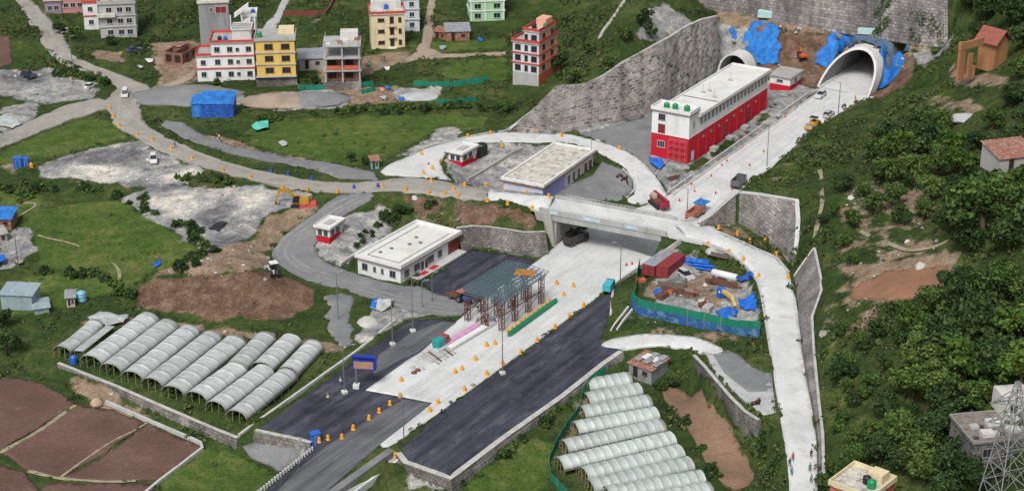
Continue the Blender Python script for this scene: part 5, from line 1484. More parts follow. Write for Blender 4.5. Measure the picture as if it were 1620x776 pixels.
# unfinished brick house
org, ang, w_, d_ = basis((515, 142), (571, 141), None, None, 9.5)
h12 = thing('unfinished_house', 'half-built brick house with open grey concrete frame', 'house', tuple(org), ang)
walls(h12, w_ + .4, d_ + .4, 3.4, M_rubble, -1.5, -.2, -.2, name='plinth', uvb=True)
for k, (z, m) in enumerate(((2.0, M_brick), (5.5, M_brick), (8.9, M_greyc))):
    s = MB(); s.box(-.3, w_ + .3, -.3, d_ + .3, z + 3.1, z + 3.4); s.build('floor_slab', M_greyl, h12)
    for x in (0, w_ * .5 - .2, w_ - .4):
        for y in (0, d_ - .4):
            c = MB(); c.box(x, x + .4, y, y + .4, z, z + 3.098); c.build('column', M_greyl, h12)
    if k < 2:
        wl = walls(h12, w_ - 1.0, d_ - 2.2, 3.0, m, z + .05, .5, 1.6 if k == 0 else 2.6, name='brick_wall', uvb=True)
        for u in (.2, .68): window(h12, 'F', w_, d_, w_ * u, z + 1.6, 2.3, 1.7, M_bframe, M_open, 'window', 0).location.y = 1.6 if k == 0 else 2.6
    if k == 1:
        for x0_, x1_ in ((.5, w_ * .46), (w_ * .54, w_ - .5)):
            q = walls(h12, x1_ - x0_, .2, 1.1, M_orange, z + .05, x0_, .05, name='balcony_wall')
for x in (0.1, w_ * .5, w_ - .3):
    b = MB(); b.bar((x, .2, 12.3), (x, .2, 13.6), .25); b.bar((x, d_ - .3, 12.3), (x, d_ - .3, 13.6), .25); b.build('column_stub', M_greyc, h12)
walls(h12, w_ * .5, 3.5, 2.3, M_white2, 12.31, w_ * .45, 5.2, name='stair_room')
for k in range(6):
    b = MB(); x, y = .6 + k * 1.5, 1.2 + (k * 2.7) % 5; b.cbox(x, x + 1.3, y, y + 1, 12.305, 12.7 + .25 * (k % 3), .1); b.build('stacked_material', [M_white2, M_greyl, M_rust][k % 3], h12)
# brick ruin without roof
org, ang, w_, d_ = basis((262, 98), (289, 102), (311, 88), None)
h13 = thing('brick_shell', 'roofless shell of red brick rooms beside the dirt path', 'house', tuple(org), ang)
for nm, a in (('front_wall', (0, w_, 0, .3)), ('back_wall', (0, w_, d_ - .3, d_)), ('end_wall', (0, .3, .31, d_ - .31)), ('end_wall', (w_ - .3, w_, .31, d_ - .31)), ('cross_wall', (w_ * .5, w_ * .5 + .3, .31, d_ - .31)), ('cross_wall', (.31, w_ * .49, d_ * .5, d_ * .5 + .3))):
    b = MB(); b.box(a[0], a[1], a[2], a[3], -.8, 3.0 + .5 * random.random()); boxuv(b.build(nm, M_brick, h13))
for u in (.25, .75): window(h13, 'F', w_, d_, w_ * u, 1.5, 1.9, 2.2, M_greyl if False else M_bframe, M_open, 'door')
for u in (.3, .7): window(h13, 'R', w_, d_, d_ * u, 1.7, 1.6, 1.3, M_bframe, M_open)
b = MB(); b.cbox(-.2, w_ * .5, d_ * .5, d_ + .2, 3.5, 3.7, .05); b.build('part_slab', M_rust, h13)

# ---- sheds
def shed(label, A, B, depth, h, wallm, roofm, slope=.6, name='shed', over=.4, ribs=True, z=None, C=None, door=True, cat='shed'):
    org, ang, w_, d_ = basis(A, B, C, z, depth)
    t = thing(name, label, cat, tuple(org), ang)
    b = MB(); b.loft([[(0, 0, -.6), (w_, 0, -.6), (w_, d_, -.6), (0, d_, -.6)], [(0, 0, h), (w_, 0, h), (w_, d_, h + slope), (0, d_, h + slope)]]); b.build('wall', wallm, t)
    b = MB(); n = max(6, int(w_ / .45)); k = (h + slope + .0 - h) / d_
    pts = [(-over + (w_ + 2 * over) * i / n, .05 * (i % 2)) for i in range(n + 1)]
    rings = []
    for y in (-over, d_ + over):
        zz = h + .03 + k * y
        rings.append([(x, y, zz + e + .06) for x, e in pts] + [(x, y, zz + e) for x, e in pts[::-1]])
    b.loft(rings); b.build('roof', roofm, t)
    if door: window(t, 'F', w_, d_, w_ * .3, h * .48, min(1.1, w_ * .3), h * .85, M_bframe, M_open, 'door'); window(t, 'F', w_, d_, w_ * .72, h * .6, min(1.2, w_ * .25), .8, M_bframe)
    return t, w_, d_
M_tinblue = mat('pale_blue_tin', (.33, .42, .46), .2, .5, .5, metal=.2, fine=3, dirt=(.6, .6, .6), dirt_amt=.4)
shed('long low tin shed between the yellow house and the brick house', (474, 111), (514, 109), 6, 3.2, M_greyl, M_tin, 1.0)
shed('tin shack with silver roof below the mint green house', (706, 66), (743, 65), 6, 3.0, M_rust, M_tin, .8)
shed('ragged shack with white rags left of the silver-roofed one', (686, 62), (705, 64), 4, 2.4, M_rust, M_rust, .4)
t, sw, sd = shed('shed wrapped in bright blue tarpaulin beside the gravel heap', (318, 188), (370, 188), 6, 4.0, M_tarp_d, M_tarp, 1.6, over=.15, door=False)
walls(t, sw * .35, 4, 3.9, M_tarp, -.4, -sw * .3, 1.5, name='side_lean_to')
b = MB(); b.loft([[(-sw * .3 - .2, 1.2, 3.55), (.0, 1.2, 3.8), (.0, 5.8, 5.0), (-sw * .3 - .2, 5.8, 4.6)], [(-sw * .3 - .2, 1.2, 3.7), (.0, 1.2, 3.95), (.0, 5.8, 5.2), (-sw * .3 - .2, 5.8, 4.8)]]); b.build('side_roof', M_tarp, t)
shed('shack with a blue sheet roof at the left edge', (-12, 362), (18, 362), 5.5, 2.4, M_rust, M_tarp, .7)
shed('grey shack below the blue sheet roof at the left edge', (-10, 386), (12, 382), 4, 2.0, M_greyl, M_roofg, .3)
shed('pale blue-grey tin shed in the small field at the left', (3, 489), (52, 491), 5, 3.4, M_tinblue, M_tinblue, .4, door=False)
shed('low white-roofed coop right of the pale tin shed', (55, 497), (78, 494), 4, 1.2, M_tinblue, M_tinblue, .3, door=False)
shed('small dark-fronted kiosk beside the blue water drum', (106, 484), (119, 483), 3, 1.9, M_greyl, M_tin, .3)
t, sw, sd = shed('shanty of patched tin sheets at the foot of the curved ramp', (992, 594), (1030, 605), 6, 2.6, M_tin, M_rust, .4, C=(1060, 590), door=True)
for k in range(7):
    b = MB(); x, y = sw * (.08 + .13 * k), sd * (.2 + .25 * (k % 3)); b.cbox(x, x + 1.2, y, y + 2.2, 3.1, 3.22 + .1 * (k % 2), .02); b.build('patch_sheet', [M_tin, M_wplastic, M_tinblue][k % 3], t)
# kiosk by the junction
shed('tiny teal kiosk at the junction with the loop road', (588, 268), (600, 267), 2.4, 2.2, mat('teal_tin', (.2, .42, .42), .2, .5, .6), M_rust, .3)
# right side: mud ruin with tiled roof
org, ang, w_, _ = basis((1572, 106), (1592, 100), None, None, 5)
ru = thing('ruined_house', 'ruined orange mud house keeping only one tiled roof end', 'house', tuple(org), ang)
walls(ru, w_, 5, 7.2, M_mud, -1.5)
b = MB(); b.prism([(-.9, 5.5), (w_ * .5, 8.6), (w_ + .9, 5.5), (w_ + .9, 5.72), (w_ * .5, 8.85), (-.9, 5.72)], -.9, 6); b.build('roof', M_tile, ru)
b = MB(); b.prism([(0, 5.5), (w_, 5.5), (w_ * .5, 8.5)], 0.01, 4.99); b.build('gable', M_mud, ru)
walls(ru, 8.2, .6, 1.8, M_mud, 6.0, -11.5, 1.2, name='broken_wall')
walls(ru, 2.2, .6, 7.6, M_mud, -1.5, -12.2, 1.2, name='broken_wall'); walls(ru, 1.4, .6, 6.0, M_mud, -1.5, -8.4, 1.203, name='broken_wall')
b = MB(); b.loft([[(-12.3, 1.1, 6.1), (-9, 1.1, 6.1), (-9, 1.9, 6.1), (-12.3, 1.9, 6.1)], [(-12.2, 1.1, 8.2), (-10.2, 1.1, 7.9), (-10.2, 1.9, 7.9), (-12.2, 1.9, 8.2)]]); b.build('broken_gable', M_mud, ru)
walls(ru, .5, 5, 2.6, M_mud, -1.5, -6, 1.3, name='broken_wall')
shed('house with a rusty striped roof at the right edge under trees', (1580, 277), (1640, 270), 7, 3.4, M_greyl, M_rust, 1.2)
# corner house at the bottom right
org, ang, w_, d_ = basis((1308, 822), (1372, 846), (1412, 816), z=3.0)
rh = thing('house', 'cream flat roof of the house cut by the bottom edge', 'house', tuple(org), ang)
walls(rh, w_, d_, 8.5, M_orange, -2)
ro = flat_roof(rh, w_, d_, 6.5, M_roofs, M_cream, .3, .7, .25)
walls(rh, w_ * .35, d_ * .3, 1.6, M_cream, 6.76, w_ * .55, d_ * .62, name='stair_room')
for u in (.2, .5, .8): window(rh, 'F', w_, d_, w_ * u, 3.5)
water_tank(local(rh, w_ * .78, d_ * .4, 6.76), M_gplastic, 'green water tank on the bottom edge house roof', .75, 1.5)
water_tank(local(rh, w_ * .6, d_ * .5, 6.76), M_black, 'black water tank beside the green one at the bottom edge', .7, 1.4)
# grey house amid rubble, right edge
org, ang, w_, _ = basis((1538, 728), (1650, 718), None, None, 10)
gh = thing('house', 'broken grey concrete platform house behind the pylon', 'house', tuple(org), ang)
boxuv(walls(gh, w_, 9, 4.4, M_rubble, -1.5)); flat_roof(gh, w_, 9, 2.95, mat('dusty_brown_slab', (.24, .21, .185), .3, .4, .95, fine=2, dirt=(.1, .085, .075), dirt_amt=.8), M_greyc, .3, .15, .3)
walls(gh, 5, 5, 3.6, M_white2, 3.26, w_ - 4.2, 6, name='upper_room'); window(gh, 'F', w_, 9, w_ - 2.8, 5.2, 1.4, 1.6, M_wframe).location.y = 6
for k in range(16):
    b = MB(); x = .4 + k * .75; y = .8 + (k * 3.1) % 6; s = .4 + .3 * (k % 3); b.cbox(x, x + s * 2, y, y + s * 1.6, 3.262, 3.3 + s * .7, .06); b.build('roof_clutter', [M_brick, M_greyl, M_white2][k % 3], gh)
for u in (.2, .5, .8): window(gh, 'F', w_, 9, w_ * u, 1.2, 1.6, 1.5, M_gframe, M_open)
# ------------------------------------------------------------------ greenhouses
def film_mat(name, c):
    m, nt, p = newmat(name)
    vec = obj_pos(nt)
    n = _noise(nt, vec, .7, 5, .7); n2 = _noise(nt, scaled(nt, vec, (.3, 2.2, .3)), .8, 4, .7)
    a = _ramp(nt, _mathn(nt, 'ADD', _mathn(nt, 'MULTIPLY', n, .5), _mathn(nt, 'MULTIPLY', n2, .5)), [(.34, mul(c, .72)), (.5, c), (.64, mul(c, 1.22))])
    oi = nt.nodes.new('ShaderNodeObjectInfo')
    a = _mix(nt, 1, a, _ramp(nt, oi.outputs['Random'], [(0, (.84, .85, .84)), (1, (1.1, 1.1, 1.1))]), 'MULTIPLY')
    n3 = _noise(nt, vec, .22, 6, .75)
    a = _mix(nt, _ramp(nt, n3, [(.5, (0, 0, 0)), (.7, (.6,) * 3)]), a, (.26, .27, .25))
    nt.links.new(a, p.inputs['Base Color']); p.inputs['Roughness'].default_value = .38
    p.inputs['Transmission Weight'].default_value = 0.0
    nt.links.new(_bump(nt, n2, .4, .1), p.inputs['Normal'])
    return m
M_film = film_mat('dusty_white_film', (.46, .49, .48))
M_film2 = film_mat('greenish_white_film', (.45, .5, .475))
M_rib = film_mat('double_film_over_hoops', (.54, .57, .555))
M_pole = plain('bamboo_pole', (.3, .24, .15), .8)
M_crop = leafmat('tunnel_crop_leaves', (.012, .03, .006), (.03, .07, .012), (.07, .13, .025))
def leaf_block(mb, x0, x1, y0, y1, z0, z1, n, s=.35):
    for _ in range(n):
        c = Vector((random.uniform(x0, x1), random.uniform(y0, y1), random.uniform(z0, z1)))
        u = Vector((random.gauss(0, 1), random.gauss(0, 1), random.gauss(0, .6))).normalized() * s * random.uniform(.6, 1.2)
        v = u.cross(Vector((random.gauss(0, 1), random.gauss(0, 1), random.gauss(0, 1)))).normalized() * s * random.uniform(.4, .9)
        mb.add([c - u - v, c + u - v, c + u + v, c - u + v], [(0, 1, 2, 3)])
def greenhouse(label, A, B, Cc, film, ribs, h=2.5, side=.6, z=None, group=None, crop=True, sag=.0, ends=False):
    """near end from A to B, far end of the B side at C (local y runs along the tunnel)"""
    org, ang, w_, d_ = basis(A, B, Cc, z=z)
    org = org + Vector((math.cos(ang), math.sin(ang), 0)) * w_ * .07; w_ *= .86
    t = thing('greenhouse', label, 'greenhouse', tuple(org), ang, group)
    n = 10; rise = h - side
    prof = [(w_ / 2 - w_ / 2 * math.cos(math.pi * k / n), side + rise * math.sin(math.pi * k / n) ** .8) for k in range(n + 1)]
    V = []; Fc = []; Mi = []
    m = max(8, int(d_ / .8))
    rows = []
    for j in range(m + 1):
        y = d_ * j / m
        if j % ribs == 0: rows += [(max(0, y - .13), 0, j), (max(0.01, y - .12), .010, j), (min(d_ - .01, y + .12), .010, j), (min(d_, y + .13), 0, j)]
        else: rows.append((y, -.012 if j % 2 else -.004, j))
    for y, up, j in rows:
        for k, (x, zz) in enumerate(prof):
            wob = .05 * mnoise.noise(Vector((x * .7, y * .5, w_)))
            V.append((x, y, zz + up + wob - sag * math.sin(math.pi * j / m)))
    for r in range(len(rows) - 1):
        rib = rows[r][1] == .010 and rows[r + 1][1] == .010
        for k in range(n):
            Fc.append((r * (n + 1) + k, r * (n + 1) + k + 1, (r + 1) * (n + 1) + k + 1, (r + 1) * (n + 1) + k)); Mi.append(1 if rib else 0)
    b = MB(); b.add(V, Fc); b.m = Mi; o = b.build('film_cover', [film, M_rib], t, True)
    s = o.modifiers.new('thickness', 'SOLIDIFY'); s.thickness = .04
    fr = MB()
    for y in (0.05, d_ - .05):
        for k in range(n): fr.bar((prof[k][0], y, prof[k][1] - .03), (prof[k + 1][0], y, prof[k + 1][1] - .03), .07)
        for x in (0.05, w_ * .33, w_ * .67, w_ - .05): fr.bar((x, y, -.6), (x, y, side + rise * (.9 if .1 < x / w_ < .9 else 0)), .09)
    for j in range(1, int(d_ / 2.5)):
        for x in (0.05, w_ - .05): fr.bar((x, j * 2.5, -.6), (x, j * 2.5, side), .09)
    for x in (0.04, w_ - .04): fr.bar((x, .06, side - .04), (x, d_ - .06, side - .04), .08)
    fr.build('pole_frame', M_pole, t)
    if crop:
        c = MB(); leaf_block(c, .4, w_ - .4, .1, d_ - .3, -.1, 1.25, int(w_ * d_ * 2.0)); c.build('crop', M_crop, t)['kind'] = 'stuff'
    return t
GL = 'greenhouses on the left terrace'
LG = [((133,571),(164,584),(245,512), 'leftmost full-length plastic tunnel on the left terrace'),
 ((163,584.5),(195,597),(277,523), 'second full-length plastic tunnel from the left on the terrace'),
 ((195,597.5),(229,609),(313,532), 'third full-length plastic tunnel from the left on the terrace'),
 ((227,608.5),(260,620),(348,542), 'fourth full-length plastic tunnel from the left on the terrace'),
 ((259,620),(294,633),(385,549), 'longest plastic tunnel, fifth of the full-length ones on the terrace'),
 ((297,629),(330,643),(388,592), 'left one of the three short tunnels at the terrace front'),
 ((328,645),(360,658),(430,597), 'middle one of the three short tunnels at the terrace front'),
 ((362,659),(393,672),(465,602), 'right one of the three short tunnels, nearest the dark asphalt'),
 ((359,583),(393,592),(433,543), 'left one of the three short tunnels in the back row'),
 ((399,584),(434,594),(473,547), 'middle one of the three short tunnels in the back row'),
 ((440,592),(474,601),(509,556), 'right one of the three short tunnels in the back row')]
for a, b, c, l in LG: greenhouse(l, a, b, c, M_film, 4, group=GL)
greenhouse('sagging old plastic tunnel at the left end of the terrace', (84,560), (114,566), (166,522), M_film, 5, 2.3, .8, sag=.35, group=GL)
# flat torn sheets between the old tunnel and the row
org, ang, w_, d_ = basis((119, 566), (133, 569), (182, 530), None)
t = thing('plastic_canopy', 'narrow flat plastic canopy squeezed beside the sagging old tunnel', 'canopy', tuple(org), ang)
b = MB(); b.loft([[(0, 0, 1.7), (w_, 0, 1.9), (w_, 0, 1.96), (0, 0, 1.76)], [(0, d_, 1.8), (w_, d_, 2.0), (w_, d_, 2.06), (0, d_, 1.86)]]); b.build('film_cover', M_film, t)
b = MB()
for x in (.1, w_ - .1):
    for y in (.1, d_ / 2, d_ - .1): b.bar((x, y, -.5), (x, y, 1.75), .09)
b.build('pole_frame', M_pole, t)
drape('plastic_sheet', 'crumpled white plastic sheet behind the sagging old tunnel', [(140,507),(160,499),(205,503),(196,515),(170,520),(150,516)], M_film, .9, .5, 'sheet', .8)
p = P(117, 575); water_tank(tuple(p - Vector((0, 0, .05))), M_bplastic, 'blue drum at the open end of the flat plastic canopy', .75, 1.9)

def px3b(x, y): return (800 + x / 2.812, 500 + y / 2.812)
RG = [((378,352),(570,320),(360,308)), ((378,415),(617,368),(366,362)), ((358,475),(660,422),(345,425)), ((328,545),(692,478),(316,495)), ((283,628),(722,530),(268,570)),
      ((262,706),(768,588),(246,655)), ((372,752),(806,647),(340,706)), ((398,806),(848,703),(390,752)), ((470,842),(898,766),(450,800)), ((560,890),(935,820),(545,850))]
RL = ['farthest', 'second farthest', 'third farthest', 'fourth farthest', 'fifth farthest', 'widest, sixth from the back,', 'seventh from the back', 'eighth from the back', 'ninth from the back', 'nearest, cut by the bottom edge,']
for (a, b, c), l in zip(RG, RL):
    a, b, c = px3b(*a), px3b(*b), px3b(*c)
    # front edge a-b; tunnel runs along it
    zz = float(np.mean([P(*a).z, P(*b).z]))
    A_, B_ = Vector(wp(*a, zz)), Vector(wp(*b, zz))
    L_ = (B_ - A_); ang = math.atan2(L_.y, L_.x) - math.pi / 2
    wd = 4.7
    # local x across (towards the camera side is +x), local y along
    ori = A_ - Vector((math.cos(ang), math.sin(ang), 0)) * wd
    t = None
    def gh(org, ang, w_, d_, label, film):
        saved = globals()['basis']
        globals()['basis'] = lambda *a, **k: (org, ang, w_, d_)
        r = greenhouse(label, None, None, None, film, 2, 2.2, .6, group='greenhouses below the asphalt embankment')
        globals()['basis'] = saved
        return r
    gh(ori, ang, wd, L_.length, 'ribbed white plastic tunnel in the stepped right block, ' + l + ' of the row' if ',' not in l else 'ribbed white plastic tunnel in the stepped right block, ' + l + ' one', M_film2)
# ------------------------------------------------------------------ road furniture
M_barrel = mat('orange_barrel_plastic', (.75, .33, .02), .15, .8, .5, fine=4)
M_cone = plain('red_cone_plastic', (.6, .05, .04), .5)
M_blueb = plain('blue_barrel_plastic', (.02, .06, .4), .5)
M_lum = plain('lamp_housing', (.35, .36, .37), .4)
def barrel_mesh(m, label, group):
    b = MB(); b.lathe([(.5, 0), (.5, .07), (.36, .09), (.4, .3), (.37, .32), (.37, .42), (.39, .44), (.36, .66), (.33, .68), (.33, .8), (.35, .82), (.31, 1.05), (.12, 1.08), (.05, 1.13)], 10)
    return tag(b.build('traffic_barrel', m, None, True), label, 'traffic barrel', group)
BAR = {}
ORD = 'first second third fourth fifth sixth seventh eighth ninth tenth eleventh twelfth thirteenth fourteenth fifteenth sixteenth seventeenth eighteenth nineteenth twentieth twenty-first'.split()
def barrels(px, m, label, group, frm='left'):
    for i, q in enumerate(sorted(px)):
        p = P(*q)
        lab = label % ORD[i]
        if m.name not in BAR: o = BAR[m.name] = barrel_mesh(m, lab, group)
        else:
            o = BAR[m.name].copy(); COL.objects.link(o); o['label'] = lab; o['group'] = group
        o.location = (p.x, p.y, p.z + .05); o.rotation_euler = (0, 0, random.uniform(0, 6)); o.scale = (random.uniform(.84, .92),) * 3
def c1(x, y, ox, oy, s=2.986): return (ox + x / s, oy + y / s)
barrels([(505,699),(519,695),(541,693),(559,679),(584,663),(600,652),(617,640)], M_barrel, '%s orange barrel from the left in the row beside the near worn asphalt lane', 'barrels along the near lane')
barrels([(633,628),(635,603),(680,651),(693,638),(735,618),(770,593),(795,577),(824,559),(850,540),(878,519),(901,502),(625,722)], M_barrel, '%s orange barrel from the left along the edge of the dark asphalt field', 'barrels along the asphalt edge')
barrels([(720,590),(731,585),(752,570),(770,548),(783,545),(881,450),(907,454),(892,468),(923,485),(965,463)], M_barrel, '%s orange barrel from the left standing out on the toll concrete', 'barrels on the toll concrete')
RW = [(173,172),(180,186),(188,200),(217,214),(241,222),(271,236),(304,251),(353,271),(396,281),(447,298),(487,302),(534,305),(605,296),(642,302),(679,307),(704,308),(725,311),(771,319),(803,324),(842,331)]
barrels(RW, M_barrel, '%s orange barrel from the left along the dusty ring road', 'barrels along the dusty ring road')
barrels([(682,287),(735,294),(769,296),(797,300),(833,307),(868,312)], M_barrel, '%s orange barrel from the left on the verge below the lilac building', 'barrels below the lilac building')
barrels([(740,217),(776,212),(813,209),(849,211),(888,216),(980,236),(795,232),(667,245),(684,268),(670,275),(698,257),(718,300)], M_barrel, '%s orange barrel from the left on the loop road', 'barrels along the loop road')
barrels([(1137,362),(1166,372),(1186,383),(1203,391),(1120,388),(1153,400),(1176,412),(1200,438),(1210,382),(1228,404),(1247,440)], M_barrel, '%s orange barrel from the left on the verges of the concrete curve', 'barrels along the concrete curve')
barrels([(560,298),(598,296),(429,271),(456,277),(494,284)], M_blueb, '%s blue barrel from the left on the ring road before the junction', 'blue barrels before the junction')
CONE = None
for i_, q in enumerate(sorted([(1075,318),(1099,303),(1125,279),(1150,255),(1175,232),(1203,212),(1222,198),(1242,186),(1258,172),(1275,160),(1132,306),(1158,300),(1110,316),(1186,262),(1208,240),(1000,418),(991,420),(1094,292),(1142,262),(678,260)])):
    p = P(*q)
    if CONE is None:
        b = MB(); b.box(-.28, .28, -.28, .28, 0, .06); b.lathe([(.22, .061), (.13, .45), (.05, .8), (.02, .82)], 9)
        CONE = o = tag(b.build('traffic_cone', M_cone, None, True), 'small red cone on the upper trunk road', 'traffic cone', 'red cones on the trunk road')
    else:
        o = CONE.copy(); COL.objects.link(o)
    o['label'] = '%s small red traffic cone counted from the left in the photo' % ORD[i_]
    o.location = (p.x, p.y, p.z + .05); o.scale = (.95,) * 3

def lamp(px, top, label, arm=1.8, base=True, ang=0.0, heads=1, z=None):
    p = P(*px) if z is None else Vector(wp(*px, z))
    s = 2800 / (p.y * CP - (p.z - H) * SP) * .93
    h = (px[1] - top) / s
    t = thing('street_lamp', label, 'street lamp', (p.x, p.y, p.z), ang)
    if base:
        b = MB(); b.cbox(-.5, .5, -.5, .5, -.3, .55, .06); b.build('base', M_conc, t)
    b = MB(); b.tube([(0, 0, .5 if base else -.3), (0, 0, h * .5), (0, 0, h)], [.13, .1, .07], 8); b.build('pole', M_steel, t)
    for k in range(heads):
        sg = 1 if k == 0 else -1
        b = MB(); b.tube([(0, 0, h - .15), (sg * arm * .5, 0, h + .25), (sg * arm, 0, h + .32)], .05, 6); b.build('arm', M_steel, t)
        b = MB(); b.loft([[(sg * arm, -.14, h + .25), (sg * (arm + .8), -.1, h + .3), (sg * (arm + .8), .1, h + .3), (sg * arm, .14, h + .25)], [(sg * arm, -.12, h + .38), (sg * (arm + .8), -.08, h + .38), (sg * (arm + .8), .08, h + .38), (sg * arm, .12, h + .38)]]); b.build('lamp_head', M_lum, t)
    return t
lamp((545,621), 548, 'street lamp on a white block at the left asphalt edge', ang=.5, heads=2)
lamp((621,545), 468, 'street lamp on a pale base, farther left asphalt edge', ang=.5)
lamp((653,524), 440, 'street lamp on the asphalt strip nearest the white building', ang=.5)
lamp((668,487), 446, 'thin pole by the service road end below the white building', 0.9, False, ang=.5)
lamp((684,476), 434, 'second thin pole beside the service road end', 0.9, False, .8)
lamp((795,591), 505, 'street lamp on a white foot at the edge of the dark asphalt field', ang=3.6)
lamp((639,697), 632, 'leaning thin lamp beside the worn near lane', 1.2, False, 2.0)
lamp((981,452), 384, 'lamp post at the kerb beside the overpass and compound', 1.2, False, 3.3)
lamp((1213,264), 198, 'lamp post on the right side of the upper trunk road', 1.4, False, 3.0)
lamp((1326,182), 132, 'lamp post at the right edge near the tunnel mouth', 1.4, False, 3.0)
lamp((1087,338), 298, 'thin lamp post between the overpass and drill rig', 1.2, False, 3.0)
lamp((1262,113), 92, 'short lamp on the brown slope behind the annex', .6, False, 3.0)
lamp((535,505), 430, 'thin power pole beside the dirt path', .6, False, .3)
lamp((114,98), 60, 'power pole at the bend of the village road', .5, False, .3)
lamp((260,131), 110, 'short power pole by the dirt path junction', .4, False, .3)
lamp((29,422), 368, 'power pole among the shacks at the left edge', .5, False, .3)
# overhead sign frame, seen from behind
p = P(564, 613); s = 2800 / (p.y * CP - (p.z - H) * SP)
t = thing('sign_gantry', 'blue-framed sign board on a single post at the left asphalt', 'road sign', tuple(p), -.12)
b = MB(); b.cbox(-.6, .6, -.6, .6, -.3, .9, .08); b.build('base', M_conc, t)
b = MB(); b.tube([(0, 0, .8), (0, 0, 6.2)], [.18, .14], 8); b.build('post', M_steel, t)
M_signblue = plain('sign_blue_paint', (.015, .04, .32), .4)
b = MB(); b.box(-.6, 3.9, -.12, .12, 4.0, 6.6); b.box(-.7, 4.0, -.5, .5, 6.602, 6.85); b.box(3.5, 4.05, -.45, .45, 4.2, 6.6); b.build('board_frame', M_signblue, t)
b = MB(); b.box(-.35, 3.4, -.17, -.125, 4.2, 5.7); b.build('board_back', plain('brown_board', (.4, .22, .15), .8), t)
# blue portable cabin
def cabin(px, w_, d_, h, label, m, ang=0.5, roof=None):
    p = P(*px); t = thing('portable_cabin', label, 'cabin', tuple(p), ang)
    b = MB(); b.cbox(0, w_, 0, d_, -.2, h, .06); b.build('body', m, t)
    b = MB(); b.cbox(-.1, w_ + .1, -.1, d_ + .1, h + .003, h + .22, .06); b.build('roof', roof or m, t)
    window(t, 'F', w_, d_, w_ * .5, h * .48, w_ * .5, h * .8, M_gframe, m, 'door'); window(t, 'R', w_, d_, d_ * .5, h * .65, d_ * .4, .5, M_gframe)
    return t
cabin((495,708), 1.6, 1.4, 2.5, 'blue portable cabin beside the first barrels of the near lane', M_bplastic, .45)
cabin((22,267), 2.1, 1.7, 2.6, 'left one of the blue cabins at the gravel yard', M_bplastic, .1)
cabin((37,265), 1.4, 1.4, 2.2, 'right one of the blue cabins at the gravel yard', M_bplastic, .1)
p = P(50, 266); water_tank(tuple(p), M_barrel, 'orange drum beside the blue cabins', .5, 1.4)
p = P(130, 476); water_tank(tuple(p), plain('pale_blue_drum', (.2, .45, .62), .5), 'white-topped pale blue water drum in the small field', 1.0, 2.4)

# ------------------------------------------------------------------ toll canopy under construction
RA = math.atan2(ROAD_DIR.y, ROAD_DIR.x)
M_frame = plain('blue_grey_steel_tube', (.11, .18, .21), .55)
M_rustc = mat('rust_brown_steel', (.16, .075, .055), .35, 1, .8, fine=4)
ctr = wp(798, 447, 6.8)
can = thing('toll_canopy', 'unfinished toll canopy of blue-grey space frame on lattice columns', 'canopy', (ctr[0], ctr[1], 0), RA - math.pi / 2)
# local y along the road, x across
LX, LY, nx_, ny_ = 10.6, 17.6, 9, 15
sf = MB()
gx_ = [-LX / 2 + LX * i / nx_ for i in range(nx_ + 1)]; gy_ = [-LY / 2 + LY * j / ny_ for j in range(ny_ + 1)]
def zt_(x): return 7.6 - .035 * (x * x) / 4
for i in range(nx_ + 1):
    for j in range(ny_ + 1):
        a = Vector((gx_[i], gy_[j], zt_(gx_[i])))
        if i < nx_: sf.bar(a, (gx_[i + 1], gy_[j], zt_(gx_[i + 1])), .085)
        if j < ny_: sf.bar(a, (gx_[i], gy_[j + 1], zt_(gx_[i])), .085)
        if i < nx_ and j < ny_:
            c = Vector(((gx_[i] + gx_[i + 1]) / 2, (gy_[j] + gy_[j + 1]) / 2, zt_(gx_[i]) - 1.1))
            for q in ((i, j), (i + 1, j), (i, j + 1), (i + 1, j + 1)): sf.bar(c, (gx_[q[0]], gy_[q[1]], zt_(gx_[q[0]])), .065)
            if i < nx_ - 1: sf.bar(c, (c.x + LX / nx_, c.y, zt_(gx_[i + 1]) - 1.1), .08)
            if j < ny_ - 1: sf.bar(c, (c.x, c.y + LY / ny_, c.z), .08)
sf.build('space_frame', M_frame, can)
def lattice(mb, x, y, z0, z1, s=.55):
    for dx in (-s, s):
        for dy in (-s, s): mb.bar((x + dx, y + dy, z0), (x + dx, y + dy, z1), .13)
    n = 6
    for k in range(n):
        za, zb = z0 + (z1 - z0) * k / n, z0 + (z1 - z0) * (k + 1) / n
        f = 1 if k % 2 else -1
        mb.bar((x - s * f, y - s, za), (x + s * f, y - s, zb), .08); mb.bar((x - s * f, y + s, za), (x + s * f, y + s, zb), .08)
        mb.bar((x - s, y - s * f, za), (x - s, y + s * f, zb), .08); mb.bar((x + s, y - s * f, za), (x + s, y + s * f, zb), .08)
for x in (-4.2, 0, 4.2):
    for y in (-7.4, -2.5, 2.6, 7.6):
        b = MB(); lattice(b, x, y, -.1, 6.4, .42 if x else .5); b.build('column', M_rustc, can)
for x in (-4.2, 0, 4.2):
    b = MB()
    for y0_, y1_ in ((-7.4, -2.5), (-2.5, 2.6), (2.6, 7.6)): b.bar((x, y0_, 3.2), (x, y1_, 3.2), .16); b.bar((x, y0_, 1.0), (x, y1_, 3.2), .09)
    b.build('brace', M_rustc, can)
p_ = lambda x, y, z: Vector(can.matrix_basis @ Vector((x, y, z)))
bpy.context.view_layer.update()
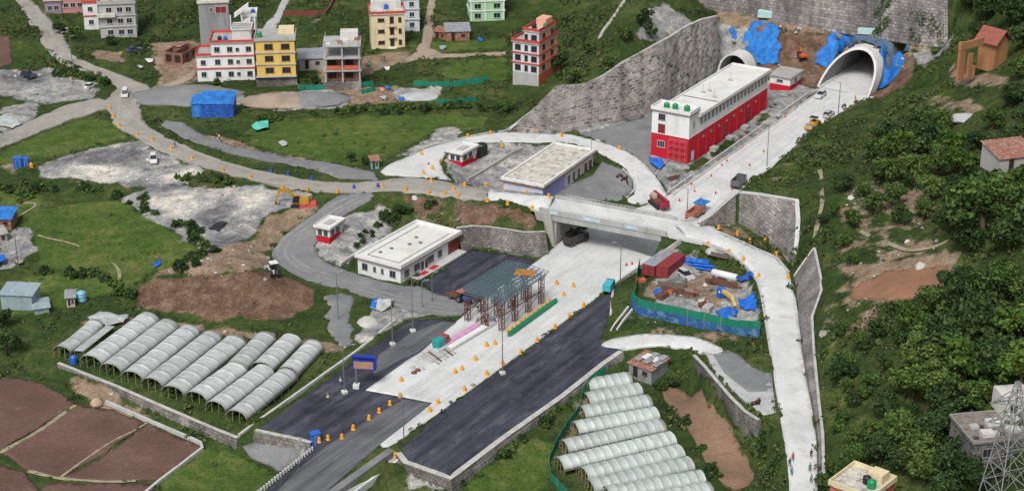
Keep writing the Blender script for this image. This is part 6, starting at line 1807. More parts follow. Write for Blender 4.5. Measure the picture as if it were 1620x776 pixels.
# loose boards and workers' platform on the frame
o = MB()
for k in range(7): o.loft([[(0 + .6 * k, .2 * (k % 3), .05), (.5 + .6 * k, .2 * (k % 3), .05), (.5 + .6 * k, 3 + .2 * (k % 3), .05), (.6 * k, 3 + .2 * (k % 3), .05)], [(0 + .6 * k, .2 * (k % 3), .17), (.5 + .6 * k, .2 * (k % 3), .17), (.5 + .6 * k, 3 + .2 * (k % 3), .17), (.6 * k, 3 + .2 * (k % 3), .17)]])
o = o.build('plank_stack', mat('orange_formwork_board', (.45, .2, .05), .3, 1, .8), None)
o.location = can.matrix_basis @ Vector((.6, 2.6, 7.62)); o.rotation_euler = (0, 0, RA - 1.2)
tag(o, 'orange formwork boards lying on top of the canopy frame', 'boards')
# green median island with bollards
a, b_ = Vector(wp(806, 531, 0)), Vector(wp(879, 478, 0))
md = thing('median_barrier', 'green median barrier with yellow bollards beside the toll canopy', 'barrier', tuple(a), math.atan2((b_ - a).y, (b_ - a).x))
L = (b_ - a).length
b = MB()
b.loft([[(x, -.55 * f, 0), (x, .55 * f, 0), (x, .45 * f, .75), (x, -.45 * f, .75)] for x, f in ((-.5, .3), (0, .9), (1, 1), (L - 1, 1), (L, .9), (L + .5, .3))]); b.build('barrier_body', plain('barrier_green', (.01, .2, .1), .5), md)
b = MB(); b.box(.2, L - .2, .5, 2.0, -.1, .3); b.build('island_kerb', M_kerb, md)
for k in range(11):
    c = MB(); x = .8 + (L - 1.6) * k / 10; c.lathe([(.3, .28), (.26, .9), (.22, 1.0), (.05, 1.08)], 8, (x, 1.0, 0)); c.build('bollard', M_barrel, md)
# toll island being built: footing trenches, pink and white formwork
a, b_ = Vector(wp(662, 568, 0)), Vector(wp(772, 503, 0))
isl = thing('toll_island', 'half-built toll island with pink and white formwork and blue sheet', 'toll island', (a.x, a.y, .05), math.atan2((b_ - a).y, (b_ - a).x))
L = (b_ - a).length
b = MB(); b.cbox(0, L * .95, -3.2, .4, -.1, .35, .1); b.build('footing', M_greyl, isl)
b = MB(); b.cbox(L * .3, L * .8, -1.6, -.3, .353, .75, .05); b.build('pink_formwork', mat('pink_formwork_sheet', (.62, .28, .48), .3, 1, .7, dirt=(.7, .68, .68)), isl)
b = MB(); b.cbox(L * .3, L * .82, -3.0, -1.65, .353, .6, .05); b.build('white_formwork', M_white, isl)
b = MB(); b.cbox(L * .17, L * .29, -2.0, -.2, .353, .65, .05); b.build('blue_sheet', M_paleblue, isl)
for k in range(6):
    b = MB(); x = .4 + 1.1 * k; b.bar((x, -4.8 + .3 * (k % 2), .35), (x + 1.5, .3 - .5 * (k % 3), .5), .22); b.build('loose_beam', [M_greyl, M_rustc, M_kerb][k % 3], isl)
for k in range(9):
    b = MB(); x = L * (.82 + .02 * k); y = -2.8 + (k * 1.7) % 3.6; b.cbox(x, x + .8, y, y + .6, .353, .7 + .2 * (k % 3), .05); b.build('rubble_block', [M_rustc, M_greyl, M_kerb][k % 3], isl)
for i, q in enumerate(((653,582),(661,586),(668,584),(655,590))):
    pp = P(*q); b = MB(); b.lathe([(.7, -.2), (.55, .25), (.3, .45), (.05, .5)], 7); o = b.build('debris_heap', M_rustc if i % 2 else M_greyl, None, True, tuple(pp)); tag(o, ['left', 'second', 'right', 'nearest'][i] + ' small debris heap on the pale toll concrete', 'debris heap')

# ------------------------------------------------------------------ vehicles
def wheel(parent, x, y, r, wdt=.28, rim=True):
    b = MB(); b.lathe([(r * .55, -wdt / 2), (r * .96, -wdt / 2), (r, -wdt / 2 + .04), (r, wdt / 2 - .04), (r * .96, wdt / 2), (r * .55, wdt / 2)], 14)
    b.v = [(x + q[0], y + q[2], r + q[1]) for q in b.v]
    o = b.build('wheel', M_tyre, parent, True)
    if rim:
        c = MB(); c.lathe([(r * .56, -wdt / 2 - .012), (r * .3, -wdt / 2 - .03), (r * .3, wdt / 2 + .03), (r * .56, wdt / 2 + .012)], 10)
        c.v = [(x + q[0], y + q[2], r + q[1]) for q in c.v]
        c.build('rim', M_steel, o)
    return o
M_carglass = plain('car_glass', (.02, .025, .03), .08)
M_lampw = plain('headlamp_lens', (.6, .6, .55), .2); M_lampr = plain('tail_lamp_lens', (.4, .02, .02), .25)
def place(px, head, z=None):
    """head: a second place in the photo the front points to"""
    p = P(*px) if z is None else Vector(wp(*px, z)); q = Vector(wp(*head, p.z))
    return (p.x, p.y, p.z + .055), math.atan2(q.y - p.y, q.x - p.x)
def car(px, head, c, label, kind='suv', cat='car'):
    loc, a = place(px, head)
    t = thing('parked_car' if cat == 'car' else cat, label, cat, loc, a)
    m = plain('car_paint_' + str(len(bpy.data.materials)), c, .25)
    L, Wd = (4.5, 1.8)
    if kind == 'suv': prof = [(-2.25, .3), (-2.25, 1.0), (-2.2, 1.05), (1.0, 1.02), (2.1, .9), (2.25, .75), (2.25, .3)]; cab = [(-2.18, 1.03), (-2.0, 1.68), (-1.7, 1.74), (.1, 1.72), (.95, 1.02)]
    elif kind == 'van': prof = [(-2.25, .3), (-2.25, 1.1), (-2.2, 1.15), (1.7, 1.1), (2.2, .95), (2.25, .75), (2.25, .3)]; cab = [(-2.2, 1.12), (-2.1, 1.92), (-1.8, 1.98), (1.1, 1.95), (1.85, 1.1)]
    else: prof = [(-2.2, .3), (-2.2, .85), (-2.1, .95), (1.0, .92), (2.1, .78), (2.2, .65), (2.2, .3)]; cab = [(-1.7, .93), (-1.1, 1.42), (-.8, 1.47), (.1, 1.45), (1.0, .92)]
    b = MB(); n = len(prof)
    b.loft([[(x * .985, y, z) for x, z in prof] if abs(y) > .8 else [(x, y, z) for x, z in prof] for y in (-.9, -.82, .82, .9)]); body = b.build('body', m, t)
    b = MB(); b.loft([[(x, s * .78, z) if z < 1.1 else (x * .96, s * .62, z) for x, z in cab] for s in (-1, 1)]); b.build('window_band', M_carglass, t)
    zr = max(z for x, z in cab)
    xs = [x for x, z in cab if z > zr - .08]
    b = MB(); b.cbox(min(xs) * .98, max(xs) * .98, -.62, .62, zr - .03, zr + .06, .03); b.build('roof', m, t)
    for x in (-1.35, 1.4):
        for y in (-.8, .8): wheel(t, x, y, .36 if kind != 'car' else .32, .24)
    for y in (-.6, .6):
        b = MB(); b.box(2.2, 2.27, y - .2, y + .2, .65, .82); b.build('headlight', M_lampw, t)
        b = MB(); b.box(-2.28, -2.2, y - .18, y + .18, .7, .95); b.build('tail_light', M_lampr, t)
    return t
car((198,152), (193,170), (.72, .72, .7), 'white van driving on the dusty road at the village junction', 'van', 'van')
car((243,256), (243,275), (.7, .7, .7), 'white pickup-like van parked on the gravel below the ring road', 'suv', 'van')
car((143,139), (165,128), (.7, .7, .7), 'white car half hidden by bushes beside the upper gravel yard', 'car')
car((46,122), (60,124), (.03, .04, .08), 'dark blue car on the upper gravel yard', 'suv')
car((1298,154), (1280,166), (.6, .61, .63), 'white car with dark windows leaving the tunnel', 'suv')
car((1311,184), (1330,170), (.45, .48, .5), 'silver car parked behind the yellow roller', 'suv')
car((107,52), (120,50), (.7, .7, .7), 'white car parked under trees by the village road', 'car')
car((212,82), (222,80), (.06, .08, .2), 'dark blue car parked on the grass in the village', 'car')

def box_truck(px, head, cab_c, box_c, label, L=5.0, h=2.4, Wd=2.0, name='truck', open_bed=False):
    loc, a = place(px, head)
    t = thing(name, label, 'truck', loc, a)
    mc = plain('truck_cab_paint_' + str(len(bpy.data.materials)), cab_c, .35); mb_ = plain('truck_body_paint_' + str(len(bpy.data.materials)), box_c, .55)
    b = MB(); b.box(-L / 2, L / 2, -Wd * .3, Wd * .3, .55, .8); b.build('chassis', M_black, t)
    xc = L / 2 - 1.5
    b = MB(); b.prism([(xc, .6), (xc + 1.5, .6), (xc + 1.55, 1.4), (xc + 1.25, 2.3), (xc + .1, 2.35), (xc, 2.2)], -Wd / 2, Wd / 2); c = b.build('cab', mc, t)
    b = MB(); b.loft([[(xc + 1.565, -Wd * .42, 1.42), (xc + 1.565, Wd * .42, 1.42), (xc + 1.3, Wd * .4, 2.2), (xc + 1.3, -Wd * .4, 2.2)], [(xc + 1.5, -Wd * .42, 1.42), (xc + 1.5, Wd * .42, 1.42), (xc + 1.2, Wd * .4, 2.2), (xc + 1.2, -Wd * .4, 2.2)]]); b.build('windscreen', M_carglass, c)
    for s in (-1, 1):
        b = MB(); b.box(xc + .3, xc + 1.2, s * Wd / 2 - .02, s * Wd / 2 + .02, 1.4, 2.0); b.build('side_window', M_carglass, c)
    if open_bed:
        b = MB(); x0_, x1_ = -L / 2, xc - .1; y = Wd / 2
        b.box(x0_, x1_, -y, y, .802, .95); b.box(x0_, x1_, -y, -y + .1, .952, h); b.box(x0_, x1_, y - .1, y, .952, h); b.box(x0_, x0_ + .1, -y + .102, y - .102, .952, h); b.box(x1_ - .1, x1_, -y + .102, y - .102, .952, h + .2); b.build('tipper_bed', mb_, t)
    else:
        b = MB(); b.cbox(-L / 2, xc - .1, -Wd / 2 - .05, Wd / 2 + .05, .802, h, .06); b.build('cargo_box', mb_, t)
    for x in (-L / 2 + .7, -L / 2 + 1.7, L / 2 - .8) if L > 5.5 else (-L / 2 + .9, L / 2 - .8):
        for y in (-Wd / 2 + .12, Wd / 2 - .12): wheel(t, x, y, .45, .28)
    for y in (-Wd * .35, Wd * .35):
        b = MB(); b.box(xc + 1.52, xc + 1.6, y - .16, y + .16, .8, 1.0); b.build('headlight', M_lampw, t)
    return t
box_truck((1168,294), (1185,278), (.05, .06, .09), (.12, .12, .13), 'dark truck stopped on the right of the upper trunk road', 5.6, 2.2, 2.2, open_bed=True)
box_truck((911,385), (930,378), (.03, .03, .035), (.05, .045, .045), 'dark tipper truck in the shade under the overpass', 6.2, 2.5, 2.2, open_bed=True)
box_truck((698,549), (720,536), (.3, .05, .06), (.02, .3, .28), 'small teal box truck beside the half-built toll island', 3.8, 2.2, 1.6)
box_truck((963,461), (978,440), (.05, .3, .36), (.06, .42, .48), 'small teal van truck at the kerb corner of the dark asphalt field', 3.8, 2.3, 1.7)
box_truck((1100,343), (1118,330), (.5, .18, .1), (.35, .14, .09), 'orange truck with a blue tarp behind the overpass end', 6.4, 2.0, 2.3, open_bed=True)
loc, a = place((1110,334), (1122,326))
b = MB(); b.loft([[(-2.2, -1.3, 2.3), (1.6, -1.4, 2.2), (1.6, 1.4, 2.35), (-2.2, 1.3, 2.5)], [(-2.2, -1.3, 2.45), (1.6, -1.4, 2.35), (1.6, 1.4, 2.5), (-2.2, 1.3, 2.65)]])
tag(b.build('tarpaulin', M_tarp, None, False, loc, a), 'blue tarp stretched over the load of the orange truck', 'tarpaulin')

def excavator(px, head, c, label, boom=1.0, s=1.0, dig=0.0):
    loc, a = place(px, head)
    t = thing('excavator', label, 'excavator', loc, a); t.scale = (s,) * 3
    m = plain('excavator_paint_' + str(len(bpy.data.materials)), c, .45)
    for y in (-1.1, 1.1):
        b = MB(); b.prism([(-1.7, .15), (-1.9, .5), (-1.6, .85), (1.6, .85), (1.9, .5), (1.7, .15), (1.4, .0), (-1.4, .0)], y - .3, y + .3); b.build('track', M_tyre, t)
    b = MB(); b.lathe([(.8, .5), (.8, 1.0)], 12); b.box(-.9, .9, -.8, .8, .45, .8); b.build('undercarriage', M_black, t)
    b = MB(); b.prism([(-2.3, 1.0), (-2.4, 1.6), (-2.2, 2.1), (.4, 2.0), (.9, 1.5), (.9, 1.0)], -1.25, 1.25); b.build('engine_house', m, t)
    b = MB(); b.prism([(-.1, 1.2), (1.35, 1.2), (1.4, 1.8), (1.05, 2.9), (.0, 2.9), (-.1, 2.6)], .25, 1.3); c_ = b.build('cab', M_black, t)
    b = MB(); b.prism([(-.05, 2.92), (1.1, 2.92), (1.0, 3.02), (.05, 3.02)], .3, 1.25); b.build('cab_roof', m, c_)
    p0, p1, p2, p3 = Vector((.8, -.3, 1.6)), Vector((2.4, -.3, 4.0 * boom)), Vector((4.6, -.3, 3.7 * boom)), Vector((5.4, -.3, 1.3 - dig))
    b = MB(); b.loft([[q + Vector((0, sgn * .22, dz)) for sgn, dz in ((-1, -h_), (1, -h_), (1, h_), (-1, h_))] for q, h_ in ((p0, .34), (p1, .5), (p2, .3))]); b.build('boom', m, t)
    b = MB(); b.loft([[q + Vector((dx, sgn * .17, 0)) for sgn, dx in ((-1, -h_), (1, -h_), (1, h_), (-1, h_))] for q, h_ in ((p2 + Vector((-.1, 0, .5)), .16), (p2 + Vector((.1, 0, -.4)), .28), (p3, .15))]); b.build('stick', m, t)
    b = MB(); x, z = p3.x, p3.z; b.prism([(x - .15, z + .1), (x + .25, z), (x + .2, z - .7), (x - .4, z - 1.0), (x - .95, z - .55), (x - .85, z - .35), (x - .4, z - .6), (x - .1, z - .45)], -.85, .25); b.build('bucket', M_rustc, t)
    b = MB(); b.bar(p0 + Vector((.5, 0, -.1)), p1 + Vector((.1, 0, -.4)), .16); b.bar(p1 + Vector((.2, 0, .45)), p2 + Vector((-.1, 0, .5)), .14); b.build('hydraulic_ram', M_steel, t)
    return t
excavator((474,326), (447,326), (.45, .25, .03), 'yellow excavator digging at the edge of the grey yard', .95, 1.0, .3)
excavator((1268,93), (1255,84), (.55, .1, .03), 'small orange excavator on the brown slope between the tarps', .8, .75, .2)
p = P(487, 327); b = MB(); b.loft([[(-2, -.9, 0), (2, -.9, 0), (2.2, .9, 0), (-2, .9, 0)], [(-1.8, -.8, 1.0), (1.9, -.8, .8), (1.9, .8, 1.3), (-1.7, .8, .9)]]); o = b.build('tipper_skip', M_redtrim, None, False, tuple(p), .2); tag(o, 'red and white skip lying beside the yellow excavator', 'skip')
# backhoe loader
loc, a = place((433,434), (420,418))
t = thing('backhoe_loader', 'white backhoe loader with a black arm at the service road bend', 'loader', loc, a)
b = MB(); b.prism([(-1.2, .6), (-1.2, 1.5), (.6, 1.5), (2.2, 1.35), (2.3, .6)], -.75, .75); b.build('body', M_white2, t)
b = MB(); b.prism([(-1.1, 1.5), (-1.0, 2.8), (.5, 2.8), (.75, 1.5)], -.72, .72); c_ = b.build('cab', M_carglass, t)
b = MB(); b.cbox(-1.15, .6, -.85, .85, 2.802, 2.95, .05); b.build('cab_roof', M_wplastic, c_)
for x, r in ((-.9, .75), (1.6, .5)):
    for y in (-.85, .85): wheel(t, x, y, r, .4)
b = MB(); b.prism([(2.9, .2), (3.6, .15), (3.3, .5), (3.0, 1.0), (2.8, 1.0)], -1.1, 1.1); b.build('front_bucket', M_white2, t)
b = MB(); b.bar((1.2, -.7, 1.4), (2.9, -.7, .7), .18); b.bar((1.2, .7, 1.4), (2.9, .7, .7), .18); b.build('loader_arm', M_white2, t)
b = MB(); b.bar((-1.3, 0, .9), (-2.4, 0, 3.0), .3); b.bar((-2.4, 0, 3.0), (-3.6, 0, 1.5), .24); b.prism([(-3.9, 1.5), (-3.4, 1.6), (-3.3, .9), (-3.8, .7)], -.35, .35); b.build('digger_arm', M_black, t)
# road roller, yellow
loc, a = place((1286,204), (1274,212))
t = thing('road_roller', 'yellow road roller on the right edge of the upper trunk road', 'roller', loc, a); t.scale = (1.2,) * 3
my = plain('roller_yellow', (.65, .3, .02), .45)
b = MB(); b.prism([(-2.2, .6), (-2.2, 1.5), (-.5, 1.7), (.2, 1.5), (.3, .6)], -.9, .9); b.build('engine_body', my, t)
b = MB(); b.prism([(.2, .7), (.2, 1.2), (2.6, 1.0), (2.6, .7)], -1.05, 1.05); b.build('drum_frame', my, t)
b = MB(); b.lathe([(.72, -1.0), (.75, -.98), (.75, .98), (.72, 1.0)], 18); b.v = [(1.5 + q[0], q[2], .75 + q[1]) for q in b.v]; b.build('drum', M_steel, t)
for y in (-.8, .8): wheel(t, -1.5, y, .7, .45)
b = MB(); 
for x in (-.6, .3):
    for y in (-.7, .7): b.bar((x, y, 1.5), (x, y, 2.6), .08)
b.build('canopy_post', M_black, t); b = MB(); b.cbox(-.9, .5, -.9, .9, 2.6, 2.72, .04); b.build('canopy_roof', M_black, t)
b = MB(); b.cbox(-.5, .0, -.3, .3, 1.6, 2.2, .06); b.build('seat', M_black, t)
# red drill rig at the end of the loop road
loc, a = place((1040,326), (1050,334))
t = thing('drilling_rig', 'dark red crawler drilling rig where the loop road meets the trunk road', 'drill rig', loc, a)
mr = plain('rig_red', (.3, .02, .045), .5)
for y in (-1.0, 1.0):
    b = MB(); b.prism([(-2.6, .2), (-2.8, .55), (-2.4, .9), (2.4, .9), (2.8, .55), (2.6, .2)], y - .28, y + .28); b.build('track', M_tyre, t)
b = MB(); b.cbox(-2.4, 1.6, -.9, .9, .9, 1.9, .1); b.build('deck_body', M_rustc, t)
b = MB(); b.cbox(-2.2, -.2, -.9, .1, 1.9, 2.9, .12); b.build('cab', mul and plain('rig_cream', (.5, .36, .28), .5), t)
b = MB(); b.loft([[(-3.4, .4, 2.0), (-3.4, 1.1, 2.0), (-3.4, 1.1, 2.7), (-3.4, .4, 2.7)], [(4.2, .4, 1.9), (4.2, 1.1, 1.9), (4.2, 1.1, 2.6), (4.2, .4, 2.6)]]); b.build('mast', mr, t)
b = MB(); b.bar((0, .7, 1.5), (1.5, .7, 2.2), .3); b.bar((-3.4, -.4, 1.6), (2.8, -.6, 1.5), .35); b.cbox(2.6, 4.3, -.9, 1.2, 1.0, 2.0, .1); b.build('feed_arm', mr, t)
# tractor with trailer
loc, a = place((733,478), (745,483), 0)
t = thing('tractor', 'blue tractor with a red hood at the end of the service road', 'tractor', loc, a)
b = MB(); b.cbox(.1, 2.0, -.4, .4, .8, 1.5, .1); b.build('bonnet', M_bplastic, t)
b = MB(); b.box(-1.0, 1.9, -.3, .3, .55, .8); b.build('chassis', M_black, t)
for y in (-.75, .75): wheel(t, -.6, y, .75, .4); wheel(t, 1.5, y * .85, .42, .28)
b = MB()
for x in (-1.1, .0):
    for y in (-.6, .6): b.bar((x, y, .9), (x, y, 2.4), .07)
b.build('canopy_post', M_black, t); b = MB(); b.cbox(-1.4, .3, -.9, .9, 2.4, 2.52, .04); b.build('canopy_roof', plain('faded_red_tin', (.5, .14, .08), .6), t)
b = MB(); b.cbox(-.9, -.4, -.3, .3, .9, 1.5, .06); b.build('seat', M_black, t)
loc, a = place((718,472), (733,478), 0)
t = thing('trailer', 'rusty flat trailer hitched behind the blue tractor', 'trailer', loc, a)
b = MB(); b.box(-1.6, 1.4, -.9, .9, .7, .85); b.box(-1.6, 1.4, -.9, -.82, .852, 1.3); b.box(-1.6, 1.4, .82, .9, .852, 1.3); b.build('bed', M_rustc, t)
b = MB(); b.bar((1.4, 0, .75), (2.4, 0, .6), .12); b.build('drawbar', M_black, t)
for y in (-.75, .75): wheel(t, -.4, y, .45, .25)
# motorbikes
def bike(px, ang, label, group=None):
    p = P(*px); t = thing('motorbike', label, 'motorbike', (p.x, p.y, p.z + .06), ang, group)
    for x in (-.65, .65): wheel(t, x, 0, .32, .12, False)
    b = MB(); b.bar((-.6, 0, .35), (.1, 0, .5), .14); b.bar((.65, 0, .35), (.4, 0, 1.0), .08); b.bar((-.1, 0, .45), (.4, 0, .8), .16); b.build('frame', M_black, t)
    b = MB(); b.cbox(-.1, .35, -.16, .16, .75, 1.0, .05); b.build('tank', M_door, t)
    b = MB(); b.cbox(-.75, -.05, -.14, .14, .75, .88, .04); b.build('seat', M_black, t)
    b = MB(); b.bar((.4, -.36, 1.05), (.4, .36, 1.05), .05); b.build('handlebar', M_steel, t)
    return t
bike((1195,641), .4, 'motorbike at the corner of the grey parking pad')
bike((1199,638), .9, 'second motorbike close beside the first on the pad corner')
bike((1335,170), .7, 'dark motorbike on the right edge before the tunnel mouth')
for i, q in enumerate(((980,281),(986,286),(991,284),(992,291))): bike(q, .5 + .4 * i, 'motorbike parked in the yard of the lilac building', 'motorbikes in the lilac building yard')
for i, q in enumerate(((648,449),(656,452),(663,449))): bike(q, 1.2 + .2 * i, 'motorbike parked at the near corner of the white building', 'motorbikes by the white building')

# ------------------------------------------------------------------ container compound
def container(A, B, Cc, label, top):
    org, ang, w_, d_ = basis(A, B, Cc)
    t = thing('shipping_container', label, 'container', tuple(org), ang)
    b = MB(); n = int(d_ / .35); h = 2.6
    rings = []
    for k in range(2 * n + 1):
        y = d_ * k / (2 * n); e = .05 if k % 4 in (1, 2) else 0
        rings.append([(e, y, .1), (w_ - e, y, .1), (w_ - e, y, h - .02), (e, y, h - .02)])
    b.loft(rings); b.build('corrugated_shell', M_cont, t)
    b = MB(); b.box(-.02, w_ + .02, -.02, d_ + .02, h, h + .08); b.build('roof', top, t)
    for k in (0, 1):
        b = MB(); b.box(w_ * .5 * k + .06, w_ * .5 * (k + 1) - .06, -.08, -.003, .2, h - .1); dd = b.build('door', M_cont, t)
        b = MB(); b.bar((w_ * .5 * k + w_ * .32, -.1, .25), (w_ * .5 * k + w_ * .32, -.1, h - .15), .05); b.build('lock_bar', M_steel, dd)
    b = MB()
    for x in (0, w_):
        for y in (0, d_): b.box(x - .08, x + .08, y - .08, y + .08, 0, h + .1)
    b.build('corner_post', M_cont, t)
M_cont = mat('oxide_red_container_paint', (.26, .035, .04), .25, .6, .6, fine=3, dirt=(.16, .06, .05))
container((1017,434), (1035,439), (1063,417), 'container with a silver roof, left of the pair in the compound', M_tin)
container((1037,439), (1056,442), (1086,421), 'dark red container, right of the pair in the compound', M_cont)
M_fgreen = mat('green_fence_net', (.015, .2, .13), .3, .6, .8, fine=3)
M_fblue = mat('blue_fence_sheet', (.03, .11, .3), .3, .25, .6, fine=2, dirt=(.17, .32, .42), dirt_amt=.9)
def fence(pts, h, label, m, m2=None, split=.5, name='fence'):
    w_ = [P(*q) for q in pts]
    n = int(sum((b - a).length for a, b in zip(w_[:-1], w_[1:])) / 1.2)
    L = lineto(w_, n)
    t = thing(name, label, 'fence', tuple(w_[0])); o0 = w_[0]
    def panel(z0, z1, mm, nm, push):
        b = MB(); rings = []
        for i, p in enumerate(L):
            d = L[min(i + 1, n)] - L[max(i - 1, 0)]; d.z = 0; d.normalize(); q = Vector((-d.y, d.x, 0)) * (.04); wob = Vector((-d.y, d.x, 0)) * (.12 * mnoise.noise(p * .5) + push)
            r = p - o0 + wob
            rings.append([r - q + Vector((0, 0, z0)), r + q + Vector((0, 0, z0)), r + q + Vector((0, 0, z1 + .12 * mnoise.noise(p * .7))), r - q + Vector((0, 0, z1 + .12 * mnoise.noise(p * .7)))])
        b.loft(rings); b.build(nm, mm, t)
    if m2:
        panel(-.3, h * split, m2, 'lower_sheet', 0); panel(h * split + .003, h, m, 'upper_net', 0)
    else: panel(-.2, h, m, 'sheet', 0)
    p0_ = None
    for i in range(0, n + 1, 3):
        q = L[i] - o0
        if p0_ is None:
            b = MB(); b.bar((0, 0, -.3), (0, 0, h + .15), .09); c = p0_ = b.build('post', M_pole, t)
        else:
            c = p0_.copy(); COL.objects.link(c); c.parent = t
        c.location = q
    return t
fence([(998,484),(1012,497),(1040,503),(1070,509),(1100,516),(1130,523),(1160,530),(1202,532)], 3.4, 'green net over blue sheet fence along the near side of the compound', M_fgreen, M_fblue, .5)
fence([(1003,482),(1006,462),(1008,440),(1012,424)], 2.2, 'green net fence on the kerb side of the compound', M_fgreen)
def gfence(pts, label): fence(pts, 1.5, label, M_fgreen, name='net_fence')
gfence([(960,590),(940,600),(922,622),(918,650),(895,680),(880,705),(868,735),(872,760),(888,776),(900,790)], 'long green net fence curving left of the right greenhouses')
gfence([(655,136),(690,138),(730,135),(774,129)], 'green net fence across the field below the salmon house')
gfence([(570,139),(590,136),(592,146),(572,150)], 'crumpled green net by the brick house corner')
gfence([(690,165),(720,166),(752,160)], 'low green net along the hedge below the field')
gfence([(472,142),(490,143),(515,142)], 'green net strip under the tin shed')
def heap(px, r, h, m, label, name, cat, n=14, sx=1.0, ang=0, seed=0):
    p = P(*px); b = MB(); rings = []
    for k, (f, z) in enumerate(((1, -.2), (.96, .12), (.75, .45), (.45, .8), (.15, 1.0))):
        rings.append([(r * sx * f * math.cos(a) * (1 + .25 * mnoise.noise(Vector((math.cos(a) * 2, math.sin(a) * 2, k + seed)))), r * f * math.sin(a) * (1 + .25 * mnoise.noise(Vector((math.cos(a) * 2, math.sin(a) * 2, k + seed)))), z * h) for a in [2 * math.pi * i / n for i in range(n)]])
    b.loft(rings)
    return tag(b.build(name, m, None, True, tuple(p), ang), label, cat)
def planks(px, label, m, n=6, L=5.0, ang=0.3, name='timber_pile', cat='timber'):
    p = P(*px); b = MB()
    for k in range(n):
        y = -.5 * n / 4 + .28 * k; z = .1 + .2 * (k % 3); r = random.uniform(-.12, .12)
        b.bar((-L / 2 + random.uniform(0, .5), y + r, z), (L / 2 - random.uniform(0, .6), y - r, z), .26, .18)
    return tag(b.build(name, m, None, False, (p.x, p.y, p.z + .03), ang), label, cat)
def pipes(px, label, m, n=4, L=6.0, ang=-.5, r=.28):
    p = P(*px); b = MB()
    for k in range(n): b.tube([(-L / 2 + random.uniform(-.4, .4), (k - n / 2) * r * 2.1, r + (.45 if k % 2 else 0)), (L / 2 + random.uniform(-.4, .4), (k - n / 2) * r * 2.1 + random.uniform(-.3, .3), r + (.45 if k % 2 else 0))], r, 8)
    return tag(b.build('pipe_pile', m, None, False, (p.x, p.y, p.z), ang), label, 'pipes')
M_wood = mat('weathered_timber', (.17, .13, .11), .35, 1, .9, fine=4)
M_blues = mat('blue_sheeting', (.01, .13, .6), .35, .7, .4, fine=2.5, dirt=(.1, .35, .7), dirt_amt=.7)
pipes((1098,416), 'bundle of blue pipes at the back of the compound', M_blues, 5, 6.5, -.35)
pipes((1114,424), 'shorter bundle of blue pipes right of the first bundle', M_blues, 3, 4.0, -.3)
planks((1062,452), 'pile of grey timbers in the middle of the compound', M_wood, 8, 6.5, -.25)
planks((1075,462), 'long dark beam heap near the green fence', M_rustc, 5, 9, -.55)
planks((1150,450), 'long rusty beams on the right of the compound', M_rustc, 7, 8, -.65)
planks((1130,445), 'rusty offcuts beside the bare earth in the compound', M_rustc, 5, 4, -.2)
planks((1150,408), 'grey beams along the back bank of the compound', M_wood, 4, 8, -.55)
heap((1127,398), 1.6, 1.1, M_greyl, 'grey tarp-covered heap at the back bank of the compound', 'covered_heap', 'heap', seed=3)
drape('tarpaulin', 'crumpled deep blue tarpaulin on the right side of the compound', [(1167,478),(1190,468),(1199,476),(1196,492),(1180,492),(1172,487)], M_blues, .5, .7, ragged=.5)
drape('tarpaulin', 'flat blue tarpaulin near the compound fence corner', [(1132,494),(1152,486),(1168,492),(1165,502),(1150,506),(1136,500)], M_blues, .4, .3, ragged=.4)
drape('tarpaulin', 'small blue tarp by the timber heap in the compound', [(1032,462),(1046,458),(1048,466),(1036,470)], M_blues, .5, .3, ragged=.2)
drape('tarpaulin', 'blue and dark sheet heap beside the white tank', [(1163,440),(1190,432),(1194,440),(1172,450)], M_tarp_d, .6, .6, ragged=.4)
# white tank
p = P(1146, 440); b = MB(); b.tube([(-2.9, 0, .8), (-2.8, 0, .8), (2.8, 0, .8), (2.9, 0, .8)], [.5, .8, .8, .5], 14)
t = thing('storage_tank', 'white horizontal tank lying in the compound', 'tank', tuple(p), -.55); b.build('vessel', M_wplastic, t, True)
for x in (-1.6, 1.6):
    b = MB(); b.box(x - .2, x + .2, -.7, .7, -.1, .35); b.build('saddle', M_greyl, t)
# silver pickup wreck
car((1085,440), (1098,448), (.5, .51, .52), 'dusty white car wreck between container and blue pipes', 'suv')
# yellow folded crane arm
loc, a = place((1152,478), (1166,490))
t = thing('crane_arm', 'yellow and blue folded crane arm lying in the compound', 'crane arm', loc, a)
b = MB(); b.bar((-2.8, 0, 1.4), (1.5, 0, 1.8), .6, .7); b.build('main_arm', plain('crane_yellow', (.7, .45, .12), .5), t)
b = MB(); b.bar((1.3, 0, 1.9), (2.6, .2, .2), .5, .55); b.build('jib', plain('crane_yellow_pale', (.7, .5, .2), .5), t)
b = MB(); b.cbox(-3.9, -2.5, -.8, .8, 0, 1.9, .1); b.build('slew_base', M_blues, t)
for i, (q, m) in enumerate((((1110,478), M_white2), ((1113,484), M_rustc), ((1120,490), M_greyl), ((1170,516), M_rustc), ((1160,510), M_greyl), ((1142,512), M_white2), ((1184,520), M_wplastic), ((1014,446), M_orange), ((1048,470), M_rustc), ((1060,464), M_orange))):
    p = P(*q); b = MB(); s = .7 + .25 * (i % 3); b.cbox(-s, s, -s * .7, s * .7, -.1, s * .9, .1)
    b.bar((-s, -s * .7, s * .9), (s, s * .7, s * 1.3), .12)
    tag(b.build('site_crate', m, None, False, tuple(p), .5 * i), ['white box at the bare earth edge', 'rusty bin right of the white box', 'grey crate by the fence bend', 'rusty crate near the fence end', 'grey crate left of the rusty one near the fence end', 'pale crate under the flat blue tarp', 'white cabinet at the fence corner', 'orange crate behind the kerb fence', 'rusty bin by the dark beam heap', 'orange crate beside the timber pile'][i] + ' in the compound', 'crate')
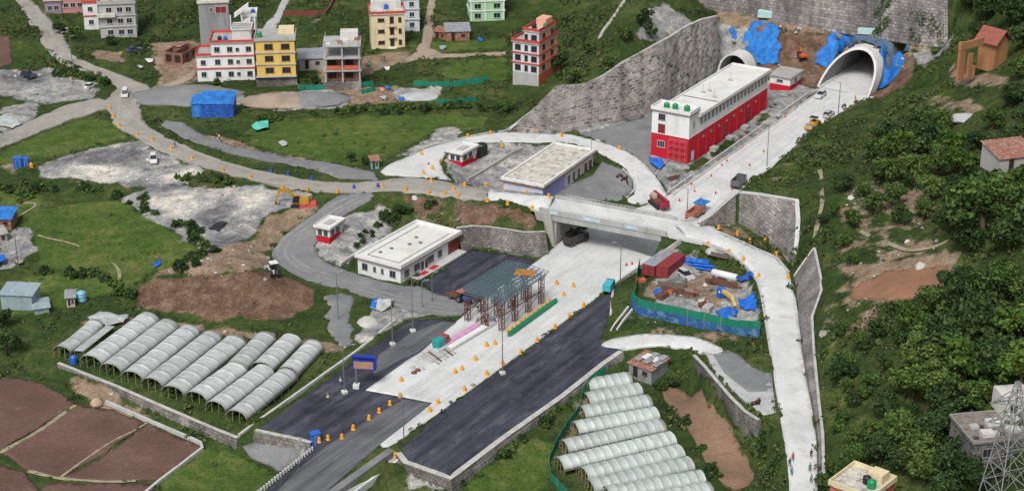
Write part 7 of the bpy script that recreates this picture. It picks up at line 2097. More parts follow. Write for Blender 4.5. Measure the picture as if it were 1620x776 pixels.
# things by the long hall's near end
drape('tarpaulin', 'blue tarp over pallets at the near end of the long red hall', [(1026,252),(1046,256),(1052,264),(1044,272),(1030,262)], M_blues, .9, .5, ragged=.3)
cabin((1056,273), 1.8, 1.4, 2.3, 'grey-green generator cabinet at the near end of the long hall', mat('grey_green_steel', (.3, .36, .32), .2, .8, .6), ang)
heap((1083,266), 1.6, 1.0, M_greyc, 'dark rubble heap at the corner of the long hall', 'rubble_heap', 'heap', seed=9)
planks((1065,282), 'rusty pipes stacked by the drain near the long hall', M_rustc, 5, 4, .6)
# heaps by the greenhouses, white/blue sheet, rubble
drape('tarpaulin', 'white and blue sheet over goods beside the asphalt strip', [(586,492),(598,478),(622,478),(618,490),(604,496)], M_film, .9, .5, 'tarpaulin', .4)
drape('tarpaulin', 'blue corner sheet beside the white covered goods', [(585,492),(592,478),(600,478),(594,492)], M_blues, 1.0, .3, 'tarpaulin', .2)
heap((582,512), 2.6, 1.6, M_stonecap, 'pale boulder heap left of the white covered goods', 'boulder_heap', 'heap', seed=5)
heap((297,152), 9, 2.4, M_apron, 'grey gravel heap behind the blue wrapped shed', 'gravel_heap', 'heap', 20, 1.7, 0, 1)
heap((500,157), 6, 1.6, M_apron, 'grey gravel heap in front of the brick house', 'gravel_heap', 'heap', 18, 1.6, 0, 2)
heap((440,160), 6, 1.7, M_track, 'tan sand heap below the yellow house', 'sand_heap', 'heap', 18, 1.8, 0, 4)
heap((668,152), 4, .9, M_conc2, 'pale gravel patch heap in the scrub left of the field', 'gravel_heap', 'heap', 16, 1.6, 0, 6)
heap((1527,187), 3.2, 1.0, M_conc2, 'pale stone heap on the right hillside terrace', 'stone_heap', 'heap', 14, 1.5, 0, 7)
heap((153,637), 1.3, 1.2, mat('tan_boulder', (.45, .33, .22), .3, 1, .9), 'tan boulder at the corner of the ploughed fields', 'boulder', 'boulder', 10, 1, 0, 8)
drape('tarpaulin', 'turquoise sheet on the verge below the blue shed', [(398,203),(412,195),(425,196),(426,206),(404,210)], mat('turquoise_sheet', (.12, .55, .45), .3, .8, .5), .8, .5, 'tarpaulin', .3)
drape('tarpaulin', 'blue-white tarp over rubbish at the left edge', [(-6,188),(10,182),(22,188),(36,198),(20,204),(-6,202)], M_film, .6, .6, 'tarpaulin', .5)
drape('tarpaulin', 'bright blue scrap of tarp by the left edge shacks', [(-6,410),(8,410),(9,420),(-6,424)], M_blues, 1.2, .3, 'tarpaulin', .3)
drape('tarpaulin', 'black rag of netting on the grey yard', [(330,362),(340,355),(348,352),(360,354),(352,362),(350,369),(340,366)], M_black, .25, .3, 'tarpaulin', .6)
drape('tarpaulin', 'black plastic sheet on the upper gravel yard', [(38,118),(50,115),(56,124),(44,128)], M_black, .3, .3, 'tarpaulin', .4)
drape('tarpaulin', 'blue plastic scrap lying in the green field', [(243,418),(252,412),(256,418),(246,424)], M_blues, .3, .2, 'tarpaulin', .2)
# boards above the portal, seen small
for q, wd, lab in (((1210,30), 4.2, 'pale turquoise tank-like hut on the bench above the tarps'), ((1376,58), 7.0, 'long pale notice board above the white tunnel rim')):
    p = P(*q); t = thing('notice_board', lab, 'board', tuple(p), -.22)
    b = MB(); b.cbox(-wd / 2, wd / 2, -.12 if wd > 5 else -1.2, .12 if wd > 5 else 1.2, .6, 2.5, .08); b.build('panel', plain('pale_turquoise_' + str(int(wd)), (.45, .66, .62), .5), t)
    for x in (-wd * .4, wd * .4):
        b = MB(); b.bar((x, 0, -.3), (x, 0, .6), .12); b.build('leg', M_steel, t)

# ------------------------------------------------------------------ pylon
pb = P(1586, 800)
HP = 21.5
py_ = thing('lattice_pylon', 'pale steel lattice pylon in the lower right corner', 'pylon', tuple(pb), .35)
M_galv = plain('galvanised_steel', (.33, .34, .33), .55, .3)
lv = [0, 4, 7.6, 10.8, 13.6, 16, 18, 20, HP]
wid = lambda z: 2.6 * (1 - z / HP) ** .9 + .25
b = MB()
for sx in (-1, 1):
    for sy in (-1, 1):
        for z0_, z1_ in zip(lv[:-1], lv[1:]): b.bar((sx * wid(z0_), sy * wid(z0_), z0_), (sx * wid(z1_), sy * wid(z1_), z1_), .15)
b.build('leg_frame', M_galv, py_)
b = MB()
for z0_, z1_ in zip(lv[:-1], lv[1:]):
    a0, a1 = wid(z0_), wid(z1_)
    for s in (-1, 1):
        b.bar((-a0, s * a0, z0_), (a1, s * a1, z1_), .075); b.bar((a0, s * a0, z0_), (-a1, s * a1, z1_), .075)
        b.bar((s * a0, -a0, z0_), (s * a1, a1, z1_), .075); b.bar((s * a0, a0, z0_), (s * a1, -a1, z1_), .075)
        b.bar((-a1, s * a1, z1_), (a1, s * a1, z1_), .1); b.bar((s * a1, -a1, z1_), (s * a1, a1, z1_), .1)
b.build('bracing', M_galv, py_)
for z in (15.0, 18.2):
    for s in (-1, 1):
        b = MB(); a0 = wid(z)
        for sy in (-1, 1): b.bar((s * a0, sy * a0, z), (s * 4.6, 0, z + .6), .14); b.bar((s * a0, sy * a0 * .7, z + 1.6), (s * 4.6, 0, z + .6), .12)
        for k in range(3): b.bar((s * (a0 + (4.6 - a0) * k / 3), 0, z + 1.6 - .33 * k), (s * (a0 + (4.6 - a0) * (k + 1) / 3), 0, z + .2 * (k + 1)), .09)
        b.build('cross_arm', M_galv, py_)

def scrap(x, y, w_, m, label):
    drape('sheet_scrap', label, [(x - w_, y - w_ * .3), (x, y - w_ * .5), (x + w_, y - w_ * .25), (x + w_ * .8, y + w_ * .35), (x - w_ * .2, y + w_ * .5)], m, .45, .4, 'sheet', .25)
for q in ((236, 97, 7, M_wplastic, 'white sheet beside the roofless brick shell'), (222, 108, 5, M_film, 'pale sheet on the bare ground left of the brick shell'), (604, 143, 5, mat('salmon_cloth', (.6, .25, .2), .2, 1, .8), 'salmon pink cloth on the heap below the brick house'), (613, 141, 5, M_blues, 'blue cloth beside the salmon pink one'),
          (606, 156, 6, M_greyl, 'grey sheet over goods above the green field hedge'), (635, 158, 5, M_blues, 'small blue sheet at the hedge right of the grey one'), (448, 229, 8, M_film, 'white and blue rubbish on the lane verge'), (612, 110, 5, M_wplastic, 'white sheet on the rubble before the cream house'),
          (582, 105, 4, M_fgreen, 'green bin-like bundle by the brick house'), (700, 77, 6, M_tinblue, 'pale tin sheet lying below the silver-roofed shack'), (760, 64, 5, M_blues, 'blue cover right of the silver-roofed shack'), (1190, 26, 3, M_wplastic, 'white rag on the bench above the tunnel tarps'),
          (30, 415, 8, M_track, 'tan sand spread among the left edge shacks'), (72, 486, 9, M_tinblue, 'pale tin sheets lying right of the pale tin shed'), (1132, 604, 4, M_wplastic, 'white rag hung on the wall by the parking pad'), (1585, 705, 5, mat('orange_tarp', (.7, .12, .04), .2, 1, .6), 'orange-red cloth near the pylon'),
          (835, 70, 1, M_wplastic, '')):
    if q[4]: scrap(*q)
# ------------------------------------------------------------------ vegetation
M_leafA = leafmat('broad_leaves', (.012, .03, .008), (.046, .092, .02), (.14, .2, .05))
M_leafB = leafmat('dark_leaves', (.008, .022, .008), (.026, .056, .017), (.075, .12, .036))
M_leafC = leafmat('fresh_leaves', (.022, .05, .008), (.06, .115, .02), (.14, .2, .04))
M_scrub = leafmat('scrub_leaves', (.012, .026, .008), (.042, .068, .02), (.125, .145, .05), .06)
M_bark = mat('bark', (.09, .07, .05), .3, 1, .95, space='obj')

def quads(C, N, S, jit=.6, aspect=.62, rg=rng):
    """leaf faces: centres, mean directions, sizes -> vertices of bent quads"""
    n = len(C)
    d = N + rg.normal(0, jit, (n, 3)); d /= np.linalg.norm(d, axis=1, keepdims=True)
    r = rg.normal(0, 1, (n, 3)); u = np.cross(d, r); u /= np.linalg.norm(u, axis=1, keepdims=True); v = np.cross(d, u)
    S = S[:, None]
    a = C - u * S - v * S * aspect * .4; b = C + v * S * -aspect; c = C + u * S + v * S * aspect * .3 - d * S * .2; e = C + v * S * aspect
    return np.stack([a, b, c, e], 1).reshape(-1, 3)
def quad_mesh(name, V, m, extra=None):
    me = bpy.data.meshes.new(name)
    n = len(V) // 4
    me.vertices.add(len(V)); me.vertices.foreach_set('co', V.astype(np.float32).ravel())
    me.loops.add(4 * n); me.loops.foreach_set('vertex_index', np.arange(4 * n, dtype=np.int32))
    me.polygons.add(n); me.polygons.foreach_set('loop_start', np.arange(n, dtype=np.int32) * 4)
    me.materials.append(m)
    me.update(calc_edges=True)
    return me
def crown_mesh(name, r, hgt, z0, m, lobes, leaves, leaf, rg, flat=.8):
    Cs, Ns, Ss = [], [], []
    for k in range(lobes):
        t = rg.uniform(0, 1); ang = rg.uniform(0, 2 * math.pi)
        rad = r * math.sqrt(rg.uniform(0.02, 1)) * .68
        zz = z0 + hgt * (.18 + .64 * t) * (1 - .35 * (rad / r) ** 2)
        c = np.array([rad * math.cos(ang), rad * math.sin(ang), zz]); lr = r * rg.uniform(.26, .46)
        n = int(leaves / lobes * rg.uniform(.6, 1.5))
        d = rg.normal(0, 1, (n, 3)); d[:, 2] += .35; d /= np.linalg.norm(d, axis=1, keepdims=True)
        rr = lr * (rg.uniform(.35, 1.08, (n, 1)) ** .5)
        p = c + d * rr * np.array([1, 1, flat])
        Cs.append(p); Ns.append(d); Ss.append(rg.uniform(.6, 1.35, n) * leaf)
    return quad_mesh(name, quads(np.concatenate(Cs), np.concatenate(Ns), np.concatenate(Ss), .55, .62, rg), m)
TREES = {}
def tree_proto(kind, r, h, m, lobes, leaves, leaf, seed, name='broadleaf_tree', trunk=True):
    rg = np.random.default_rng(seed); rd = random.Random(seed)
    t = thing(name, 'tree', 'tree', (0, 0, -500))
    z0 = h * .28 if trunk else -.1
    if trunk:
        b = MB()
        pts = [Vector((0, 0, -.6)), Vector((rd.uniform(-.2, .2), rd.uniform(-.2, .2), h * .22)), Vector((rd.uniform(-.4, .4), rd.uniform(-.4, .4), h * .55)), Vector((rd.uniform(-.5, .5), rd.uniform(-.5, .5), h * .8))]
        b.tube(pts, [.045 * h, .034 * h, .02 * h, .008 * h], 7)
        for k in range(6):
            a = k * 1.05 + rd.uniform(-.3, .3); s0 = pts[1].lerp(pts[2], rd.uniform(0, 1)); e = Vector((math.cos(a) * r * .7, math.sin(a) * r * .7, h * rd.uniform(.5, .78)))
            b.tube([s0, s0.lerp(e, .5) + Vector((0, 0, .05 * h)), e], [.016 * h, .01 * h, .003 * h], 5)
        b.build('trunk', M_bark, t, True)
    me = crown_mesh('crown', r, h - z0, z0, m, lobes, leaves, leaf, rg)
    o = bpy.data.objects.new('crown', me); COL.objects.link(o); o.parent = t
    if not trunk:
        b = MB()
        for k in range(4): a = k * 1.6; b.tube([(0, 0, -.2), (math.cos(a) * r * .4, math.sin(a) * r * .4, h * .6)], [.05, .02], 5)
        b.build('stem', M_bark, t)
    TREES[kind] = [t, False]
tree_proto('large', 6.0, 11.0, M_leafA, 34, 3600, .40, 1)
tree_proto('large2', 6.0, 10.5, M_leafB, 30, 3400, .40, 2)
tree_proto('mid', 3.8, 7.5, M_leafA, 20, 1900, .34, 3)
tree_proto('mid2', 3.8, 7.0, M_leafB, 20, 1900, .34, 4)
tree_proto('mid3', 3.6, 6.6, M_leafC, 18, 1700, .34, 5)
tree_proto('small', 2.3, 4.6, M_leafA, 11, 800, .28, 6)
tree_proto('small2', 2.3, 4.4, M_leafB, 11, 800, .28, 7)
tree_proto('bush', 1.35, 1.9, M_leafA, 8, 360, .24, 8, 'shrub', False)
tree_proto('bush2', 1.35, 1.8, M_leafB, 8, 360, .24, 9, 'shrub', False)
tree_proto('bush3', 1.3, 1.7, M_leafC, 8, 340, .24, 10, 'shrub', False)
def plant(kind, p, scale, label, cat, group):
    t, used = TREES[kind]
    s = (scale * random.uniform(.9, 1.1), scale * random.uniform(.9, 1.1), scale * random.uniform(.85, 1.12))
    if not used:
        t.location = tuple(p); t.rotation_euler = (0, 0, random.uniform(0, 6.28)); t.scale = s; TREES[kind][1] = True
        t['label'] = label; t['category'] = cat; t['group'] = group
        return t
    o = dup(t, tuple(p), random.uniform(0, 6.28), s, label, group); o['category'] = cat
    return o
WALLOCC = np.zeros((NY, NX), bool)
for t_, b_ in WALLS.values():
    A = [wp(q[0], q[1], q[2])[:2] + np.array([0, 1.0]) for q in t_]; B = [wp(*q)[:2] - np.array([0, 1.0]) for q in b_]
    WALLOCC[inside(np.array(A + B[::-1]), GXX, GYY)] = True
def tree_at(cx, cy, rpx, kinds, label, group):
    """crown seen at a place of the photo: find its foot on the ground"""
    p = P(cx, cy + rpx * .95)
    if WALLOCC[int(round((p.y - Y0) / ST)), int(round((p.x - X0) / ST))]: return
    s = 2800 / (p.y * CP - (p.z - H) * SP)
    r = rpx / s
    base = {'large': 6.0, 'large2': 6.0, 'mid': 3.8, 'mid2': 3.8, 'mid3': 3.6, 'small': 2.3, 'small2': 2.3}
    k = random.choice([q for q in kinds])
    plant(k, (p.x, p.y, p.z - .1), r / base[k] * (1.2 if cx > 1370 else 1.06), label, 'tree', group)
TGRP = {}
def TORD(q):
    return ORD[sorted(TGRP['now']).index(q)] + ' from the left,'
G1 = 'trees of the wood on the lower right hillside'
TGRP['now'] = [(1480,480,36),(1530,465,40),(1580,450,42),(1612,500,42),(1550,515,42),(1500,535,42),(1450,560,36),(1440,515,30),(1580,560,42),(1525,580,42),(1475,605,38),(1432,600,28),(1615,575,38),(1545,625,26),(1500,640,30)]
for q in TGRP['now']:
    tree_at(*q, ['large', 'large2', 'large', 'mid3'] if q[2] > 30 else ['mid', 'mid3', 'mid2'], TORD(q) + ' broad green tree in the dense wood on the lower right hillside', G1)
G2 = 'trees above the bottom right house'
TGRP['now'] = [(1400,640,22),(1420,680,24),(1452,700,28),(1482,672,26),(1512,722,32),(1545,742,30),(1462,742,28),(1352,722,24),(1392,712,24),(1318,738,16),(1428,728,22),(1345,690,14),(1300,762,14),(1440,655,22),(1500,760,26)]
for q in TGRP['now']:
    tree_at(*q, ['mid', 'mid2', 'large2', 'mid2'] if q[2] > 20 else ['small', 'small2'], TORD(q) + ' dark green tree above the house at the bottom right', G2)
G3 = 'trees round the big dark tree'
tree_at(1550, 330, 56, ['large'], 'biggest tree of the picture, round and dark, on the right hillside', G3)
TGRP['now'] = [(1602,322,40),(1518,300,26),(1594,372,34),(1530,375,26),(1500,345,22),(1615,285,24)]
for q in TGRP['now']:
    tree_at(*q, ['large2', 'mid2', 'large'] if q[2] > 24 else ['mid', 'mid2'], TORD(q) + ' green tree crowding round the biggest dark tree on the right', G3)
G4 = 'tree clump on the upper right hillside'
TGRP['now'] = [(1420,238,28),(1456,222,30),(1484,258,26),(1442,275,26),(1402,272,24),(1472,296,24),(1412,308,22),(1440,200,24),(1482,195,20),(1396,205,18),(1500,228,20),(1520,260,22),(1380,240,16),(1462,330,18),(1425,340,16)]
for q in TGRP['now']:
    tree_at(*q, ['mid', 'mid2', 'large', 'mid3'], TORD(q) + ' leafy tree in the clump on the upper right hillside', G4)
G5 = 'dark trees in the upper right corner'
TGRP['now'] = [(1560,12,24),(1598,16,28),(1545,52,14),(1618,58,22),(1612,108,18),(1602,148,22),(1572,188,18),(1612,214,22),(1545,222,18),(1535,2,20),(1585,-10,26),(1620,180,18)]
for q in TGRP['now']:
    tree_at(*q, ['mid2', 'large2', 'mid2', 'mid'], TORD(q) + ' dark tree behind or beside the ruined mud house', G5)
G6 = 'small trees beside the curving road'
TGRP['now'] = [(1380,320,18),(1350,345,16),(1365,300,14),(1335,380,13),(1320,330,11),(1300,345,10),(1345,410,12),(1330,520,14),(1360,540,15),(1320,575,12),(1390,520,15),(1340,610,14),(1375,600,15),(1315,640,9),(1330,660,13)]
for q in TGRP['now']:
    tree_at(*q, ['small', 'small2', 'mid', 'small'], TORD(q) + ' small bushy tree on the slope right of the curving road', G6)
G7 = 'village trees'
for q, lab in (((12,535,24), 'dark tree at the left edge above the ploughed fields'), ((4,500,18), 'dark tree cut by the left edge behind the pale tin shed'), ((95,42,12), 'dark tree beside the pink village house'), ((118,52,11), 'dark tree in front of the narrow white red-roofed house'), ((176,66,9), 'small tree at the foot of the weathered grey house'), ((885,98,15), 'tree just right of the salmon house'), ((905,120,13), 'tree right of the salmon house plinth'), ((805,168,12), 'tree in the hedge below the salmon house'), ((760,168,10), 'small tree in the hedge at the field corner'), ((672,170,9), 'small tree left in the hedge above the green field'), ((500,126,9), 'dark tree before the low tin shed'), ((615,340,16), 'leafy tree by the slope behind the white one-storey building'), ((632,330,12), 'smaller leafy tree behind the white one-storey building'), ((580,252,10), 'bushy tree at the near corner of the green field'), ((555,248,9), 'bush-like tree left of the green field corner'), ((930,75,12), 'tree on the ridge beside the concrete channel'), ((990,52,16), 'tree on the ridge top above the block slope'), ((1020,28,16), 'highest tree on the ridge by the great wall'), ((1030,50,12), 'lower tree on the ridge by the great wall'), ((962,96,10), 'small tree on the ridge edge over the block slope')):
    tree_at(*q, ['mid2', 'small2', 'small'] if q[2] > 10 else ['small', 'small2'], lab, G7)
# younger trees filling the right hillside
rr_ = random.Random(21)
hill = [(1290,330),(1400,210),(1500,215),(1500,330),(1440,345),(1440,400),(1400,560),(1460,640),(1420,700),(1300,700),(1300,540),(1330,440)]
cnt = 0
while cnt < 34:
    x, y = rr_.uniform(1280, 1600), rr_.uniform(200, 760)
    p = P(x, y)
    ii = int(round((p.x - X0) / ST)); jj = int(round((p.y - Y0) / ST))
    if OCC[jj, ii] or WALLOCC[jj - 2:jj + 3, ii - 2:ii + 3].any() or ZN[jj, ii, 0] > .3 or not (inside(np.array(hill), np.array([x]), np.array([y]))[0] or y > 440): continue
    if 1480 < x and y > 590: continue
    plant(rr_.choice(['small', 'small2', 'small', 'mid2']), (p.x, p.y, p.z - .1), rr_.uniform(.55, 1.0), 'low young tree among the scrub of the right hillside', 'tree', 'young trees of the right hillside')
    cnt += 1
# shrubs along hedges and banks
def hedge(px, n, label, group, kinds=('bush', 'bush2'), spread=6, sc=(.7, 1.3)):
    for k in range(n):
        t = random.uniform(0, len(px) - 1.001); i = int(t); f = t - i
        x = px[i][0] * (1 - f) + px[i + 1][0] * f + random.gauss(0, spread); y = px[i][1] * (1 - f) + px[i + 1][1] * f + random.gauss(0, spread * .4)
        p = P(x, y)
        ii = int(round((p.x - X0) / ST)); jj = int(round((p.y - Y0) / ST))
        if OCC[jj, ii]: continue
        plant(random.choice(kinds), (p.x, p.y, p.z - .1), random.uniform(*sc), label, 'shrub', group)
# footprints of what stands on the ground, so that nothing grows through it
bpy.context.view_layer.update()
BLD = set('building house hut shed greenhouse container canopy tunnel bridge crane cabin heap'.split()) | {'retaining wall', 'portable cabin', 'toll island', 'shipping container', 'water tank', 'notice', 'stair tower'}
def footprint(o):
    pts = []
    for q in [o] + list(o.children_recursive):
        if q.type == 'MESH':
            for c in q.bound_box:
                v = o.matrix_world.inverted() @ (q.matrix_world @ Vector(c)); pts.append(v)
    if not pts: return
    x0, x1 = min(p.x for p in pts), max(p.x for p in pts); y0, y1 = min(p.y for p in pts), max(p.y for p in pts)
    if max(x1 - x0, y1 - y0) > 70: return
    m = .5
    pg = np.array([tuple((o.matrix_world @ Vector(c))[:2]) for c in ((x0 - m, y0 - m, 0), (x1 + m, y0 - m, 0), (x1 + m, y1 + m, 0), (x0 - m, y1 + m, 0))])
    OCC[inside(pg, GXX, GYY)] = True
for o in list(SC.objects):
    if o.parent is None and o.get('category') in BLD and o.get('category') not in ('retaining wall', 'tunnel'): footprint(o)
for t_, b_ in WALLS.values():
    A = [wp(*q)[:2] for q in t_]; B = [wp(*q)[:2] for q in b_]
    OCC[inside(np.array(A + B[::-1]), GXX, GYY)] = True
OCC[inside(np.array([PORT1['o'].xy + PERP * a + ROAD_DIR * b for a, b in ((-9, -3), (9, -3), (9, 14), (-9, 14))]), GXX, GYY)] = True
hedge([(395,192),(470,186),(560,176),(640,176),(700,170),(770,172),(800,180)], 46, 'dark shrub in the hedge along the top of the green field', 'hedge shrubs above the green field', spread=5)
hedge([(60,300),(140,300),(200,315),(260,345),(310,375),(335,400),(280,425)], 44, 'shrub in the overgrown line around the left green field', 'shrubs round the left green field', spread=7)
hedge([(90,122),(120,120),(160,132),(185,140)], 14, 'shrub between the upper gravel yard and village road', 'shrubs by the upper gravel yard', spread=4)
hedge([(255,142),(262,152),(290,168),(310,178)], 12, 'shrub on the verge left of the blue wrapped shed', 'shrubs left of the blue shed', spread=4)
hedge([(0,300),(40,315),(60,295),(0,285)], 14, 'shrub in the rough strip under the blue cabins', 'shrubs under the blue cabins', spread=6)
hedge([(40,430),(100,438),(160,436),(190,460),(215,470)], 22, 'shrub on the bank between the two left fields', 'shrubs between the left fields', spread=5)
hedge([(420,128),(405,134),(330,134),(350,136)], 8, 'small shrub at the foot of the white and yellow houses', 'shrubs at the house feet', spread=5)
hedge([(1045,610),(1070,625),(1100,690),(1130,760)], 28, 'shrub between the right greenhouses and the tan field', 'shrubs beside the tan field', spread=7, sc=(.7, 1.2))
hedge([(730,770),(800,715),(880,655),(940,610)], 26, 'shrub on the bank under the pale stone wall of the asphalt', 'shrubs under the asphalt wall', ('bush', 'bush2', 'bush3'), 6, (.5, 1.0))
hedge([(1195,690),(1215,720),(1225,760)], 14, 'shrub on the bank right of the tan field', 'shrubs right of the tan field', spread=8)
hedge([(480,600),(530,565),(400,672),(430,640)], 16, 'shrub on the verge between greenhouses and the pale kerb wall', 'shrubs by the kerb wall', ('bush3', 'bush'), 5, (.4, .7))
hedge([(280,286),(320,282),(360,288)], 18, 'shrub in the green island below the ring road barrels', 'shrubs in the yard island', spread=5, sc=(.5, .9))
hedge([(560,390),(600,360),(640,335),(700,322)], 16, 'shrub on the stony bank behind the white building', 'shrubs on the stony bank', spread=6, sc=(.5, .9))
hedge([(1060,400),(1110,398),(1150,410),(1185,440)], 14, 'shrub on the bank at the back of the compound', 'shrubs behind the compound', spread=4, sc=(.35, .6))

# undergrowth: leafy masses over all unpaved ground
M_grassy = leafmat('rank_grass_blades', (.03, .055, .012), (.09, .135, .03), (.22, .23, .085), .08)
def undergrowth(name, label, mtl, seed, n, grassy):
    rg = np.random.default_rng(seed)
    x = rg.uniform(X0 + 5, X1 - 5, n); y = rg.uniform(Y0 + 5, 640, n)
    z = T(x, y)
    px, py = project(x, y, z)
    ii = np.round((x - X0) / ST).astype(int); jj = np.round((y - Y0) / ST).astype(int)
    zr = ZN[jj, ii]
    inv = (px > -60) & (px < 1690) & (py > -90) & (py < 850)
    bare = np.maximum.reduce([zr[:, 0], zr[:, 1], zr[:, 3]])
    right = (px > 1180) | ((px > 900) & (py < 130))
    vil = (py < 140) & ~right
    lush = zr[:, 2]
    cl = np.array([mnoise.noise(Vector((a * .075, b * .075, 4.0))) + .5 * mnoise.noise(Vector((a * .2, b * .2, 8.0))) for a, b in zip(x, y)])
    if grassy:
        pr = np.where(lush > .3, .5, np.where(vil, .1, .2)) * np.clip(.8 - cl * 1.6, .1, 1.4) * np.clip(1 - bare * 1.1, .04, 1)
    else:
        pr = np.where(right, .6, np.where(vil, .55, .36)) * np.clip(.62 + cl * 2.2, .05, 1.6) * np.clip(1 - bare * 1.3, .015, 1) * np.where(lush > .6, .05, np.where(lush > .3, .6, 1))
    keep = inv & ~OCC[jj, ii] & (rg.uniform(0, 1, n) < pr)
    x, y, z, lush, right, vil = x[keep], y[keep], z[keep], lush[keep], right[keep], vil[keep]
    z = z + ROUGH[jj[keep], ii[keep]] * .6
    m = len(x)
    big = np.array([mnoise.noise(Vector((a * .045, b * .045, 2.0))) for a, b in zip(x, y)])
    if grassy:
        rad = np.where(lush > .3, .32, .42) * rg.uniform(.6, 1.4, m); hh = rad * rg.uniform(.5, .9, m); K = 8
    else:
        rad = np.where(right, .75, np.where(vil, .72, .52)) * np.clip(1 + 1.2 * big, .45, 1.8) * rg.uniform(.6, 1.45, m); hh = rad * rg.uniform(.6, 1.2, m); K = 13
    d = rg.normal(0, 1, (m, K, 3)); d[:, :, 2] = np.abs(d[:, :, 2]) + .15; d /= np.linalg.norm(d, axis=2, keepdims=True)
    rr = rg.uniform(.4, 1.05, (m, K, 1)) ** .5
    c = np.stack([x, y, z], 1)[:, None] + d * rr * np.stack([rad, rad, hh], 1)[:, None]
    S = (rg.uniform(.5, 1.25, (m, K)) * np.clip(rad, .3, 1.1)[:, None] * .42)
    V = quads(c.reshape(-1, 3), d.reshape(-1, 3), S.ravel(), .5, .6 if not grassy else .35, rg)
    o = bpy.data.objects.new(name, quad_mesh(name, V, mtl)); COL.objects.link(o)
    o['kind'] = 'stuff'; o['label'] = label; o['category'] = 'undergrowth' if not grassy else 'grass'
undergrowth('undergrowth', 'low tangled green scrub covering the banks and hillsides', M_scrub, 11, 150000, False)
undergrowth('rank_grass', 'rank yellow-green grass over the fields, terraces and hillsides', M_grassy, 12, 130000, True)
# creeper hanging down the great wall, weeds rooted in the block slope
def wall_plants(name, label, pts, n, r, leaf, seed, top, bot):
    rg = np.random.default_rng(seed)
    C = []
    for (x, y) in pts:
        # height on the wall: between its foot and its top at this place
        t_, b_ = None, None
        for i in range(len(top) - 1):
            if min(bot[i][0], bot[i + 1][0]) <= x <= max(bot[i][0], bot[i + 1][0]):
                f = (x - bot[i][0]) / (bot[i + 1][0] - bot[i][0])
                t_ = [top[i][k] * (1 - f) + top[i + 1][k] * f for k in range(3)]; b_ = [bot[i][k] * (1 - f) + bot[i + 1][k] * f for k in range(3)]
        if t_ is None: continue
        g = min(1, max(0, (y - b_[1]) / (t_[1] - b_[1])))
        c = wp(*b_) * (1 - g) + wp(*t_) * g + np.array([0, -.6, .1])
        C.append(c + rg.normal(0, 1, (n, 3)) * np.array([r, .18, r * 1.3]))
    C = np.concatenate(C)
    N = np.tile(np.array([[0, -1.0, .5]]), (len(C), 1))
    me = quad_mesh(name, quads(C, N, rg.uniform(.6, 1.3, len(C)) * leaf, .6, .6, rg), M_leafB)
    o = bpy.data.objects.new(name, me); COL.objects.link(o); tag(o, label, 'creeper')
wall_plants('creeper', 'dark creeper hanging in a strip down the great grey wall', [(1398 + 9 * math.sin(k), 2 + k * 4.2) for k in range(13)], 60, .75, .3, 3, *WALLS['great'])
wall_plants('creeper', 'dark weeds spreading over the right end of the great wall', [(1440 + (k * 17) % 55, 28 + (k * 11) % 40) for k in range(16)], 45, .8, .3, 4, *WALLS['great'])
wall_plants('creeper', 'thin weeds along a crack across the dark block slope', [(1038 + k * 5.2, 92 + k * 3.2) for k in range(10)], 18, .5, .25, 5, *WALLS['slope'])

# loose stones on gravel and earth
def stones():
    rg = np.random.default_rng(5)
    n = 60000
    x = rg.uniform(X0 + 5, X1 - 5, n); y = rg.uniform(Y0 + 5, 560, n); z = T(x, y)
    px, py = project(x, y, z)
    ii = np.round((x - X0) / ST).astype(int); jj = np.round((y - Y0) / ST).astype(int)
    zr = ZN[jj, ii]
    g = np.maximum.reduce([zr[:, 0], zr[:, 1], zr[:, 3]])
    cl = np.array([mnoise.noise(Vector((a * .12, b * .12, 9.0))) for a, b in zip(x, y)])
    keep = (px > -20) & (px < 1640) & (py > -20) & (py < 800) & (g > .35) & ~OCC[jj, ii] & (rg.uniform(0, 1, n) < np.clip(.18 + cl * .6, .03, .6))
    x, y, z = x[keep], y[keep], z[keep]
    m = len(x)
    base = np.array([(-1, -1, -.4), (1, -1, -.4), (1, 1, -.4), (-1, 1, -.4), (-.7, -.7, .6), (.7, -.6, .7), (.6, .7, .55), (-.6, .6, .7)])
    s = rg.lognormal(-1.75, .55, m)
    a = rg.uniform(0, 6.28, m)
    v = base[None] * (1 + rg.normal(0, .18, (m, 8, 3))) * s[:, None, None]
    ca, sa = np.cos(a)[:, None], np.sin(a)[:, None]
    vx = v[:, :, 0] * ca - v[:, :, 1] * sa + x[:, None]; vy = v[:, :, 0] * sa + v[:, :, 1] * ca + y[:, None]; vz = v[:, :, 2] + z[:, None]
    V = np.stack([vx, vy, vz], -1).reshape(-1, 3)
    f = np.array([(4, 5, 6, 7), (0, 1, 5, 4), (1, 2, 6, 5), (2, 3, 7, 6), (3, 0, 4, 7)])
    Fq = (f[None] + (np.arange(m) * 8)[:, None, None]).reshape(-1)
    me = bpy.data.meshes.new('stones')
    me.vertices.add(len(V)); me.vertices.foreach_set('co', V.astype(np.float32).ravel())
    me.loops.add(len(Fq)); me.loops.foreach_set('vertex_index', Fq.astype(np.int32))
    k = len(Fq) // 4; me.polygons.add(k); me.polygons.foreach_set('loop_start', np.arange(k, dtype=np.int32) * 4)
    mm, nt, p = newmat('loose_stone')
    g_ = nt.nodes.new('ShaderNodeNewGeometry')
    nt.links.new(_ramp(nt, g_.outputs['Random Per Island'], [(0, (.14, .125, .11)), (.6, (.3, .28, .25)), (1, (.55, .53, .49))]), p.inputs['Base Color']); p.inputs['Roughness'].default_value = .95
    me.materials.append(mm); me.update(calc_edges=True)
    o = bpy.data.objects.new('loose_stones', me); COL.objects.link(o)
    o['kind'] = 'stuff'; o['label'] = 'loose stones scattered over the gravel yards and bare earth'; o['category'] = 'stones'
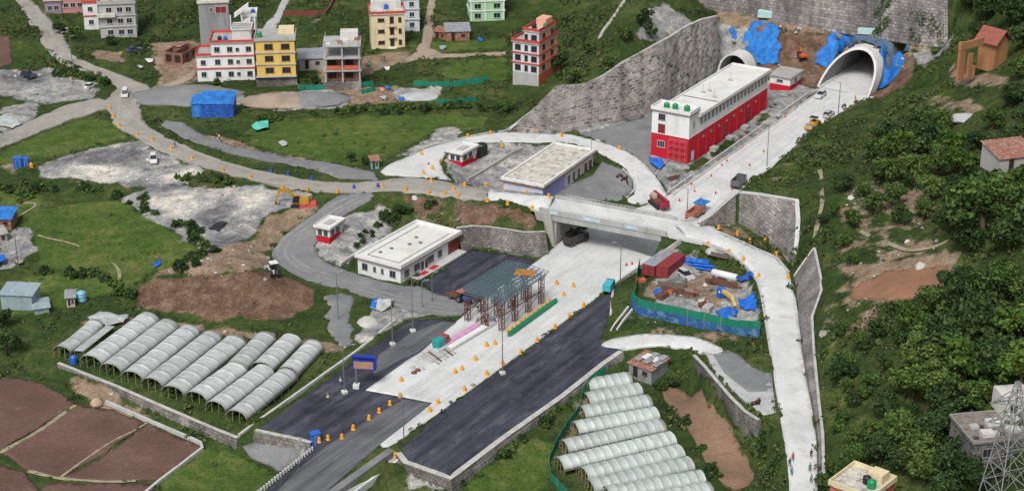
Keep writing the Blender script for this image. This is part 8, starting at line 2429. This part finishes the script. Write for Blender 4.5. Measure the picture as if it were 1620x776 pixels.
stones()

# ------------------------------------------------------------------ people
def person(px, ang, label, shirt, trousers, hair=(.02, .015, .012), pose='stand', helmet=None, z=None):
    p = P(*px)
    st = .17 if pose == 'walk' else .05
    J = [((0, 0, .95), .14), ((0, 0, 1.15), .135), ((0, 0, 1.38), .15), ((0, 0, 1.5), .065), ((.01, 0, 1.6), .085), ((.015, 0, 1.7), .085)]
    V = [j[0] for j in J]; Rr = [j[1] for j in J]; E = [(0, 1), (1, 2), (2, 3), (3, 4), (4, 5)]
    def chain(start, pts):
        k = start
        for q, r in pts:
            V.append(q); Rr.append(r); E.append((k, len(V) - 1)); k = len(V) - 1
    for s in (-1, 1):
        f = st * s
        chain(0, [((0, .09 * s, .88), .1), ((f + .04, .1 * s, .48), .07), ((f * 1.6 - .02, .1 * s, .08), .045), ((f * 1.6 + .14, .11 * s, .03), .035)])
        chain(2, [((0, .19 * s, 1.4), .06), ((-f * .8, .25 * s, 1.13), .045), ((.1 - f, .24 * s, .9), .035), ((.14 - f, .235 * s, .8), .035)])
    me = bpy.data.meshes.new('person'); me.from_pydata(V, E, [])
    o = bpy.data.objects.new('person', me); COL.objects.link(o)
    sk = o.modifiers.new('skin', 'SKIN')
    for i, r in enumerate(Rr): me.skin_vertices[0].data[i].radius = (r, r)
    me.skin_vertices[0].data[0].use_root = True
    o.modifiers.new('round', 'SUBSURF').levels = 1
    m, nt, b = newmat('clothing_' + str(len(bpy.data.materials)))
    sep = nt.nodes.new('ShaderNodeSeparateXYZ'); nt.links.new(obj_pos(nt), sep.inputs[0])
    k = nt.nodes.new('ShaderNodeMath'); k.operation = 'DIVIDE'; nt.links.new(sep.outputs[2], k.inputs[0]); k.inputs[1].default_value = 2.0
    nt.links.new(_ramp(nt, k.outputs[0], [(0, (.02, .02, .02)), (.045, trousers), (.475, shirt), (.745, (.3, .17, .11)), (.86, hair)], 'CONSTANT'), b.inputs['Base Color'])
    b.inputs['Roughness'].default_value = .8
    me.materials.append(m)
    o.location = (p.x, p.y, p.z + .05); o.rotation_euler = (0, 0, ang)
    hm = MB(); hm.lathe([(.105, 1.68), (.112, 1.74), (.095, 1.82), (.05, 1.865), (.01, 1.87)], 10, (.015, 0, 0))
    hm.build('helmet' if helmet else 'hair', plain('headwear_' + str(len(bpy.data.materials)), helmet or hair, .5), o, True)
    return tag(o, label, 'person')
PPL = [((277,234), .5, 'person in dark clothes walking along the ring road edge', (.05, .05, .07), (.03, .03, .04), 'walk', None),
 ((347,222), 1.2, 'person in a white top at the upper lane verge', (.6, .58, .55), (.05, .05, .08), 'stand', None),
 ((343,219), .2, 'person in a red top beside the one in white on the upper lane', (.45, .06, .05), (.05, .05, .06), 'walk', None),
 ((351,226), 2.4, 'person in yellow behind the two on the upper lane', (.6, .45, .08), (.1, .1, .12), 'stand', None),
 ((248,414), .4, 'person in orange working in the left green field', (.6, .2, .03), (.03, .07, .35), 'stand', None),
 ((519,636), 2.0, 'worker in a pale vest standing on the near dark asphalt', (.6, .6, .3), (.06, .06, .08), 'stand', (.6, .45, .05)),
 ((539,610), 1.0, 'worker in pale clothes near the lamp at the left asphalt', (.5, .52, .5), (.1, .1, .1), 'walk', (.6, .5, .1)),
 ((812,486), .9, 'worker in an orange vest under the toll canopy', (.6, .2, .02), (.05, .06, .1), 'stand', (.6, .45, .05)),
 ((783,512), 2.2, 'worker in blue by the half-built toll island', (.05, .12, .35), (.05, .05, .06), 'walk', (.6, .55, .1)),
 ((1098,470), .6, 'worker in a red shirt in the middle of the compound', (.5, .05, .04), (.05, .05, .07), 'walk', None),
 ((1138,470), 1.9, 'worker in a white shirt by the crane arm in the compound', (.6, .6, .6), (.04, .04, .05), 'stand', None),
 ((1254,729), 1.5, 'person in a red top at the left edge of the near concrete curve', (.5, .06, .04), (.04, .04, .05), 'walk', None),
 ((1249,738), 1.7, 'person in dark clothes at the left edge of the near concrete curve', (.04, .04, .05), (.05, .05, .06), 'walk', None),
 ((1252,752), 1.4, 'person in a blue shirt nearest the bottom edge on the concrete curve', (.08, .14, .4), (.03, .03, .04), 'walk', None),
 ((1283,724), 1.5, 'person in black at the right edge of the near concrete curve', (.03, .03, .03), (.04, .04, .05), 'walk', None),
 ((1281,746), 1.6, 'person in green at the right edge of the near concrete curve', (.07, .2, .08), (.04, .04, .05), 'walk', None),
 ((1283,764), 1.6, 'person in grey at the bottom right edge of the concrete curve', (.25, .25, .26), (.04, .04, .05), 'walk', None),
 ((603,96), .4, 'person in red before the cream house', (.5, .05, .05), (.04, .04, .06), 'stand', None),
 ((608,97), 1.4, 'person in dark clothes before the cream house', (.05, .05, .06), (.04, .04, .06), 'stand', None),
 ((672,452), 1.0, 'person in blue at the veranda of the white building', (.06, .1, .4), (.05, .05, .06), 'stand', None),
 ((1353,160), .7, 'worker in an orange vest at the tunnel mouth right side', (.6, .2, .02), (.05, .05, .08), 'stand', (.6, .5, .1))]
for q, a, l, s, tr, po, he in PPL: person(q, a, l, s, tr, pose=po, helmet=he)
bpy.data.orphans_purge(do_local_ids=True, do_linked_ids=False, do_recursive=True) if False else None
